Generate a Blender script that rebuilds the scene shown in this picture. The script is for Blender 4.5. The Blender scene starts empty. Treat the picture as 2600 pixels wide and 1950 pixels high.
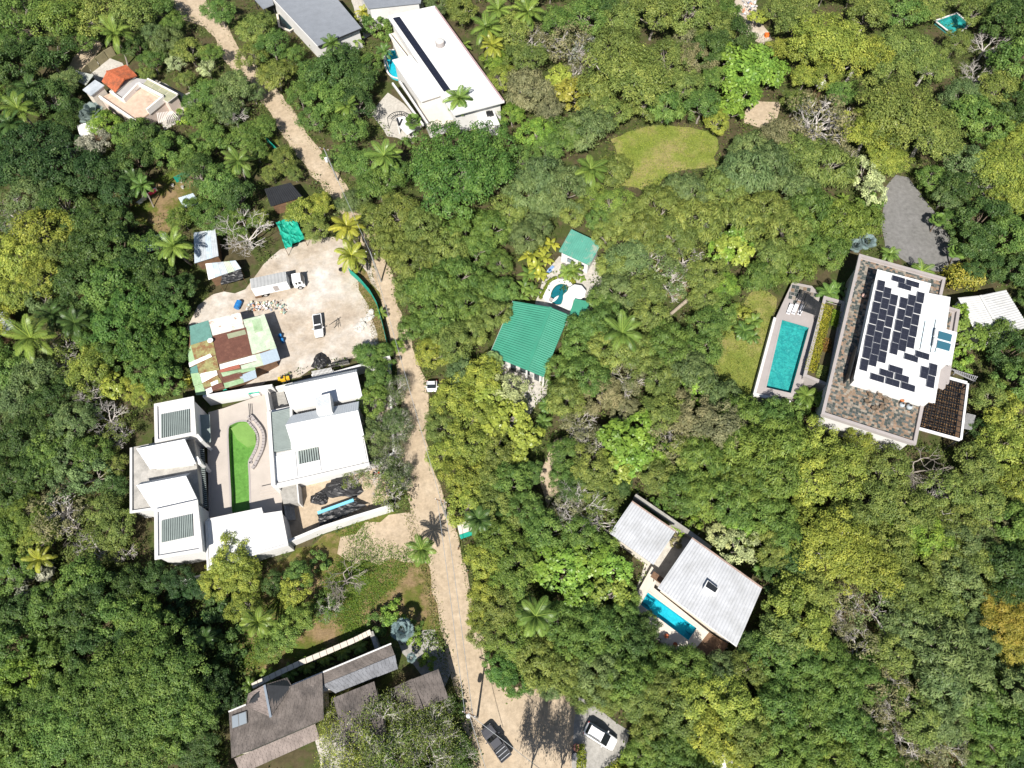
import bpy, math, random
import numpy as np
from mathutils import Vector, Matrix

# ------------------------------------------------------------------ camera, sky, sun, exposure
SC = bpy.context.scene
COL = SC.collection
F = 1820.0            # focal length in photo pixels (photo 2600 x 1950)
HC = 112.0            # camera height above the ground
_d = np.array([40 / F, 900 / F, 1.0]); _d /= np.linalg.norm(_d)      # straight down, seen in the camera
_Z = -_d
_Y = np.array([0, -1.0, 0]); _Y -= _Z * (_Y @ _Z); _Y /= np.linalg.norm(_Y)
_X = np.cross(_Y, _Z)
MW = np.array([_X, _Y, _Z])                                            # camera (right, down, forward) -> world
CAM = np.array([0, 0, HC])
cd = bpy.data.cameras.new('camera'); cam = bpy.data.objects.new('camera', cd); COL.objects.link(cam)
cd.sensor_width = 36; cd.lens = F / 2600 * 36; cd.clip_start = 1; cd.clip_end = 2000
r_, u_, b_ = MW @ np.array([1, 0, 0]), MW @ np.array([0, -1, 0]), MW @ np.array([0, 0, -1])
cam.matrix_world = Matrix([[r_[i], u_[i], b_[i], CAM[i]] for i in range(3)] + [[0, 0, 0, 1]])
SC.camera = cam

SUN_EL, SH_AZ = math.radians(50), math.radians(11)                     # shadows fall 11 degrees right of +Y
wd = bpy.data.worlds.new('World'); SC.world = wd; wd.use_nodes = True
nt = wd.node_tree; bg = nt.nodes['Background']
sk = nt.nodes.new('ShaderNodeTexSky'); sk.sky_type = 'NISHITA'; sk.sun_disc = False
sk.sun_elevation = SUN_EL; sk.sun_rotation = math.pi + SH_AZ
nt.links.new(sk.outputs[0], bg.inputs[0]); bg.inputs[1].default_value = 0.055
sl = bpy.data.lights.new('sun', 'SUN'); sl.energy = 4.8; sl.angle = math.radians(0.53); sl.color = (1.0, 0.955, 0.88)
so = bpy.data.objects.new('sun', sl); COL.objects.link(so)
ld = Vector((math.sin(SH_AZ) * math.cos(SUN_EL), math.cos(SH_AZ) * math.cos(SUN_EL), -math.sin(SUN_EL)))
so.rotation_euler = ld.to_track_quat('-Z', 'Y').to_euler(); so.location = (0, -60, 90)
vs = SC.view_settings; vs.view_transform = 'Standard'; vs.look = 'None'; vs.gamma = 1; vs.exposure = 0.78
SC.cycles.max_bounces = 6; SC.cycles.transparent_max_bounces = 8
SC.cycles.diffuse_bounces = 3; SC.cycles.glossy_bounces = 2; SC.cycles.transmission_bounces = 4

# ------------------------------------------------------------------ pixels to places
def ray(px, py):
    return MW @ np.array([(px - 1300) / F, (py - 975) / F, 1.0])
def G(px, py, z=0.0):
    r = ray(px, py); t = (z - HC) / r[2]
    return np.array([r[0] * t, r[1] * t, z])
def GP(px, py, pl):
    """pixel onto a plane given by three points"""
    n = np.cross(pl[1] - pl[0], pl[2] - pl[0]); r = ray(px, py)
    return CAM + r * ((pl[0] - CAM) @ n / (r @ n))
def PX(p):
    c = MW.T @ (np.asarray(p, float) - CAM)
    return c[0] / c[2] * F + 1300, c[1] / c[2] * F + 975
def zc(x0, y0, k, pts):
    """points read in an enlarged crop back to photo pixels"""
    return [(x0 + a / k, y0 + b / k) for a, b in pts]

# ------------------------------------------------------------------ materials
MATS = {}
def nodes_of(name, rough=.8, spec=.3, metal=0.0):
    m = bpy.data.materials.new(name); m.use_nodes = True
    t = m.node_tree; p = t.nodes['Principled BSDF']
    p.inputs['Roughness'].default_value = rough; p.inputs['Specular IOR Level'].default_value = spec
    p.inputs['Metallic'].default_value = metal
    return m, t, p
def noise(t, scale, detail=4, rough=.6, coord=None):
    n = t.nodes.new('ShaderNodeTexNoise'); n.inputs['Scale'].default_value = scale
    n.inputs['Detail'].default_value = detail; n.inputs['Roughness'].default_value = rough
    if coord is not None: t.links.new(coord, n.inputs['Vector'])
    return n
def ramp(t, fac, stops):
    r = t.nodes.new('ShaderNodeValToRGB'); e = r.color_ramp.elements
    while len(e) < len(stops): e.new(0.5)
    for i, (pos, c) in enumerate(stops):
        e[i].position = pos; e[i].color = (*c, 1)
    t.links.new(fac, r.inputs['Fac']); return r
def world_pos(t):
    g = t.nodes.new('ShaderNodeNewGeometry'); return g.outputs['Position']
def mat(name, c, var=.18, scale=.8, rough=.8, spec=.3, metal=0.0, bump=.0, c2=None, fine=6.0, mixat=(.42, .62)):
    """base colour with soft large blotches, fine grain and optional second colour (stains)"""
    if name in MATS: return MATS[name]
    m, t, p = nodes_of(name, rough, spec, metal); pos = world_pos(t)
    n1 = noise(t, scale, 5, .65, pos); n2 = noise(t, fine, 3, .7, pos)
    lo = tuple(max(0, x * (1 - var)) for x in c); hi = tuple(min(.95, x * (1 + var)) for x in c)
    r1 = ramp(t, n1.outputs['Fac'], [(.3, lo), (.7, hi)])
    col = r1.outputs['Color']
    if c2 is not None:
        n3 = noise(t, scale * .55, 8, .72, pos)
        k = ramp(t, n3.outputs['Fac'], [(mixat[0], (0, 0, 0)), (mixat[1], (1, 1, 1))])
        mx = t.nodes.new('ShaderNodeMixRGB'); t.links.new(k.outputs['Color'], mx.inputs['Fac'])
        t.links.new(col, mx.inputs[1]); mx.inputs[2].default_value = (*c2, 1); col = mx.outputs[0]
    m2 = t.nodes.new('ShaderNodeMixRGB'); m2.blend_type = 'MULTIPLY'; m2.inputs['Fac'].default_value = min(1, var * 2)
    g2 = ramp(t, n2.outputs['Fac'], [(.3, (.6, .6, .6)), (.65, (1, 1, 1))])
    t.links.new(col, m2.inputs[1]); t.links.new(g2.outputs['Color'], m2.inputs[2])
    t.links.new(m2.outputs[0], p.inputs['Base Color'])
    if bump > 0:
        b = t.nodes.new('ShaderNodeBump'); b.inputs['Strength'].default_value = bump; b.inputs['Distance'].default_value = .1
        t.links.new(n2.outputs['Fac'], b.inputs['Height']); t.links.new(b.outputs[0], p.inputs['Normal'])
    MATS[name] = m; return m
def glass_like(name, c, rough=.06):
    if name in MATS: return MATS[name]
    m, t, p = nodes_of(name, rough, .6); p.inputs['Base Color'].default_value = (*c, 1)
    MATS[name] = m; return m
def water(name, tint, c2=None):
    """clear tinted water: see-through with a Fresnel reflection and small ripples"""
    if name in MATS: return MATS[name]
    m = bpy.data.materials.new(name); m.use_nodes = True; t = m.node_tree
    t.nodes.remove(t.nodes['Principled BSDF']); out = t.nodes['Material Output']; pos = world_pos(t)
    tr = t.nodes.new('ShaderNodeBsdfTransparent'); gl = t.nodes.new('ShaderNodeBsdfGlossy'); gl.inputs['Roughness'].default_value = .05
    tr.inputs['Color'].default_value = (*tint, 1)
    fr = t.nodes.new('ShaderNodeFresnel'); fr.inputs['IOR'].default_value = 1.33
    n = noise(t, 1.6, 3, .6, pos); b = t.nodes.new('ShaderNodeBump'); b.inputs['Strength'].default_value = .35; b.inputs['Distance'].default_value = .08
    t.links.new(n.outputs['Fac'], b.inputs['Height'])
    t.links.new(b.outputs[0], gl.inputs['Normal']); t.links.new(b.outputs[0], fr.inputs['Normal'])
    mx = t.nodes.new('ShaderNodeMixShader'); t.links.new(fr.outputs[0], mx.inputs[0])
    t.links.new(tr.outputs[0], mx.inputs[1]); t.links.new(gl.outputs[0], mx.inputs[2]); t.links.new(mx.outputs[0], out.inputs['Surface'])
    MATS[name] = m; return m
def leafmat(name, rough=.5, trans=.32, hue=.03, val=.5):
    """leaf: the object's own colour, varied leaf by leaf"""
    if name in MATS: return MATS[name]
    m, t, p = nodes_of(name, rough, .25); out = t.nodes['Material Output']
    oi = t.nodes.new('ShaderNodeObjectInfo'); at = t.nodes.new('ShaderNodeAttribute'); at.attribute_name = 'lv'
    hs = t.nodes.new('ShaderNodeHueSaturation')
    def mr(a, b):
        r = t.nodes.new('ShaderNodeMapRange'); r.inputs['To Min'].default_value = a; r.inputs['To Max'].default_value = b
        t.links.new(at.outputs['Fac'], r.inputs['Value']); return r.outputs[0]
    t.links.new(mr(.5 + hue * .6, .5 - hue), hs.inputs['Hue']); t.links.new(mr(1 - val, 1 + val), hs.inputs['Value'])
    t.links.new(oi.outputs['Color'], hs.inputs['Color']); t.links.new(hs.outputs[0], p.inputs['Base Color'])
    tl = t.nodes.new('ShaderNodeBsdfTranslucent'); t.links.new(hs.outputs[0], tl.inputs['Color'])
    mx = t.nodes.new('ShaderNodeMixShader'); mx.inputs[0].default_value = trans
    t.links.new(p.outputs[0], mx.inputs[1]); t.links.new(tl.outputs[0], mx.inputs[2]); t.links.new(mx.outputs[0], out.inputs['Surface'])
    MATS[name] = m; return m
def groundmat(name, stops, scale=.12, fine=2.5, bump=.4, grain=.75):
    """several ground colours blended by noise at three sizes"""
    if name in MATS: return MATS[name]
    m, t, p = nodes_of(name, .95, .1); pos = world_pos(t)
    n1 = noise(t, scale, 9, .68, pos); n2 = noise(t, fine, 5, .75, pos); n3 = noise(t, scale * 6, 6, .7, pos)
    r = ramp(t, n1.outputs['Fac'], stops)
    mm = t.nodes.new('ShaderNodeMixRGB'); mm.blend_type = 'OVERLAY'; mm.inputs['Fac'].default_value = .55
    t.links.new(r.outputs[0], mm.inputs[1]); t.links.new(n3.outputs['Fac'], mm.inputs[2])
    m2 = t.nodes.new('ShaderNodeMixRGB'); m2.blend_type = 'MULTIPLY'; m2.inputs['Fac'].default_value = .8
    g = ramp(t, n2.outputs['Fac'], [(.3, (grain,) * 3), (.7, (1.05,) * 3)])
    t.links.new(mm.outputs[0], m2.inputs[1]); t.links.new(g.outputs[0], m2.inputs[2]); t.links.new(m2.outputs[0], p.inputs['Base Color'])
    b = t.nodes.new('ShaderNodeBump'); b.inputs['Strength'].default_value = bump; b.inputs['Distance'].default_value = .15
    t.links.new(n2.outputs['Fac'], b.inputs['Height']); t.links.new(b.outputs[0], p.inputs['Normal'])
    MATS[name] = m; return m

# ------------------------------------------------------------------ objects
def tag(o, label=None, cat=None, group=None, kind=None):
    if label: o['label'] = label
    if cat: o['category'] = cat
    if group: o['group'] = group
    if kind: o['kind'] = kind
    return o
def empty(name, loc, label=None, cat=None, group=None, rz=0):
    o = bpy.data.objects.new(name, None); COL.objects.link(o); o.location = tuple(loc); o.rotation_euler = (0, 0, rz)
    o.empty_display_size = .3
    return tag(o, label, cat, group)
class MB:
    """collects faces of one mesh (world space unless the parent sits elsewhere)"""
    def __init__(s): s.v = []; s.f = []; s.mi = []
    def add(s, vs, fs, m=0):
        k = len(s.v); s.v += [tuple(map(float, v)) for v in vs]; s.f += [tuple(i + k for i in f) for f in fs]; s.mi += [m] * len(fs)
        return s
    def quad(s, a, b, c, d, m=0): return s.add([a, b, c, d], [(0, 1, 2, 3)], m)
    def slab(s, top, th, m=0, down=(0, 0, -1)):
        """closed polygon given by its top ring, th metres thick"""
        top = [np.asarray(p, float) for p in top]; n = len(top); d = np.asarray(down, float) * th
        a = sum(top[i][0] * top[(i + 1) % n][1] - top[(i + 1) % n][0] * top[i][1] for i in range(n))
        if a < 0: top = top[::-1]
        return s.add(top + [p + d for p in top], [tuple(range(n)), tuple(range(2 * n - 1, n - 1, -1))] + [(i, n + i, n + (i + 1) % n, (i + 1) % n) for i in range(n)], m)
    def poly(s, px, zt, zb, m=0): return s.slab([G(a, b, zt) for a, b in px], zt - zb, m)
    def box(s, c, sz, rz=0, m=0, tilt=0):
        cx, cy, cz = c; hx, hy, hz = sz[0] / 2, sz[1] / 2, sz[2] / 2; ca, sa = math.cos(rz), math.sin(rz); ct, st = math.cos(tilt), math.sin(tilt)
        vs = []
        for z in (-hz, hz):
            for x, y in ((-hx, -hy), (hx, -hy), (hx, hy), (-hx, hy)):
                y2, z2 = y * ct - z * st, y * st + z * ct
                vs.append((cx + x * ca - y2 * sa, cy + x * sa + y2 * ca, cz + z2))
        return s.add(vs, [(3, 2, 1, 0), (4, 5, 6, 7), (0, 1, 5, 4), (1, 2, 6, 5), (2, 3, 7, 6), (3, 0, 4, 7)], m)
    def beam(s, a, b, w, h, m=0):
        """bar with its top centre line from a to b"""
        a, b = np.asarray(a, float), np.asarray(b, float); d = b - a; d = d / (np.linalg.norm(d) + 1e-9)
        up = np.array([0, 0, 1.]) if abs(d[2]) < .95 else np.array([1., 0, 0])
        sd = np.cross(d, up); sd /= np.linalg.norm(sd); dn = -np.cross(sd, d)
        r = [sd * w / 2, -sd * w / 2, -sd * w / 2 + dn * h, sd * w / 2 + dn * h]
        return s.add([a + q for q in r] + [b + q for q in r], [(0, 1, 2, 3), (7, 6, 5, 4), (0, 4, 5, 1), (1, 5, 6, 2), (2, 6, 7, 3), (3, 7, 4, 0)], m)
    def tube(s, pts, rads, n=6, m=0, cap=True):
        pts = [np.asarray(p, float) for p in pts]; rings = []
        for i, p in enumerate(pts):
            d = pts[min(i + 1, len(pts) - 1)] - pts[max(i - 1, 0)]; d = d / (np.linalg.norm(d) + 1e-9)
            u = np.cross(d, [0, 0, 1.]) if abs(d[2]) < .9 else np.cross(d, [1., 0, 0]); u /= np.linalg.norm(u); w = np.cross(d, u)
            rr = rads[i] if hasattr(rads, '__len__') else rads
            rings.append([p + rr * (u * math.cos(2 * math.pi * k / n) + w * math.sin(2 * math.pi * k / n)) for k in range(n)])
        fs = []
        for i in range(len(pts) - 1):
            for k in range(n): fs.append((i * n + k, i * n + (k + 1) % n, (i + 1) * n + (k + 1) % n, (i + 1) * n + k))
        if cap: fs += [tuple(range(n))[::-1], tuple((len(pts) - 1) * n + k for k in range(n))]
        return s.add([v for r in rings for v in r], fs, m)
    def lathe(s, c, prof, n=16, m=0):
        vs, fs = [], []
        for r, z in prof:
            for k in range(n): vs.append((c[0] + r * math.cos(2 * math.pi * k / n), c[1] + r * math.sin(2 * math.pi * k / n), c[2] + z))
        for i in range(len(prof) - 1):
            for k in range(n): fs.append((i * n + k, i * n + (k + 1) % n, (i + 1) * n + (k + 1) % n, (i + 1) * n + k))
        fs += [tuple(range(n))[::-1], tuple((len(prof) - 1) * n + k for k in range(n))]
        return s.add(vs, fs, m)
    def ribs(s, a, b, c, d, pitch=.35, amp=.05, th=.06, m=0):
        """corrugated sheet a-b (across the ribs) to d-c; ribs run a->d"""
        a, b, c, d = [np.asarray(q, float) for q in (a, b, c, d)]
        n = max(2, int(np.linalg.norm(b - a) / pitch)); nrm = np.cross(b - a, d - a); nrm /= np.linalg.norm(nrm)
        if nrm[2] < 0: nrm = -nrm
        tp, bt = [], []
        for i in range(n * 4 + 1):
            k = i / (n * 4); h = amp * (0, 0, 1, 1)[i % 4] 
            tp.append(a + (b - a) * k + nrm * h); bt.append(d + (c - d) * k + nrm * h)
        N = len(tp); s.add(tp + bt, [(i, i + 1, N + i + 1, N + i) for i in range(N - 1)], m)
        lo = -nrm * th
        return s.add([a + lo, b + lo, c + lo, d + lo, a - nrm * .002, b - nrm * .002, c - nrm * .002, d - nrm * .002], [(3, 2, 1, 0), (0, 1, 5, 4), (1, 2, 6, 5), (2, 3, 7, 6), (3, 0, 4, 7)], m)
    def build(s, name, mats, parent=None, label=None, cat=None, group=None, kind=None, smooth=False, local=True):
        me = bpy.data.meshes.new(name); v = np.array(s.v, float)
        if parent is not None and local: 
            mi = np.array(parent.matrix_basis.inverted() if parent.parent is None else (parent.parent.matrix_basis @ parent.matrix_basis).inverted())
            v = v @ mi[:3, :3].T + mi[:3, 3]
        me.from_pydata(v.tolist(), [], s.f)
        mats = mats if isinstance(mats, (list, tuple)) else [mats]
        for m in mats: me.materials.append(m)
        if len(mats) > 1: me.polygons.foreach_set('material_index', s.mi)
        if smooth: me.polygons.foreach_set('use_smooth', [True] * len(me.polygons))
        me.update(); o = bpy.data.objects.new(name, me); COL.objects.link(o)
        if parent is not None: o.parent = parent
        return tag(o, label, cat, group, kind)
def part(name, m, parent, fn, **k):
    b = MB(); fn(b); return b.build(name, m, parent, **k)
def house(name, px, label, cat='house', z=0):
    """an Empty at the middle of a thing's footprint"""
    p = np.mean([G(a, b, z) for a, b in px], axis=0); return empty(name, (p[0], p[1], z), label, cat)
def copy_tree(o, parent=None):
    c = o.copy(); COL.objects.link(c); c.parent = parent
    for ch in o.children: copy_tree(ch, c)
    return c
class Quad:
    """four photo pixels at one height, addressed by (s, t)"""
    def __init__(q, p00, p10, p11, p01, z): q.c = [G(*p, z) for p in (p00, p10, p11, p01)]; q.z = z
    def at(q, s, t, dz=0):
        a, b, c, d = q.c; p = a * (1 - s) * (1 - t) + b * s * (1 - t) + c * s * t + d * (1 - s) * t; return p + np.array([0, 0, dz])
    def rect(q, s0, t0, s1, t1, dz=0): return [q.at(s0, t0, dz), q.at(s1, t0, dz), q.at(s1, t1, dz), q.at(s0, t1, dz)]
    def ang(q): d = q.c[1] - q.c[0]; return math.atan2(d[1], d[0])
RND = random.Random(7)
def wob(pts, step=3.0, amp=.5, seed=1):
    """outline with small irregularities"""
    rr = random.Random(seed); out = []
    for i, a in enumerate(pts):
        b = pts[(i + 1) % len(pts)]; n = max(1, int(np.linalg.norm(b - a) / step))
        d = b - a; nn = np.array([-d[1], d[0], 0]) / (np.linalg.norm(d) + 1e-6)
        for k in range(n): out.append(a + d * k / n + nn * rr.uniform(-amp, amp))
    return out
from mathutils.geometry import tessellate_polygon
def holed(b, outer, holes, th, m=0, wall_m=None):
    """slab with openings; rings are world points at the top height"""
    rings = [[np.asarray(p, float) for p in r] for r in [outer] + holes]
    def area(r): return sum(r[i][0] * r[(i + 1) % len(r)][1] - r[(i + 1) % len(r)][0] * r[i][1] for i in range(len(r)))
    rings = [r if (area(r) > 0) == (i == 0) else r[::-1] for i, r in enumerate(rings)]
    tris = tessellate_polygon([[Vector(p) for p in r] for r in rings])
    flat = [p for r in rings for p in r]; fs = []
    for t in tris:
        a, c, d = flat[t[0]], flat[t[1]], flat[t[2]]
        cr = (c[0] - a[0]) * (d[1] - a[1]) - (c[1] - a[1]) * (d[0] - a[0])
        if abs(cr) < 1e-7: continue
        fs.append(tuple(t) if cr > 0 else tuple(t)[::-1])
    b.add(flat, fs, m)
    for r in rings:
        n = len(r); dn = np.array([0, 0, -th])
        b.add(r + [p + dn for p in r], [(i, n + i, n + (i + 1) % n, (i + 1) % n) for i in range(n)], m if wall_m is None else wall_m)
    return b
def smooth_ring(pts, n=4):
    """closed Catmull-Rom through the points"""
    out = []; k = len(pts)
    for i in range(k):
        p0, p1, p2, p3 = pts[i - 1], pts[i], pts[(i + 1) % k], pts[(i + 2) % k]
        for j in range(n):
            t = j / n; out.append(.5 * ((2 * p1) + (-p0 + p2) * t + (2 * p0 - 5 * p1 + 4 * p2 - p3) * t * t + (-p0 + 3 * p1 - 3 * p2 + p3) * t ** 3))
    return out
def inset(ring, d):
    """ring moved outwards by d metres"""
    n = len(ring); a = sum(ring[i][0] * ring[(i + 1) % n][1] - ring[(i + 1) % n][0] * ring[i][1] for i in range(n)); sg = 1 if a > 0 else -1
    out = []
    for i in range(n):
        e = ring[(i + 1) % n] - ring[i - 1]; e = e / (np.linalg.norm(e) + 1e-9); out.append(ring[i] + sg * d * np.array([e[1], -e[0], 0]))
    return out

# ------------------------------------------------------------------ the setting: ground, roads, clearings
m_ground = groundmat('forest floor', [(.3, (.045, .045, .02)), (.45, (.085, .07, .038)), (.55, (.055, .075, .02)), (.7, (.11, .09, .05))], .15)
m_dirt = groundmat('packed sandy dirt', [(.3, (.33, .26, .18)), (.5, (.40, .32, .23)), (.7, (.45, .37, .275))], .2, 3, .15, .88)
m_yard = groundmat('pale construction dirt', [(.3, (.31, .25, .19)), (.45, (.40, .34, .275)), (.58, (.48, .435, .385)), (.72, (.56, .53, .50))], .11, 2.2, .3, .85)
m_clear = groundmat('dry grass and soil', [(.3, (.28, .20, .12)), (.44, (.24, .17, .09)), (.52, (.12, .12, .03)), (.6, (.085, .13, .02)), (.72, (.26, .19, .11))], .16, 3.5, .6, .6)
m_lawn = groundmat('sunny lawn', [(.3, (.12, .17, .025)), (.48, (.19, .22, .05)), (.6, (.28, .24, .10)), (.75, (.12, .17, .03))], .12, 4, .5, .7)
m_asph = groundmat('grey asphalt', [(.3, (.15, .147, .14)), (.7, (.185, .18, .175))], .2, 9, .15, .9)
m_pave = groundmat('pale paving', [(.3, (.36, .335, .30)), (.7, (.47, .445, .40))], .3, 5, .1, .88)
m_conc = groundmat('worn concrete', [(.3, (.25, .24, .22)), (.7, (.35, .335, .31))], .3, 5, .1, .85)

def sheet(name, px, z, m, amp=.6, seed=1, **k):
    b = MB(); p = wob([G(a, c, z) for a, c in px], 2.0, amp, seed)
    n = len(p); a = sum(p[i][0] * p[(i + 1) % n][1] - p[(i + 1) % n][0] * p[i][1] for i in range(n))
    b.add(p if a > 0 else p[::-1], [tuple(range(n))]); return b.build(name, m, kind='structure', **k)
b = MB(); b.quad((-900, -500, 0), (900, -500, 0), (900, 1300, 0), (-900, 1300, 0)); b.build('ground', m_ground, kind='structure')
ROAD = [(470, -40, 60), (490, 22, 44), (552, 68, 28), (592, 145, 24), (634, 185, 24), (694, 255, 30), (747, 338, 32), (812, 428, 32), (866, 490, 30), (905, 560, 26),
        (950, 640, 26), (978, 720, 24), (1000, 820, 26), (1030, 910, 36), (1055, 1010, 42), (1048, 1100, 42), (1060, 1190, 48), (1085, 1270, 52), (1108, 1345, 56),
        (1132, 1430, 54), (1152, 1520, 54), (1180, 1640, 58), (1205, 1730, 62), (1262, 1815, 80), (1340, 1905, 120), (1400, 2000, 130)]
def ribbon(name, line, z, m, seed=2, amp=.35):
    rr = random.Random(seed); c = [G(a, b_, z) for a, b_, w in line]; w = [np.linalg.norm(G(a - w_, b_, z) - G(a + w_, b_, z)) / 2 for a, b_, w_ in line]
    P, W = [], []
    for i in range(len(c) - 1):
        n = max(2, int(np.linalg.norm(c[i + 1] - c[i]) / 1.5)); p0, p1, p2, p3 = c[max(i - 1, 0)], c[i], c[i + 1], c[min(i + 2, len(c) - 1)]
        for j in range(n):
            t = j / n; P.append(.5 * ((2 * p1) + (-p0 + p2) * t + (2 * p0 - 5 * p1 + 4 * p2 - p3) * t * t + (-p0 + 3 * p1 - 3 * p2 + p3) * t ** 3)); W.append(w[i] * (1 - t) + w[i + 1] * t)
    L, R = [], []
    for i, p in enumerate(P):
        d = P[min(i + 1, len(P) - 1)] - P[max(i - 1, 0)]; d = d / (np.linalg.norm(d) + 1e-9); nn = np.array([-d[1], d[0], 0])
        L.append(p + nn * (W[i] * .85 + rr.uniform(-amp, amp))); R.append(p - nn * (W[i] * .85 + rr.uniform(-amp, amp)))
    b = MB(); N = len(P); b.add(L + R, [(N + i, N + i + 1, i + 1, i) for i in range(N - 1)]); return b.build(name, m, kind='structure')
ribbon('dirt_road', ROAD, .020, m_dirt)
sheet('road_junction', [(1165, 1790), (1250, 1760), (1335, 1742), (1430, 1752), (1490, 1815), (1470, 1900), (1480, 2000), (1210, 2000), (1190, 1890)], .024, m_dirt, .5, 3)
sheet('parking_pad', [(1455, 1835), (1470, 1765), (1505, 1785), (1600, 1857), (1585, 1905), (1545, 1960), (1450, 1980)], .028, m_conc, .25, 4)
YARD = [(625, 735), (690, 655), (740, 620), (800, 600), (880, 610), (930, 660), (965, 720), (988, 800), (992, 890), (955, 905), (850, 925), (760, 950), (680, 970), (640, 990), (560, 1005), (470, 830), (500, 770), (540, 745)]
sheet('building_yard', YARD, .012, m_yard, .6, 5)
sheet('yard_verge', [(880, 640), (935, 690), (975, 770), (992, 880), (985, 900), (965, 880), (950, 820), (915, 735)], .016, m_clear, .5, 6)
sheet('grass_clearing', [(690, 1430), (820, 1360), (985, 1285), (1075, 1320), (1110, 1430), (1125, 1560), (1110, 1640), (980, 1640), (850, 1660), (650, 1740), (560, 1650), (620, 1560)], .004, m_clear, .8, 7)
sheet('dirt_clearing', [(850, 1400), (900, 1345), (990, 1300), (1075, 1330), (1085, 1400), (1060, 1430), (960, 1425), (890, 1440)], .008, m_dirt, 1.0, 8)
sheet('backyard_soil', [(360, 470), (420, 440), (480, 420), (500, 540), (430, 600), (330, 560), (300, 520)], .008, m_clear, .6, 9)
sheet('side_soil', [(640, 360), (690, 330), (735, 400), (690, 420), (640, 400)], .008, m_clear, .4, 9)
sheet('front_lawn', [(1550, 355), (1620, 325), (1720, 318), (1815, 335), (1820, 420), (1700, 440), (1650, 490), (1580, 470)], .004, m_lawn, .6, 10)
sheet('pool_lawn', [(1800, 900), (1850, 800), (1920, 730), (1980, 760), (1960, 830), (1935, 930), (1905, 1020), (1830, 985)], .008, m_lawn, .6, 11)
sheet('asphalt_driveway', [(2245, 480), (2275, 445), (2310, 450), (2400, 580), (2450, 680), (2350, 690), (2250, 640), (2235, 560)], .012, m_asph, .3, 12)
sheet('rubble_lot', [(1860, 60), (1868, -20), (1915, -20), (1925, 40), (1960, 100), (1935, 115), (1895, 95)], .012, m_yard, .4, 13)
sheet('bare_soil', [(1885, 310), (1905, 255), (1980, 258), (1975, 300), (1930, 325)], .012, m_dirt, .4, 14)
sheet('house_drive', [(160, 185), (225, 95), (262, 112), (215, 175)], .012, m_dirt, .3, 15)
sheet('forecourt', [(215, 190), (262, 140), (310, 160), (330, 190), (270, 215)], .016, m_pave, .2, 16)
sheet('garden_path', [(375, 195), (420, 215), (470, 240), (500, 225), (510, 250), (480, 295), (420, 330), (385, 290)], .016, m_pave, .3, 17)
sheet('garden_path', [(1355, 790), (1378, 700), (1420, 650), (1445, 660), (1520, 650), (1530, 720), (1500, 790), (1440, 830)], .012, m_pave, .3, 18)
sheet('front_drive', [(1260, 930), (1370, 945), (1395, 965), (1382, 1000), (1345, 1060), (1330, 1110), (1290, 1090), (1310, 1010)], .012, m_pave, .4, 19)
sheet('footpath', [(1375, 1200), (1410, 1120), (1440, 1110), (1420, 1190), (1420, 1240), (1385, 1290)], .012, m_dirt, .4, 20)
sheet('villa_drive', [(940, 290), (985, 235), (1010, 250), (1075, 320), (1050, 365), (985, 345)], .012, m_pave, .3, 21)
sheet('villa_path', [(890, -10), (915, -10), (955, 80), (925, 100)], .012, m_pave, .2, 22)
sheet('terrace_court', [(1640, 1430), (1700, 1330), (1760, 1360), (1800, 1600), (1850, 1650), (1740, 1670), (1660, 1600), (1615, 1500)], .012, m_pave, .2, 23)
sheet('bare_slope', [(2130, 1560), (2190, 1540), (2230, 1600), (2200, 1700), (2150, 1680)], .008, m_clear, .8, 24)
sheet('bare_slope', [(2350, 1890), (2440, 1880), (2480, 1960), (2350, 1980)], .008, m_clear, .8, 25)
sheet('house_yard', [(380, 1420), (520, 1400), (540, 1450), (460, 1490), (350, 1500)], .008, m_ground, .5, 26)
sheet('dry_patch', [(1660, 655), (1750, 660), (1780, 740), (1700, 760), (1650, 720)], .008, m_clear, .8, 27)
sheet('forest_track', [(-40, 90), (40, 70), (100, 75), (60, 110), (-40, 125)], .008, m_dirt, .4, 28)
sheet('south_drive', [(1000, 1600), (1100, 1600), (1150, 1700), (1120, 1770), (1020, 1660)], .008, m_conc, .4, 29)

# ------------------------------------------------------------------ shared building materials
m_white = mat('white membrane', (.66, .66, .655), .06, .5, .6, .3, c2=(.54, .54, .53), mixat=(.55, .8))
m_wall = mat('white render wall', (.60, .59, .575), .06, .4, .8, .2, c2=(.47, .46, .445), mixat=(.55, .8))
m_cream = mat('cream render', (.66, .60, .52), .08, .6, .85, .2)
m_grey = mat('grey metal roof', (.185, .20, .225), .08, .6, .5, .4)
m_silver = mat('silver metal roof', (.42, .43, .45), .12, .5, .5, .4, c2=(.32, .325, .33), mixat=(.45, .7))
m_green = mat('green metal roof', (.045, .23, .15), .10, .5, .5, .3, c2=(.065, .255, .175), mixat=(.5, .75))
m_green2 = mat('lichen green metal roof', (.08, .27, .205), .12, .7, .6, .3, c2=(.28, .31, .24), mixat=(.52, .62))
m_dark = mat('dark metal', (.025, .027, .03), .2, 2, .5, .4)
m_wood = mat('brown wood', (.17, .10, .06), .3, 1, .7, .3)
m_frame = mat('pale concrete frame', (.33, .30, .29), .07, .6, .8, .2)
m_solar = mat('solar cell', (.016, .018, .03), .2, 3, .25, .5)
m_gl = glass_like('window glass', (.03, .045, .055))
m_slat = mat('grey green slat', (.24, .28, .265), .1, .8, .55, .3)
m_shing = mat('weathered shingle', (.135, .117, .107), .35, .7, .9, .1, c2=(.07, .063, .06), fine=7, mixat=(.5, .7))
m_shing2 = mat('pale shingle', (.24, .20, .18), .25, .9, .9, .1, fine=7)
m_terra = mat('terracotta tile', (.42, .12, .055), .3, 1.2, .8, .2, c2=(.24, .09, .05), mixat=(.5, .62))
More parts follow.
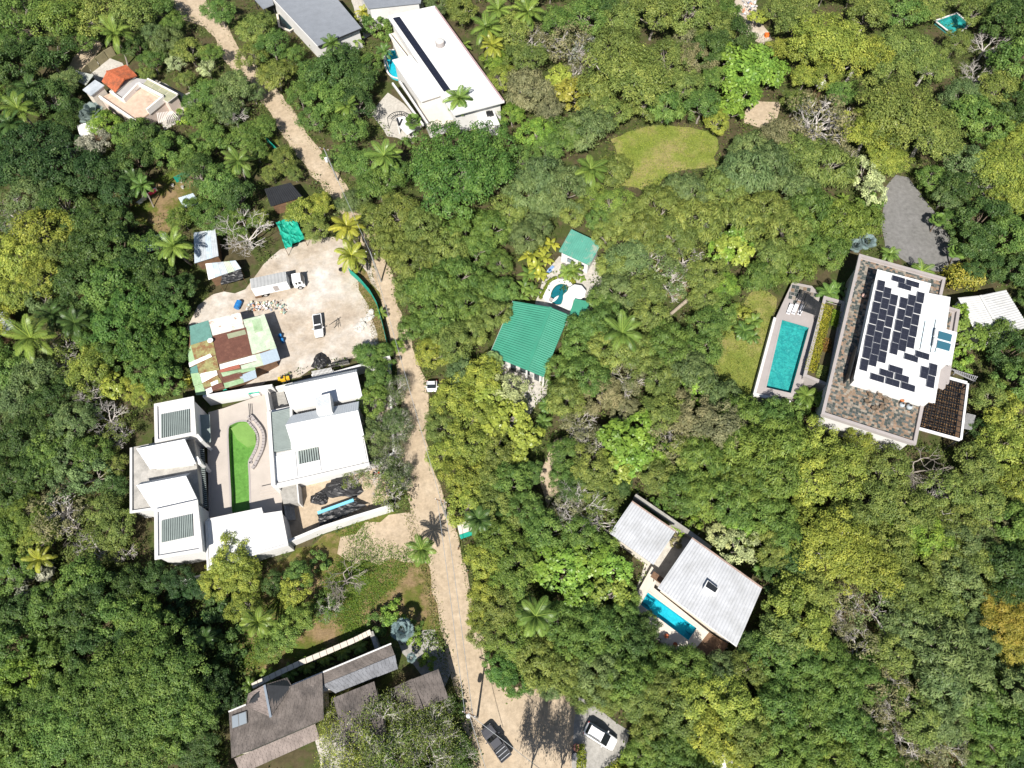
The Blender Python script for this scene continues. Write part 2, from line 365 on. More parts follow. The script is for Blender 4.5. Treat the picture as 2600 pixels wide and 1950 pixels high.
m_tin = mat('galvanised tin', (.44, .47, .50), .15, .7, .5, .4, c2=(.30, .33, .35), mixat=(.48, .65))
m_tarpk = mat('black tarp', (.022, .022, .024), .4, 1.5, .45, .4)
m_tarpg = mat('green tarp', (.01, .29, .20), .18, 1.2, .6, .3)
m_deckw = mat('cream deck', (.55, .50, .43), .07, .8, .8, .2)
m_beige = mat('beige terrazzo deck', (.42, .375, .335), .07, .4, .85, .2, fine=9)
# ------------------------------------------------------------------ building helpers
def shrink(ring, k):
    c = np.mean(ring, axis=0); return [c + (p - c) * k for p in ring]
def drop(ring, z): return [np.array([p[0], p[1], z]) for p in ring]
def W(px, z): return [G(a, b, z) for a, b in px]
def body(h, px, zr, zt, m, k=.94, name='wall', zb=0):
    r = drop(shrink(W(px, zr), k), zt); return part(name, m, h, lambda b: b.slab(r, zt - zb))
def slabpart(h, name, px, zt, th, m, **k): return part(name, m, h, lambda b: b.poly(px, zt, zt - th), **k)
def parapet(h, px, z, w, hh, m, name='parapet', closed=True):
    p = W(px, z); n = len(p)
    for i in range(n if closed else n - 1):
        a, c = p[i], p[(i + 1) % n]; d = (c - a) / np.linalg.norm(c - a)
        e = w * .51 if i % 2 else -w * .51
        part(name, m, h, lambda b: b.beam(a - d * e + np.array([0, 0, hh]), c + d * e + np.array([0, 0, hh]), w, hh))
def ribroof(h, q, m, pitch=.4, amp=.05, name='roof', th=.12, **k):
    """q: four world points, ribs run from q0 to q3"""
    return part(name, m, h, lambda b: b.ribs(*q, pitch=pitch, amp=amp, th=th), **k)
def window(h, a, c, s, w, z0, z1, m=None, name='window', frame=True, out=None):
    """a pane set on the wall line a-c, centred at fraction s"""
    a, c = np.asarray(a, float), np.asarray(c, float); d = (c - a); L = np.linalg.norm(d); d /= L; p = a + d * L * s; rz = math.atan2(d[1], d[0])
    f = part(name, MATS['dark metal'] if frame else (m or m_gl), h, lambda b: b.box((p[0], p[1], (z0 + z1) / 2), (w, .12, z1 - z0), rz))
    if frame: part('pane', m or m_gl, f, lambda b: b.box((p[0], p[1], (z0 + z1) / 2), (w - .16, .16, z1 - z0 - .16), rz), local=True)
    return f
def slats(h, q, z, n, w, hgt, m, name='slat', t0=0, t1=1):
    """n bars along s, spread over t"""
    for i in range(n):
        t = t0 + (t1 - t0) * (i + .5) / n; a, c = q.at(0, t), q.at(1, t); a[2] = c[2] = z
        part(name, m, h, lambda b: b.beam(a, c, w, hgt))
def pool(name, ring, zt, depth, mw, mtile, mcope, label, cope=.4, steps=None):
    """basin, water, coping; ring: world points at the rim"""
    c = np.mean(ring, axis=0); o = empty(name, (c[0], c[1], 0), label, 'pool')
    r = drop(ring, zt); bz = zt - depth
    bm = MB(); n = len(r); lo = drop(ring, bz); a = sum(r[i][0] * r[(i + 1) % n][1] - r[(i + 1) % n][0] * r[i][1] for i in range(n))
    rr, ll = (r, lo) if a > 0 else (r[::-1], lo[::-1])
    bm.add(ll, [tuple(range(n))]); bm.add(rr + ll, [((i + 1) % n, n + (i + 1) % n, n + i, i) for i in range(n)]); bm.build('basin', mtile, o)
    w = MB(); w.add(drop(rr, zt - .12), [tuple(range(n))]); w.build('water', mw, o)
    if cope: part('coping', mcope, o, lambda b: holed(b, inset(drop(ring, zt + .03), cope), [drop(ring, zt + .03)], .12))
    return o

# ------------------------------------------------------------------ modern terrace house with roof panels (east)
TP = [(2182, 652), (2394, 711), (2379, 778), (2430, 792), (2402, 972), (2345, 1000), (2319, 1127), (2087, 1052)]
ZT, ZP = 6.6, 10.0
east = house('terrace_house', TP, 'large modern house with tiled roof terrace and white penthouse covered in solar panels')
body(east, TP, ZT, ZT - .6, m_wall, .96); slabpart(east, 'terrace_slab', TP, ZT - .06, .7, m_frame)
parapet(east, TP, ZT - .06, .5, .5, m_frame)
# terrace tiles: uneven stone tiles, laid as one paved field
et = Quad((2182, 652), (2394, 711), (2319, 1127), (2087, 1052), ZT)
m_tiles = None
def tilemat():
    m, t, p = nodes_of('mixed stone tile', .85, .2); at = t.nodes.new('ShaderNodeAttribute'); at.attribute_name = 'lv'
    r = ramp(t, at.outputs['Fac'], [(0, (.07, .085, .08)), (.28, (.12, .13, .12)), (.44, (.25, .18, .125)), (.58, (.34, .235, .165)), (.7, (.25, .21, .17)), (.84, (.33, .29, .235)), (1, (.2, .19, .17))]); r.color_ramp.interpolation = 'CONSTANT'
    n = noise(t, 3, 4, .7, world_pos(t)); mm = t.nodes.new('ShaderNodeMixRGB'); mm.blend_type = 'MULTIPLY'; mm.inputs[0].default_value = .5
    t.links.new(r.outputs[0], mm.inputs[1]); t.links.new(n.outputs['Fac'], mm.inputs[2]); t.links.new(mm.outputs[0], p.inputs['Base Color']); return m
def inside(p, ring):
    x, y = p[0], p[1]; c = False
    for i in range(len(ring)):
        a, d = ring[i], ring[i - 1]
        if (a[1] > y) != (d[1] > y) and x < (d[0] - a[0]) * (y - a[1]) / (d[1] - a[1]) + a[0]: c = not c
    return c
def tilefield(parent, q, ring, z, nx, ny, name, m, seed, kind='stuff'):
    rr = random.Random(seed); b = MB(); lv = []
    for j in range(ny):
        off = rr.random()
        for i in range(-1, nx + 1):
            s0, s1, t0, t1 = (i + off * .8) / nx, (i + off * .8 + .93) / nx, j / ny, (j + .92) / ny
            if s1 < .012 or s0 > .988: continue
            s0, s1 = max(s0, .004), min(s1, .996)
            cpt = q.at((s0 + s1) / 2, (t0 + t1) / 2)
            if not inside(cpt, ring): continue
            dz = rr.uniform(.02, .045); v = [q.at(s, t) for s, t in ((s0, t0), (s1, t0), (s1, t1), (s0, t1))]
            for k in v: k[2] = z + dz
            b.slab(v, .03); lv += [rr.random()] * 6
    o = b.build(name, m, parent, kind=kind); a = o.data.attributes.new('lv', 'FLOAT', 'FACE'); a.data.foreach_set('value', lv); return o
m_tiles = tilemat()
tilefield(east, Quad((2182, 652), (2432, 722), (2357, 1139), (2087, 1052), ZT), shrink(W(TP, ZT), .975), ZT - .055, 36, 84, 'terrace_tiles', m_tiles, 3)
PP = [(2229, 687), (2361, 722), (2354, 746), (2410, 757), (2399, 838), (2427, 846), (2412, 925), (2388, 917), (2371, 1021), (2170, 960)]
ZP0 = ZT - .055
body(east, PP, ZP, ZP - .4, m_wall, .95, 'penthouse_wall', ZT - .05); slabpart(east, 'penthouse_roof', PP, ZP, .45, m_white)
parapet(east, PP, ZP, .3, .12, m_white, 'roof_kerb')
m_bluew = mat('bluish roof tint', (.60, .68, .72), .06, .6, .5, .3)  # bluish tint for the thin slab on the penthouse roof's right part
slabpart(east, 'bluish_roof_slab', [(2350, 750), (2404, 762), (2393, 842), (2418, 850), (2405, 914), (2330, 880)], ZP + .03, .04, m_bluew)
# dark slab along the west side of the penthouse
a_, c_ = G(2170, 940, ZT), G(2193, 855, ZT)
part('dark_west_slab', m_dark, east, lambda b: b.beam(G(2157, 957, ZT + 2.4), G(2177, 880, ZT + 2.4), .15, 2.4))
er = math.atan2(*(G(2361, 722, ZP) - G(2229, 687, ZP))[[1, 0]])
kz = lambda x, y: (2140 + x / 3.7325, 640 + y / 3.7325)
port = [(361, 318), (338, 421), (315, 526), (292, 630), (268, 738), (245, 846), (228, 954), (202, 1069), (421, 385), (399, 488), (376, 592), (353, 700), (330, 808), (313, 918), (288, 1026),
        (483, 452), (461, 555), (438, 660), (416, 770), (394, 880), (375, 993), (575, 482), (552, 590), (531, 697), (508, 808), (487, 915), (655, 457), (631, 560), (609, 667), (587, 777), (566, 885),
        (735, 430), (709, 533), (687, 640), (668, 748), (645, 857), (775, 1143), (855, 1115), (833, 1229)]
land = [(528, 260), (662, 300), (588, 327), (648, 1002), (754, 978), (502, 1114), (415, 1151), (560, 1194), (327, 1193), (472, 1236), (618, 1279)]
def panelmat():
    m, t, p = nodes_of('solar cells', .22, .5); tc = t.nodes.new('ShaderNodeTexCoord'); br = t.nodes.new('ShaderNodeTexBrick')
    br.offset = 0; br.inputs['Color1'].default_value = (.012, .013, .022, 1); br.inputs['Color2'].default_value = (.018, .019, .032, 1); br.inputs['Mortar'].default_value = (.055, .06, .075, 1)
    br.inputs['Scale'].default_value = 1; br.inputs['Mortar Size'].default_value = .018; br.inputs['Brick Width'].default_value = .17; br.inputs['Row Height'].default_value = 1.0
    t.links.new(tc.outputs['Object'], br.inputs['Vector']); t.links.new(br.outputs['Color'], p.inputs['Base Color']); return m
m_panel = panelmat(); m_alu = mat('aluminium', (.62, .63, .65), .05, 2, .35, .5, .6)
def panel_me(w, l, name='solar_panel'):
    b = MB(); b.box((0, 0, 0), (w, l, .04), 0, 0); b.box((0, 0, -.01), (w + .05, l + .05, .04), 0, 1)
    me = bpy.data.meshes.new(name); me.from_pydata(b.v, [], b.f); me.materials.append(m_panel); me.materials.append(m_alu); me.polygons.foreach_set('material_index', b.mi); me.update(); return me
pme = panel_me(1.14, 2.1)
for i, (x, y) in enumerate(port + land):
    p = G(*kz(x, y), ZP + .22); o = bpy.data.objects.new('solar_panel', pme); COL.objects.link(o); o.parent = east
    o.location = tuple(p - np.array(east.location)); o.rotation_euler = (math.radians(2), 0, er + (0 if i < len(port) else math.pi / 2))
# solar water heaters
for k, (x, y) in enumerate([(885, 770), (872, 858)]):
    a, c = G(*kz(x + 4, y - 36), ZP + .6), G(*kz(x - 8, y + 36), ZP + .6)
    part('water_tank', m_white, east, lambda b: b.tube([a, c], .3, 12), smooth=False)
for k, (x, y) in enumerate([(968, 800), (955, 888)]):
    p = G(*kz(x, y), ZP + .35); part('collector', glass_like('collector glass', (.03, .10, .14)), east, lambda b: b.box(p, (2.0, 1.25, .08), er, 0, .25))
for (x0, y0, x1, y1) in [(780, 655, 730, 925), (880, 640, 830, 950), (885, 905, 872, 950)]:
    part('conduit', m_dark, east, lambda b: b.tube([G(*kz(x0, y0), ZP + .1), G(*kz(x1, y1), ZP + .1)], .05, 5))
part('skylight_ledge', m_frame, east, lambda b: b.poly([(2384, 925), (2408, 930), (2400, 985), (2378, 975)], ZT + .75, ZT))
# glass pergola roof with timber below
GR = [(2362, 950), (2455, 976), (2438, 1112), (2330, 1082)]
perg = house('glass_pergola', GR, 'glazed pergola roof on dark steel grid with timber boards, joined to the tiled terrace', 'pergola')
gq = Quad(*GR, 5.2)
part('deck', m_wood, perg, lambda b: b.poly(GR, 3.2, 3.0))
for i in range(4):
    p = gq.rect(0, 0, 1, 1)[i]; part('post', m_dark, perg, lambda b: b.box((p[0], p[1], 2.55), (.2, .2, 5.1)))
for i in range(9): part('beam', m_dark, perg, lambda b: b.beam(gq.at(i / 8, 0, -.02), gq.at(i / 8, 1, -.02), .1, .2))
for i in range(11): part('rafter', m_dark, perg, lambda b: b.beam(gq.at(0, i / 10, -.06), gq.at(1, i / 10, -.06), .08, .14))
m_board = mat('orange timber', (.40, .22, .10), .3, 1.2, .7, .2); rr = random.Random(5)
for i in range(8):
    for j in range(20):
        if rr.random() < .62:
            s0 = (i + rr.uniform(.08, .2)) / 8; s1 = (i + rr.uniform(.7, .95)) / 8; t = (j + .5) / 20
            part('board', m_board, perg, lambda b: b.beam(gq.at(s0, t, -.9), gq.at(s1, t, -.9), rr.uniform(.12, .28), .06))
part('glazing', water('pergola glass', (.62, .66, .68)), perg, lambda b: b.quad(*gq.rect(.01, .01, .99, .99, .03)))
part('edge_beam', m_white, perg, lambda b: b.beam(gq.at(1.02, -.02, .1), gq.at(1.02, 1.02, .1), .35, .4))
part('edge_beam', m_white, perg, lambda b: b.beam(gq.at(.2, -.03, .1), gq.at(1.0, -.03, .1), .45, .4))
part('edge_beam', m_white, perg, lambda b: b.beam(gq.at(-.02, 1.03, .1), gq.at(1.0, 1.03, .1), .35, .4))
def lattice(name, px, z, n, m, label, cat='pergola'):
    q = Quad(*px, z); o = house(name, px, label, cat)
    for i in range(n): part('slat', m, o, lambda b: b.beam(q.at(0, (i + .5) / n), q.at(1, (i + .5) / n), .09, .12))
    for s in (.04, .96):
        part('rail', m, o, lambda b: b.beam(q.at(s, 0, -.12), q.at(s, 1, -.12), .12, .15))
        for t in (.05, .95):
            p = q.at(s, t); part('post', m, o, lambda b: b.box((p[0], p[1], z / 2 - .15), (.12, .12, z - .3)))
    return o
m_lat = mat('grey slat', (.30, .30, .31), .1, 2, .6, .3)
lattice('slat_pergola', [(2455, 1048), (2478, 1054), (2468, 1092), (2444, 1088)], 3.2, 14, m_lat, 'grey slatted pergola beside the glazed pergola roof')
lattice('slat_pergola', [(2415, 935), (2425, 944), (2478, 968), (2484, 956)], 3.0, 13, m_lat, 'dark slatted canopy above the shrubs behind the glazed pergola')
lattice('slat_pergola', [(2050, 744), (2086, 770), (2077, 803), (2034, 788)], 3.3, 15, m_dark, 'black slatted pergola over the poolside tiles beside loungers')
lattice('slat_pergola', [(2037, 735), (2060, 744), (2050, 772), (2026, 758)], 3.0, 9, m_dark, 'small black slatted pergola beside the poolside steps')
# urns, wicker chairs on the terrace
def urn(px, m, r, label):
    p = G(*px, ZT); o = empty('urn', (p[0], p[1], ZT), label, 'urn', 'clay urns on the roof terrace')
    part('bowl', m, o, lambda b: b.lathe(p, [(r * .5, 0), (r * .95, r * .5), (r, r * .9), (r * .8, r * 1.5), (r * .42, r * 1.8), (r * .5, r * 1.95)], 18), smooth=True)
    part('mouth', m_dark, o, lambda b: b.lathe(p + np.array([0, 0, r * 1.96]), [(r * .42, 0), (r * .40, .01)], 14)); return o
kb = lambda x, y: (2140 + x / 3.7325, 860 + y / 3.7325)
urn(kb(645, 590), mat('pink clay', (.55, .36, .30), .1), .5, 'round pale pink clay urn next to the penthouse wall')
urn(kb(620, 655), mat('grey blue glaze', (.36, .40, .43), .1), .48, 'larger grey blue glazed urn on the roof terrace')
urn(kb(552, 635), MATS['grey blue glaze'], .42, 'smaller grey blue glazed urn behind the orange urns')
urn(kb(560, 550), mat('orange clay', (.45, .15, .06), .1), .36, 'orange clay urn against the penthouse wall')
urn(kb(556, 588), MATS['orange clay'], .33, 'small orange clay urn between the other orange urn and a blue urn')
urn((2192, 753), MATS['pink clay'], .42, 'solitary pale pink urn on the narrow strip of terrace')
m_wick = mat('wicker', (.16, .12, .085), .3, 4, .8, .1)
def wicker(px, rz, label):
    p = G(*px, ZT); o = empty('wicker_chair', (p[0], p[1], ZT), label, 'chair', 'wicker chairs on the roof terrace', rz)
    def L(x, y, z): return np.array([p[0] + x * math.cos(rz) - y * math.sin(rz), p[1] + x * math.sin(rz) + y * math.cos(rz), ZT + z])
    part('seat', m_wick, o, lambda b: b.lathe(L(0, 0, .38), [(.36, 0), (.42, .05), (.36, .08)], 14))
    for k in range(4): part('leg', m_dark, o, lambda b: b.tube([L(.26 * (1, -1, -1, 1)[k], .26 * (1, 1, -1, -1)[k], .4), L(.36 * (1, -1, -1, 1)[k], .36 * (1, 1, -1, -1)[k], 0)], .025, 5))
    for k in range(9):
        a = math.pi * (.0 + k / 8); part('back_rod', m_wick, o, lambda b: b.tube([L(.36 * math.cos(a), .36 * math.sin(a), .42), L(.52 * math.cos(a), .5 * math.sin(a), .85)], .03, 4))
    part('rim', m_wick, o, lambda b: b.tube([L(.53 * math.cos(math.pi * k / 10), .51 * math.sin(math.pi * k / 10), .86) for k in range(11)], .05, 5))
for n_, (x, y, a) in enumerate([(255, 545, 1.6), (340, 535, .9), (222, 605, 2.4), (402, 600, .0), (285, 670, 3.6), (365, 660, 5.2)]):
    wicker(kb(x, y), a, ['wicker tub chair nearest the penthouse corner', 'wicker tub chair nearest to the orange urns and penthouse', 'wicker tub chair farthest from the urns in the ring', 'wicker tub chair nearest to the blue urns', 'wicker tub chair nearest to the terrace parapet and long planter', 'wicker tub chair facing the parapet above the bare tree'][n_])
# white garage
g_ = [(2432, 756), (2489, 750), (2545, 850), (2489, 868)]; g2 = [(2489, 750), (2554, 736), (2612, 830), (2545, 850)]
gar = house('garage', g_ + g2, 'white corrugated gable roofed garage behind the terrace house')
ra, rb = G(2489, 750, 4.4), G(2545, 850, 4.4); la, lb = G(2432, 756, 3.5), G(2489, 868, 3.5); qa, qb = G(2554, 736, 3.5), G(2612, 830, 3.5)
m_wtin = mat('white painted tin', (.50, .50, .49), .08, .7, .6, .3, c2=(.40, .40, .39), mixat=(.5, .7))
ribroof(gar, (la, lb, rb, ra), m_wtin, .45); ribroof(gar, (qb, qa, ra, rb), m_wtin, .45)
part('wall', m_wall, gar, lambda b: b.slab(drop(shrink([la, lb, qb, qa], .93), 3.3), 3.3)); part('ridge_cap', m_wtin, gar, lambda b: b.beam(ra + np.array([0, 0, .1]), rb + np.array([0, 0, .1]), .5, .08))

# infinity pool, deck, loungers, planter
m_tealcaustic = groundmat('green stone tile with painted caustics', [(.3, (.03, .22, .23)), (.45, (.10, .42, .40)), (.55, (.05, .28, .29)), (.7, (.20, .52, .49))], .8, 2.2, .05, .7)  # strong pale and dark mottling paints water caustics into the tile colour
ring = W([(1986, 812), (2054, 832), (2008, 998), (1946, 984)], 1.6)
deck = house('pool_terrace', [(1990, 800), (2040, 720), (2000, 1000)], 'stone tiled pool terrace with pale wall along the infinity pool', 'terrace')
part('slab', m_frame, deck, lambda b: holed(b, W([(1970, 806), (2012, 716), (2062, 726), (2092, 760), (2030, 1010), (1918, 1003)], 1.52), [inset(ring, .1)], 1.5))
ipool = pool('infinity_pool', ring, 1.6, 1.35, water('pool water teal', (.62, .92, .92)), m_tealcaustic, m_frame, 'long teal infinity pool with stone tiles and overflow trough', .3)
tr = W([(1972, 812), (1982, 815), (1942, 986), (1924, 992)], 1.3)
part('trough', m_tealcaustic, ipool, lambda b: b.slab([p + np.array([0, 0, .235]) for p in tr], .1))
part('outer_wall', m_wall, ipool, lambda b: b.beam(G(1968, 806, 1.75), G(1915, 1004, 1.75), .45, 1.75))
part('outer_wall', m_wall, ipool, lambda b: b.beam(G(1913, 1000, 1.72), G(2008, 1022, 1.72), .6, 1.72))
tilefield(deck, Quad((2008, 722), (2075, 735), (2060, 825), (1990, 805), 1.55), shrink(W([(2010, 720), (2060, 732), (2085, 765), (2062, 826), (1990, 806)], 1.55), .97), 1.525, 7, 9, 'deck_tiles', m_tiles, 9)
for k, (x, y) in enumerate([(2004, 787), (2017, 787), (2032, 789)]):
    p = G(x, y, 1.58); rz = er - .12
    lo_ = empty('sun_lounger', p, ['white curved sun lounger beside the glass edge of the pool terrace', 'white curved sun lounger in the middle of the poolside row of three', 'white curved sun lounger partly under the black pergola'][k], 'lounger', 'sun loungers by the infinity pool')
    def mk(b):
        pr = []
        for i in range(13):
            t = i / 12; y_ = 1.0 - 2.1 * t; z_ = .35 + .32 * math.exp(-((t - .08) / .2) ** 2) + .12 * math.sin(t * math.pi * 1.6)
            for x_ in (-.32, .32): pr.append((p[0] + x_ * math.cos(rz) - y_ * math.sin(rz), p[1] + x_ * math.sin(rz) + y_ * math.cos(rz), p[2] + z_))
        b.add(pr, [(2 * i, 2 * i + 1, 2 * i + 3, 2 * i + 2) for i in range(12)]); b.add([(q[0], q[1], q[2] - .07) for q in pr], [(2 * i + 2, 2 * i + 3, 2 * i + 1, 2 * i) for i in range(12)])
    part('cushion', mat('pale sling', (.62, .62, .65), .05), lo_, mk)
    for y_ in (-.8, .7): part('leg', m_dark, lo_, lambda b: b.box((p[0] - y_ * math.sin(rz), p[1] + y_ * math.cos(rz), p[2] + .18), (.62, .06, .36), rz))
PLQ = [(2093, 758), (2140, 771), (2102, 980), (2042, 955)]
plant = house('roof_planter', PLQ, 'long raised planter framed in pale concrete between pool and terrace house', 'planter')
pr_ = W(PLQ, 3.2); part('box', m_frame, plant, lambda b: b.slab([p - np.array([0, 0, .35]) for p in shrink(pr_, .97)], 2.85))
parapet(plant, PLQ, 2.85, .55, .4, m_frame, 'frame'); part('soil', m_ground, plant, lambda b: b.slab([p - np.array([0, 0, .3]) for p in shrink(pr_, .95)], .04))

# ------------------------------------------------------------------ silver roofed house with turquoise pool (south-east)
SB = [(1757, 1366), (1935, 1493), (1871, 1641), (1671, 1491)]; SS = [(1604.5, 1273), (1715, 1349), (1659, 1434), (1548, 1354)]
seh = house('silver_roof_house', SB, 'house with large silver corrugated roof and boxed skylight beside turquoise pool')
s = [G(*p, z) for p, z in zip(SB, (4.4, 4.4, 3.9, 3.9))]; ribroof(seh, (s[0], s[1], s[2], s[3]), m_silver, .42, .045, th=.2)
body(seh, SB, 4, 3.6, m_cream, .9); part('gutter', m_white, seh, lambda b: b.beam(s[3] - np.array([0, 0, .02]), s[2] - np.array([0, 0, .02]), .16, .2))
part('ridge_flashing', mat('rusty flashing', (.33, .24, .20), .3, 2), seh, lambda b: b.beam(s[0] + np.array([0, 0, .1]), s[1] + np.array([0, 0, .1]), .22, .1))
k_ = [(1797, 1473), (1824, 1494), (1816, 1512), (1786, 1493)]
sky_ = part('skylight', m_white, seh, lambda b: b.poly(k_, 4.95, 4.1)); part('pane', glass_like('dark skylight', (.02, .022, .025)), sky_, lambda b: b.slab([G(*p, 4.98) for p in [(1798, 1475), (1823, 1494), (1816, 1505), (1791, 1489)]], .04))
anx = house('silver_roof_annex', SS, 'smaller silver corrugated roofed annex next to big silver roof and garden wall')
s2 = [G(*p, z) for p, z in zip(SS, (4.1, 4.1, 3.6, 3.6))]; ribroof(anx, (s2[0], s2[1], s2[2], s2[3]), m_silver, .42, .045, th=.2); body(anx, SS, 3.8, 3.3, m_cream, .9)
part('ridge_flashing', MATS['rusty flashing'], anx, lambda b: b.beam(s2[0] + np.array([0, 0, .1]), s2[1] + np.array([0, 0, .1]), .2, .1))
spr = W([(1645, 1504), (1769, 1595), (1748, 1626), (1626, 1535)], 1.2)
m_turq = groundmat('turquoise pool plaster', [(.3, (.03, .40, .49)), (.7, (.10, .54, .60))], .6, 3, .03, .85)
sdk = house('pool_deck', [(1640, 1500), (1790, 1600)], 'cream stone pool deck around the turquoise rectangular pool', 'deck')
part('slab', m_deckw, sdk, lambda b: holed(b, W([(1655, 1438), (1672, 1455), (1660, 1492), (1800, 1605), (1772, 1640), (1738, 1662), (1700, 1650), (1655, 1610), (1612, 1545), (1618, 1505)], 1.12), [inset(spr, .1)], 1.1))
tp = pool('turquoise_pool', spr, 1.2, 1.05, water('pool water turquoise', (.5, .9, .94)), m_turq, m_deckw, 'rectangular turquoise swimming pool beside the silver roofed house', .25)
part('step', m_turq, tp, lambda b: b.slab(W([(1752, 1585), (1768, 1596), (1757, 1611), (1742, 1600)], .75), .6))
part('bench', m_turq, tp, lambda b: b.slab(W([(1640, 1514), (1662, 1530), (1653, 1543), (1631, 1527)], .8), .65))
bd = house('wooden_deck', [(1780, 1600), (1830, 1660)], 'low dark brown wooden deck under the big silver roof edge', 'deck'); bq = Quad((1772, 1588), (1850, 1636), (1824, 1672), (1748, 1648), 1.0)
for i in range(24): part('plank', m_wood, bd, lambda b: b.slab(bq.rect(0, i / 24, 1, (i + .9) / 24, RND.uniform(-.02, .02)), .15))
for (x, y, c, z_) in [(1691, 1616, 'red', 1.12), (1713, 1637, 'dark', 1.12)]:
    p = G(x, y, z_); o = empty('flower_pot', p, 'terracotta pot on the white stone edge of deck, %s' % ('nearer the annex' if c == 'red' else 'nearer the wooden deck'), 'pot', 'pots on the pool deck')
    part('pot', m_terra, o, lambda b: b.lathe(p, [(.2, 0), (.3, .45), (.33, .5), (.28, .5)], 12)); 
# outdoor furniture between the two roofs
tbl = G(1668, 1470, 1.12)
o = empty('garden_table', tbl, 'brown framed outdoor table between the two silver roofs', 'table'); part('top', m_wood, o, lambda b: b.box(tbl + np.array([0, 0, .74]), (2.0, 1.0, .06), -.65))
for k in range(4):
    part('leg', m_wood, o, lambda b: b.box(tbl + np.array([.7 * (1, -1, -1, 1)[k] * .8, .7 * (1, 1, -1, -1)[k] * .55, .36]), (.08, .08, .72), -.65))
gw = house('garden_wall', [(1614, 1262), (1800, 1388)], 'long grey concrete garden wall with steel posts behind the silver roofs', 'wall')
wpts = [(1612, 1258), (1655, 1287), (1700, 1318), (1750, 1352), (1805, 1392)]
for i in range(4):
    part('coping', m_conc, gw, lambda b: b.beam(G(*wpts[i], 2.2), G(*wpts[i + 1], 2.2), .7, .15)); part('wall', m_conc, gw, lambda b: b.beam(G(*wpts[i], 2.05), G(*wpts[i + 1], 2.05), .5, 2.05))
for i in range(9):
    p = G(1616 + i * 22, 1259 + i * 14.6, 2.2); part('post', m_dark, gw, lambda b: b.box(p + np.array([.15, .2, .5]), (.07, .07, 1.0)))
# ------------------------------------------------------------------ green roofed house, pool house, kidney pool
gh = house('green_roof_house', [(1302, 764), (1445, 799), (1380, 957), (1243, 900)], 'house with green corrugated gable roof in front of kidney shaped pool')
tl, bl, rt, rb, trr, brr = G(1302, 764, 3.7), G(1243, 900, 3.7), G(1398, 780, 4.9), G(1337, 939, 4.9), G(1445, 799, 3.9), G(1380, 957, 3.9)
ribroof(gh, (tl, bl, rb, rt), m_green, .42, .05, th=.14); ribroof(gh, (brr, trr, rt, rb), m_green, .42, .05, th=.14)
part('ridge_cap', m_green, gh, lambda b: b.beam(rt + np.array([0, 0, .1]), rb + np.array([0, 0, .1]), .5, .1))
part('fascia', m_wall, gh, lambda b: b.beam(tl - np.array([0, 0, .0]), bl, .1, .25))
wl = drop(shrink([tl, bl, brr, trr], .88), 3.5); part('wall', m_wall, gh, lambda b: b.slab(wl, 3.5))
g_r = drop(shrink([tl, rt, rb, bl], .88), 4.5)
for s_, w_ in ((.15, 1.2), (.4, 1.0), (.65, 1.8), (.9, .9)): window(gh, wl[1] + np.array([0, -.05, 0]), wl[2] + np.array([0, -.05, 0]), s_, w_, .9 if w_ > 1 else 0.05, 2.3)
for p in (drop([bl], 0)[0] * .96 + wl[1] * .04, drop([rb], 0)[0], drop([brr], 0)[0]): part('porch_post', m_wall, gh, lambda b: b.box((p[0], p[1] + .5, 1.75), (.3, .3, 3.5)))
gc = house('green_canopy', [(1459, 758), (1488, 811)], 'small green metal canopy beside the kidney pool and the big green roof', 'canopy')
gq_ = [G(*p, z) for p, z in zip([(1459, 758), (1496, 766), (1489, 813), (1445, 800)], (3.2, 3.2, 2.7, 2.7))]; ribroof(gc, gq_, m_green, .35, .04)
for p in shrink(gq_, .9): part('post', m_dark, gc, lambda b: b.box((p[0], p[1], 1.3), (.12, .12, 2.6)))
ph = house('pool_house', [(1450, 582), (1497, 674)], 'small white pool house under weathered green metal roof')
pq = [G(*p, z) for p, z in zip([(1450.5, 582), (1527, 618), (1497, 674), (1419, 638)], (3.9, 3.9, 3.3, 3.3))]; ribroof(ph, pq, m_green2, .38, .045, th=.14)
pw = drop(shrink(pq, .86), 3.1); part('wall', m_white, ph, lambda b: b.slab(pw, 3.1))
window(ph, pw[3] + np.array([.02, -.06, 0]), pw[2] + np.array([.02, -.06, 0]), .34, 1.25, 1.0, 2.1, glass_like('pale window', (.22, .27, .31))); window(ph, pw[3] + np.array([0, -.06, 0]), pw[2] + np.array([0, -.06, 0]), .1, .85, .05, 2.1, m_wall, 'door', False)
window(ph, pw[3] + np.array([0, -.06, 0]), pw[2] + np.array([0, -.06, 0]), .75, 1.25, 1.0, 2.1)
kx = lambda pts: zc(1350, 690, 7.324, pts)
kr = smooth_ring(W(kx([(350, 470), (380, 350), (450, 260), (550, 222), (650, 255), (688, 320), (640, 380), (590, 430), (578, 520), (540, 605), (450, 610), (370, 560)]), .62), 4)
co = smooth_ring(W(kx([(215, 490), (260, 340), (330, 210), (450, 145), (560, 130), (690, 170), (770, 260), (800, 380), (770, 560), (720, 700), (560, 650), (380, 590)]), .56), 4)
kd = house('pool_deck', kx([(500, 400)]), 'bright white curved deck around the kidney shaped pool', 'deck'); part('slab', m_white, kd, lambda b: holed(b, co, [inset(kr, .06)], .55))
pool('kidney_pool', kr, .62, .58, water('pool water dark teal', (.45, .72, .76)), mat('dark teal plaster', (.05, .26, .29), .15, .8), m_deckw, 'dark teal kidney shaped pool with white deck and low hedge', .12)
uc = G(*kx([(835, 380)])[0], 2.4); um = empty('parasol', (uc[0], uc[1], 0), 'open white octagonal parasol beside the kidney shaped pool', 'parasol')
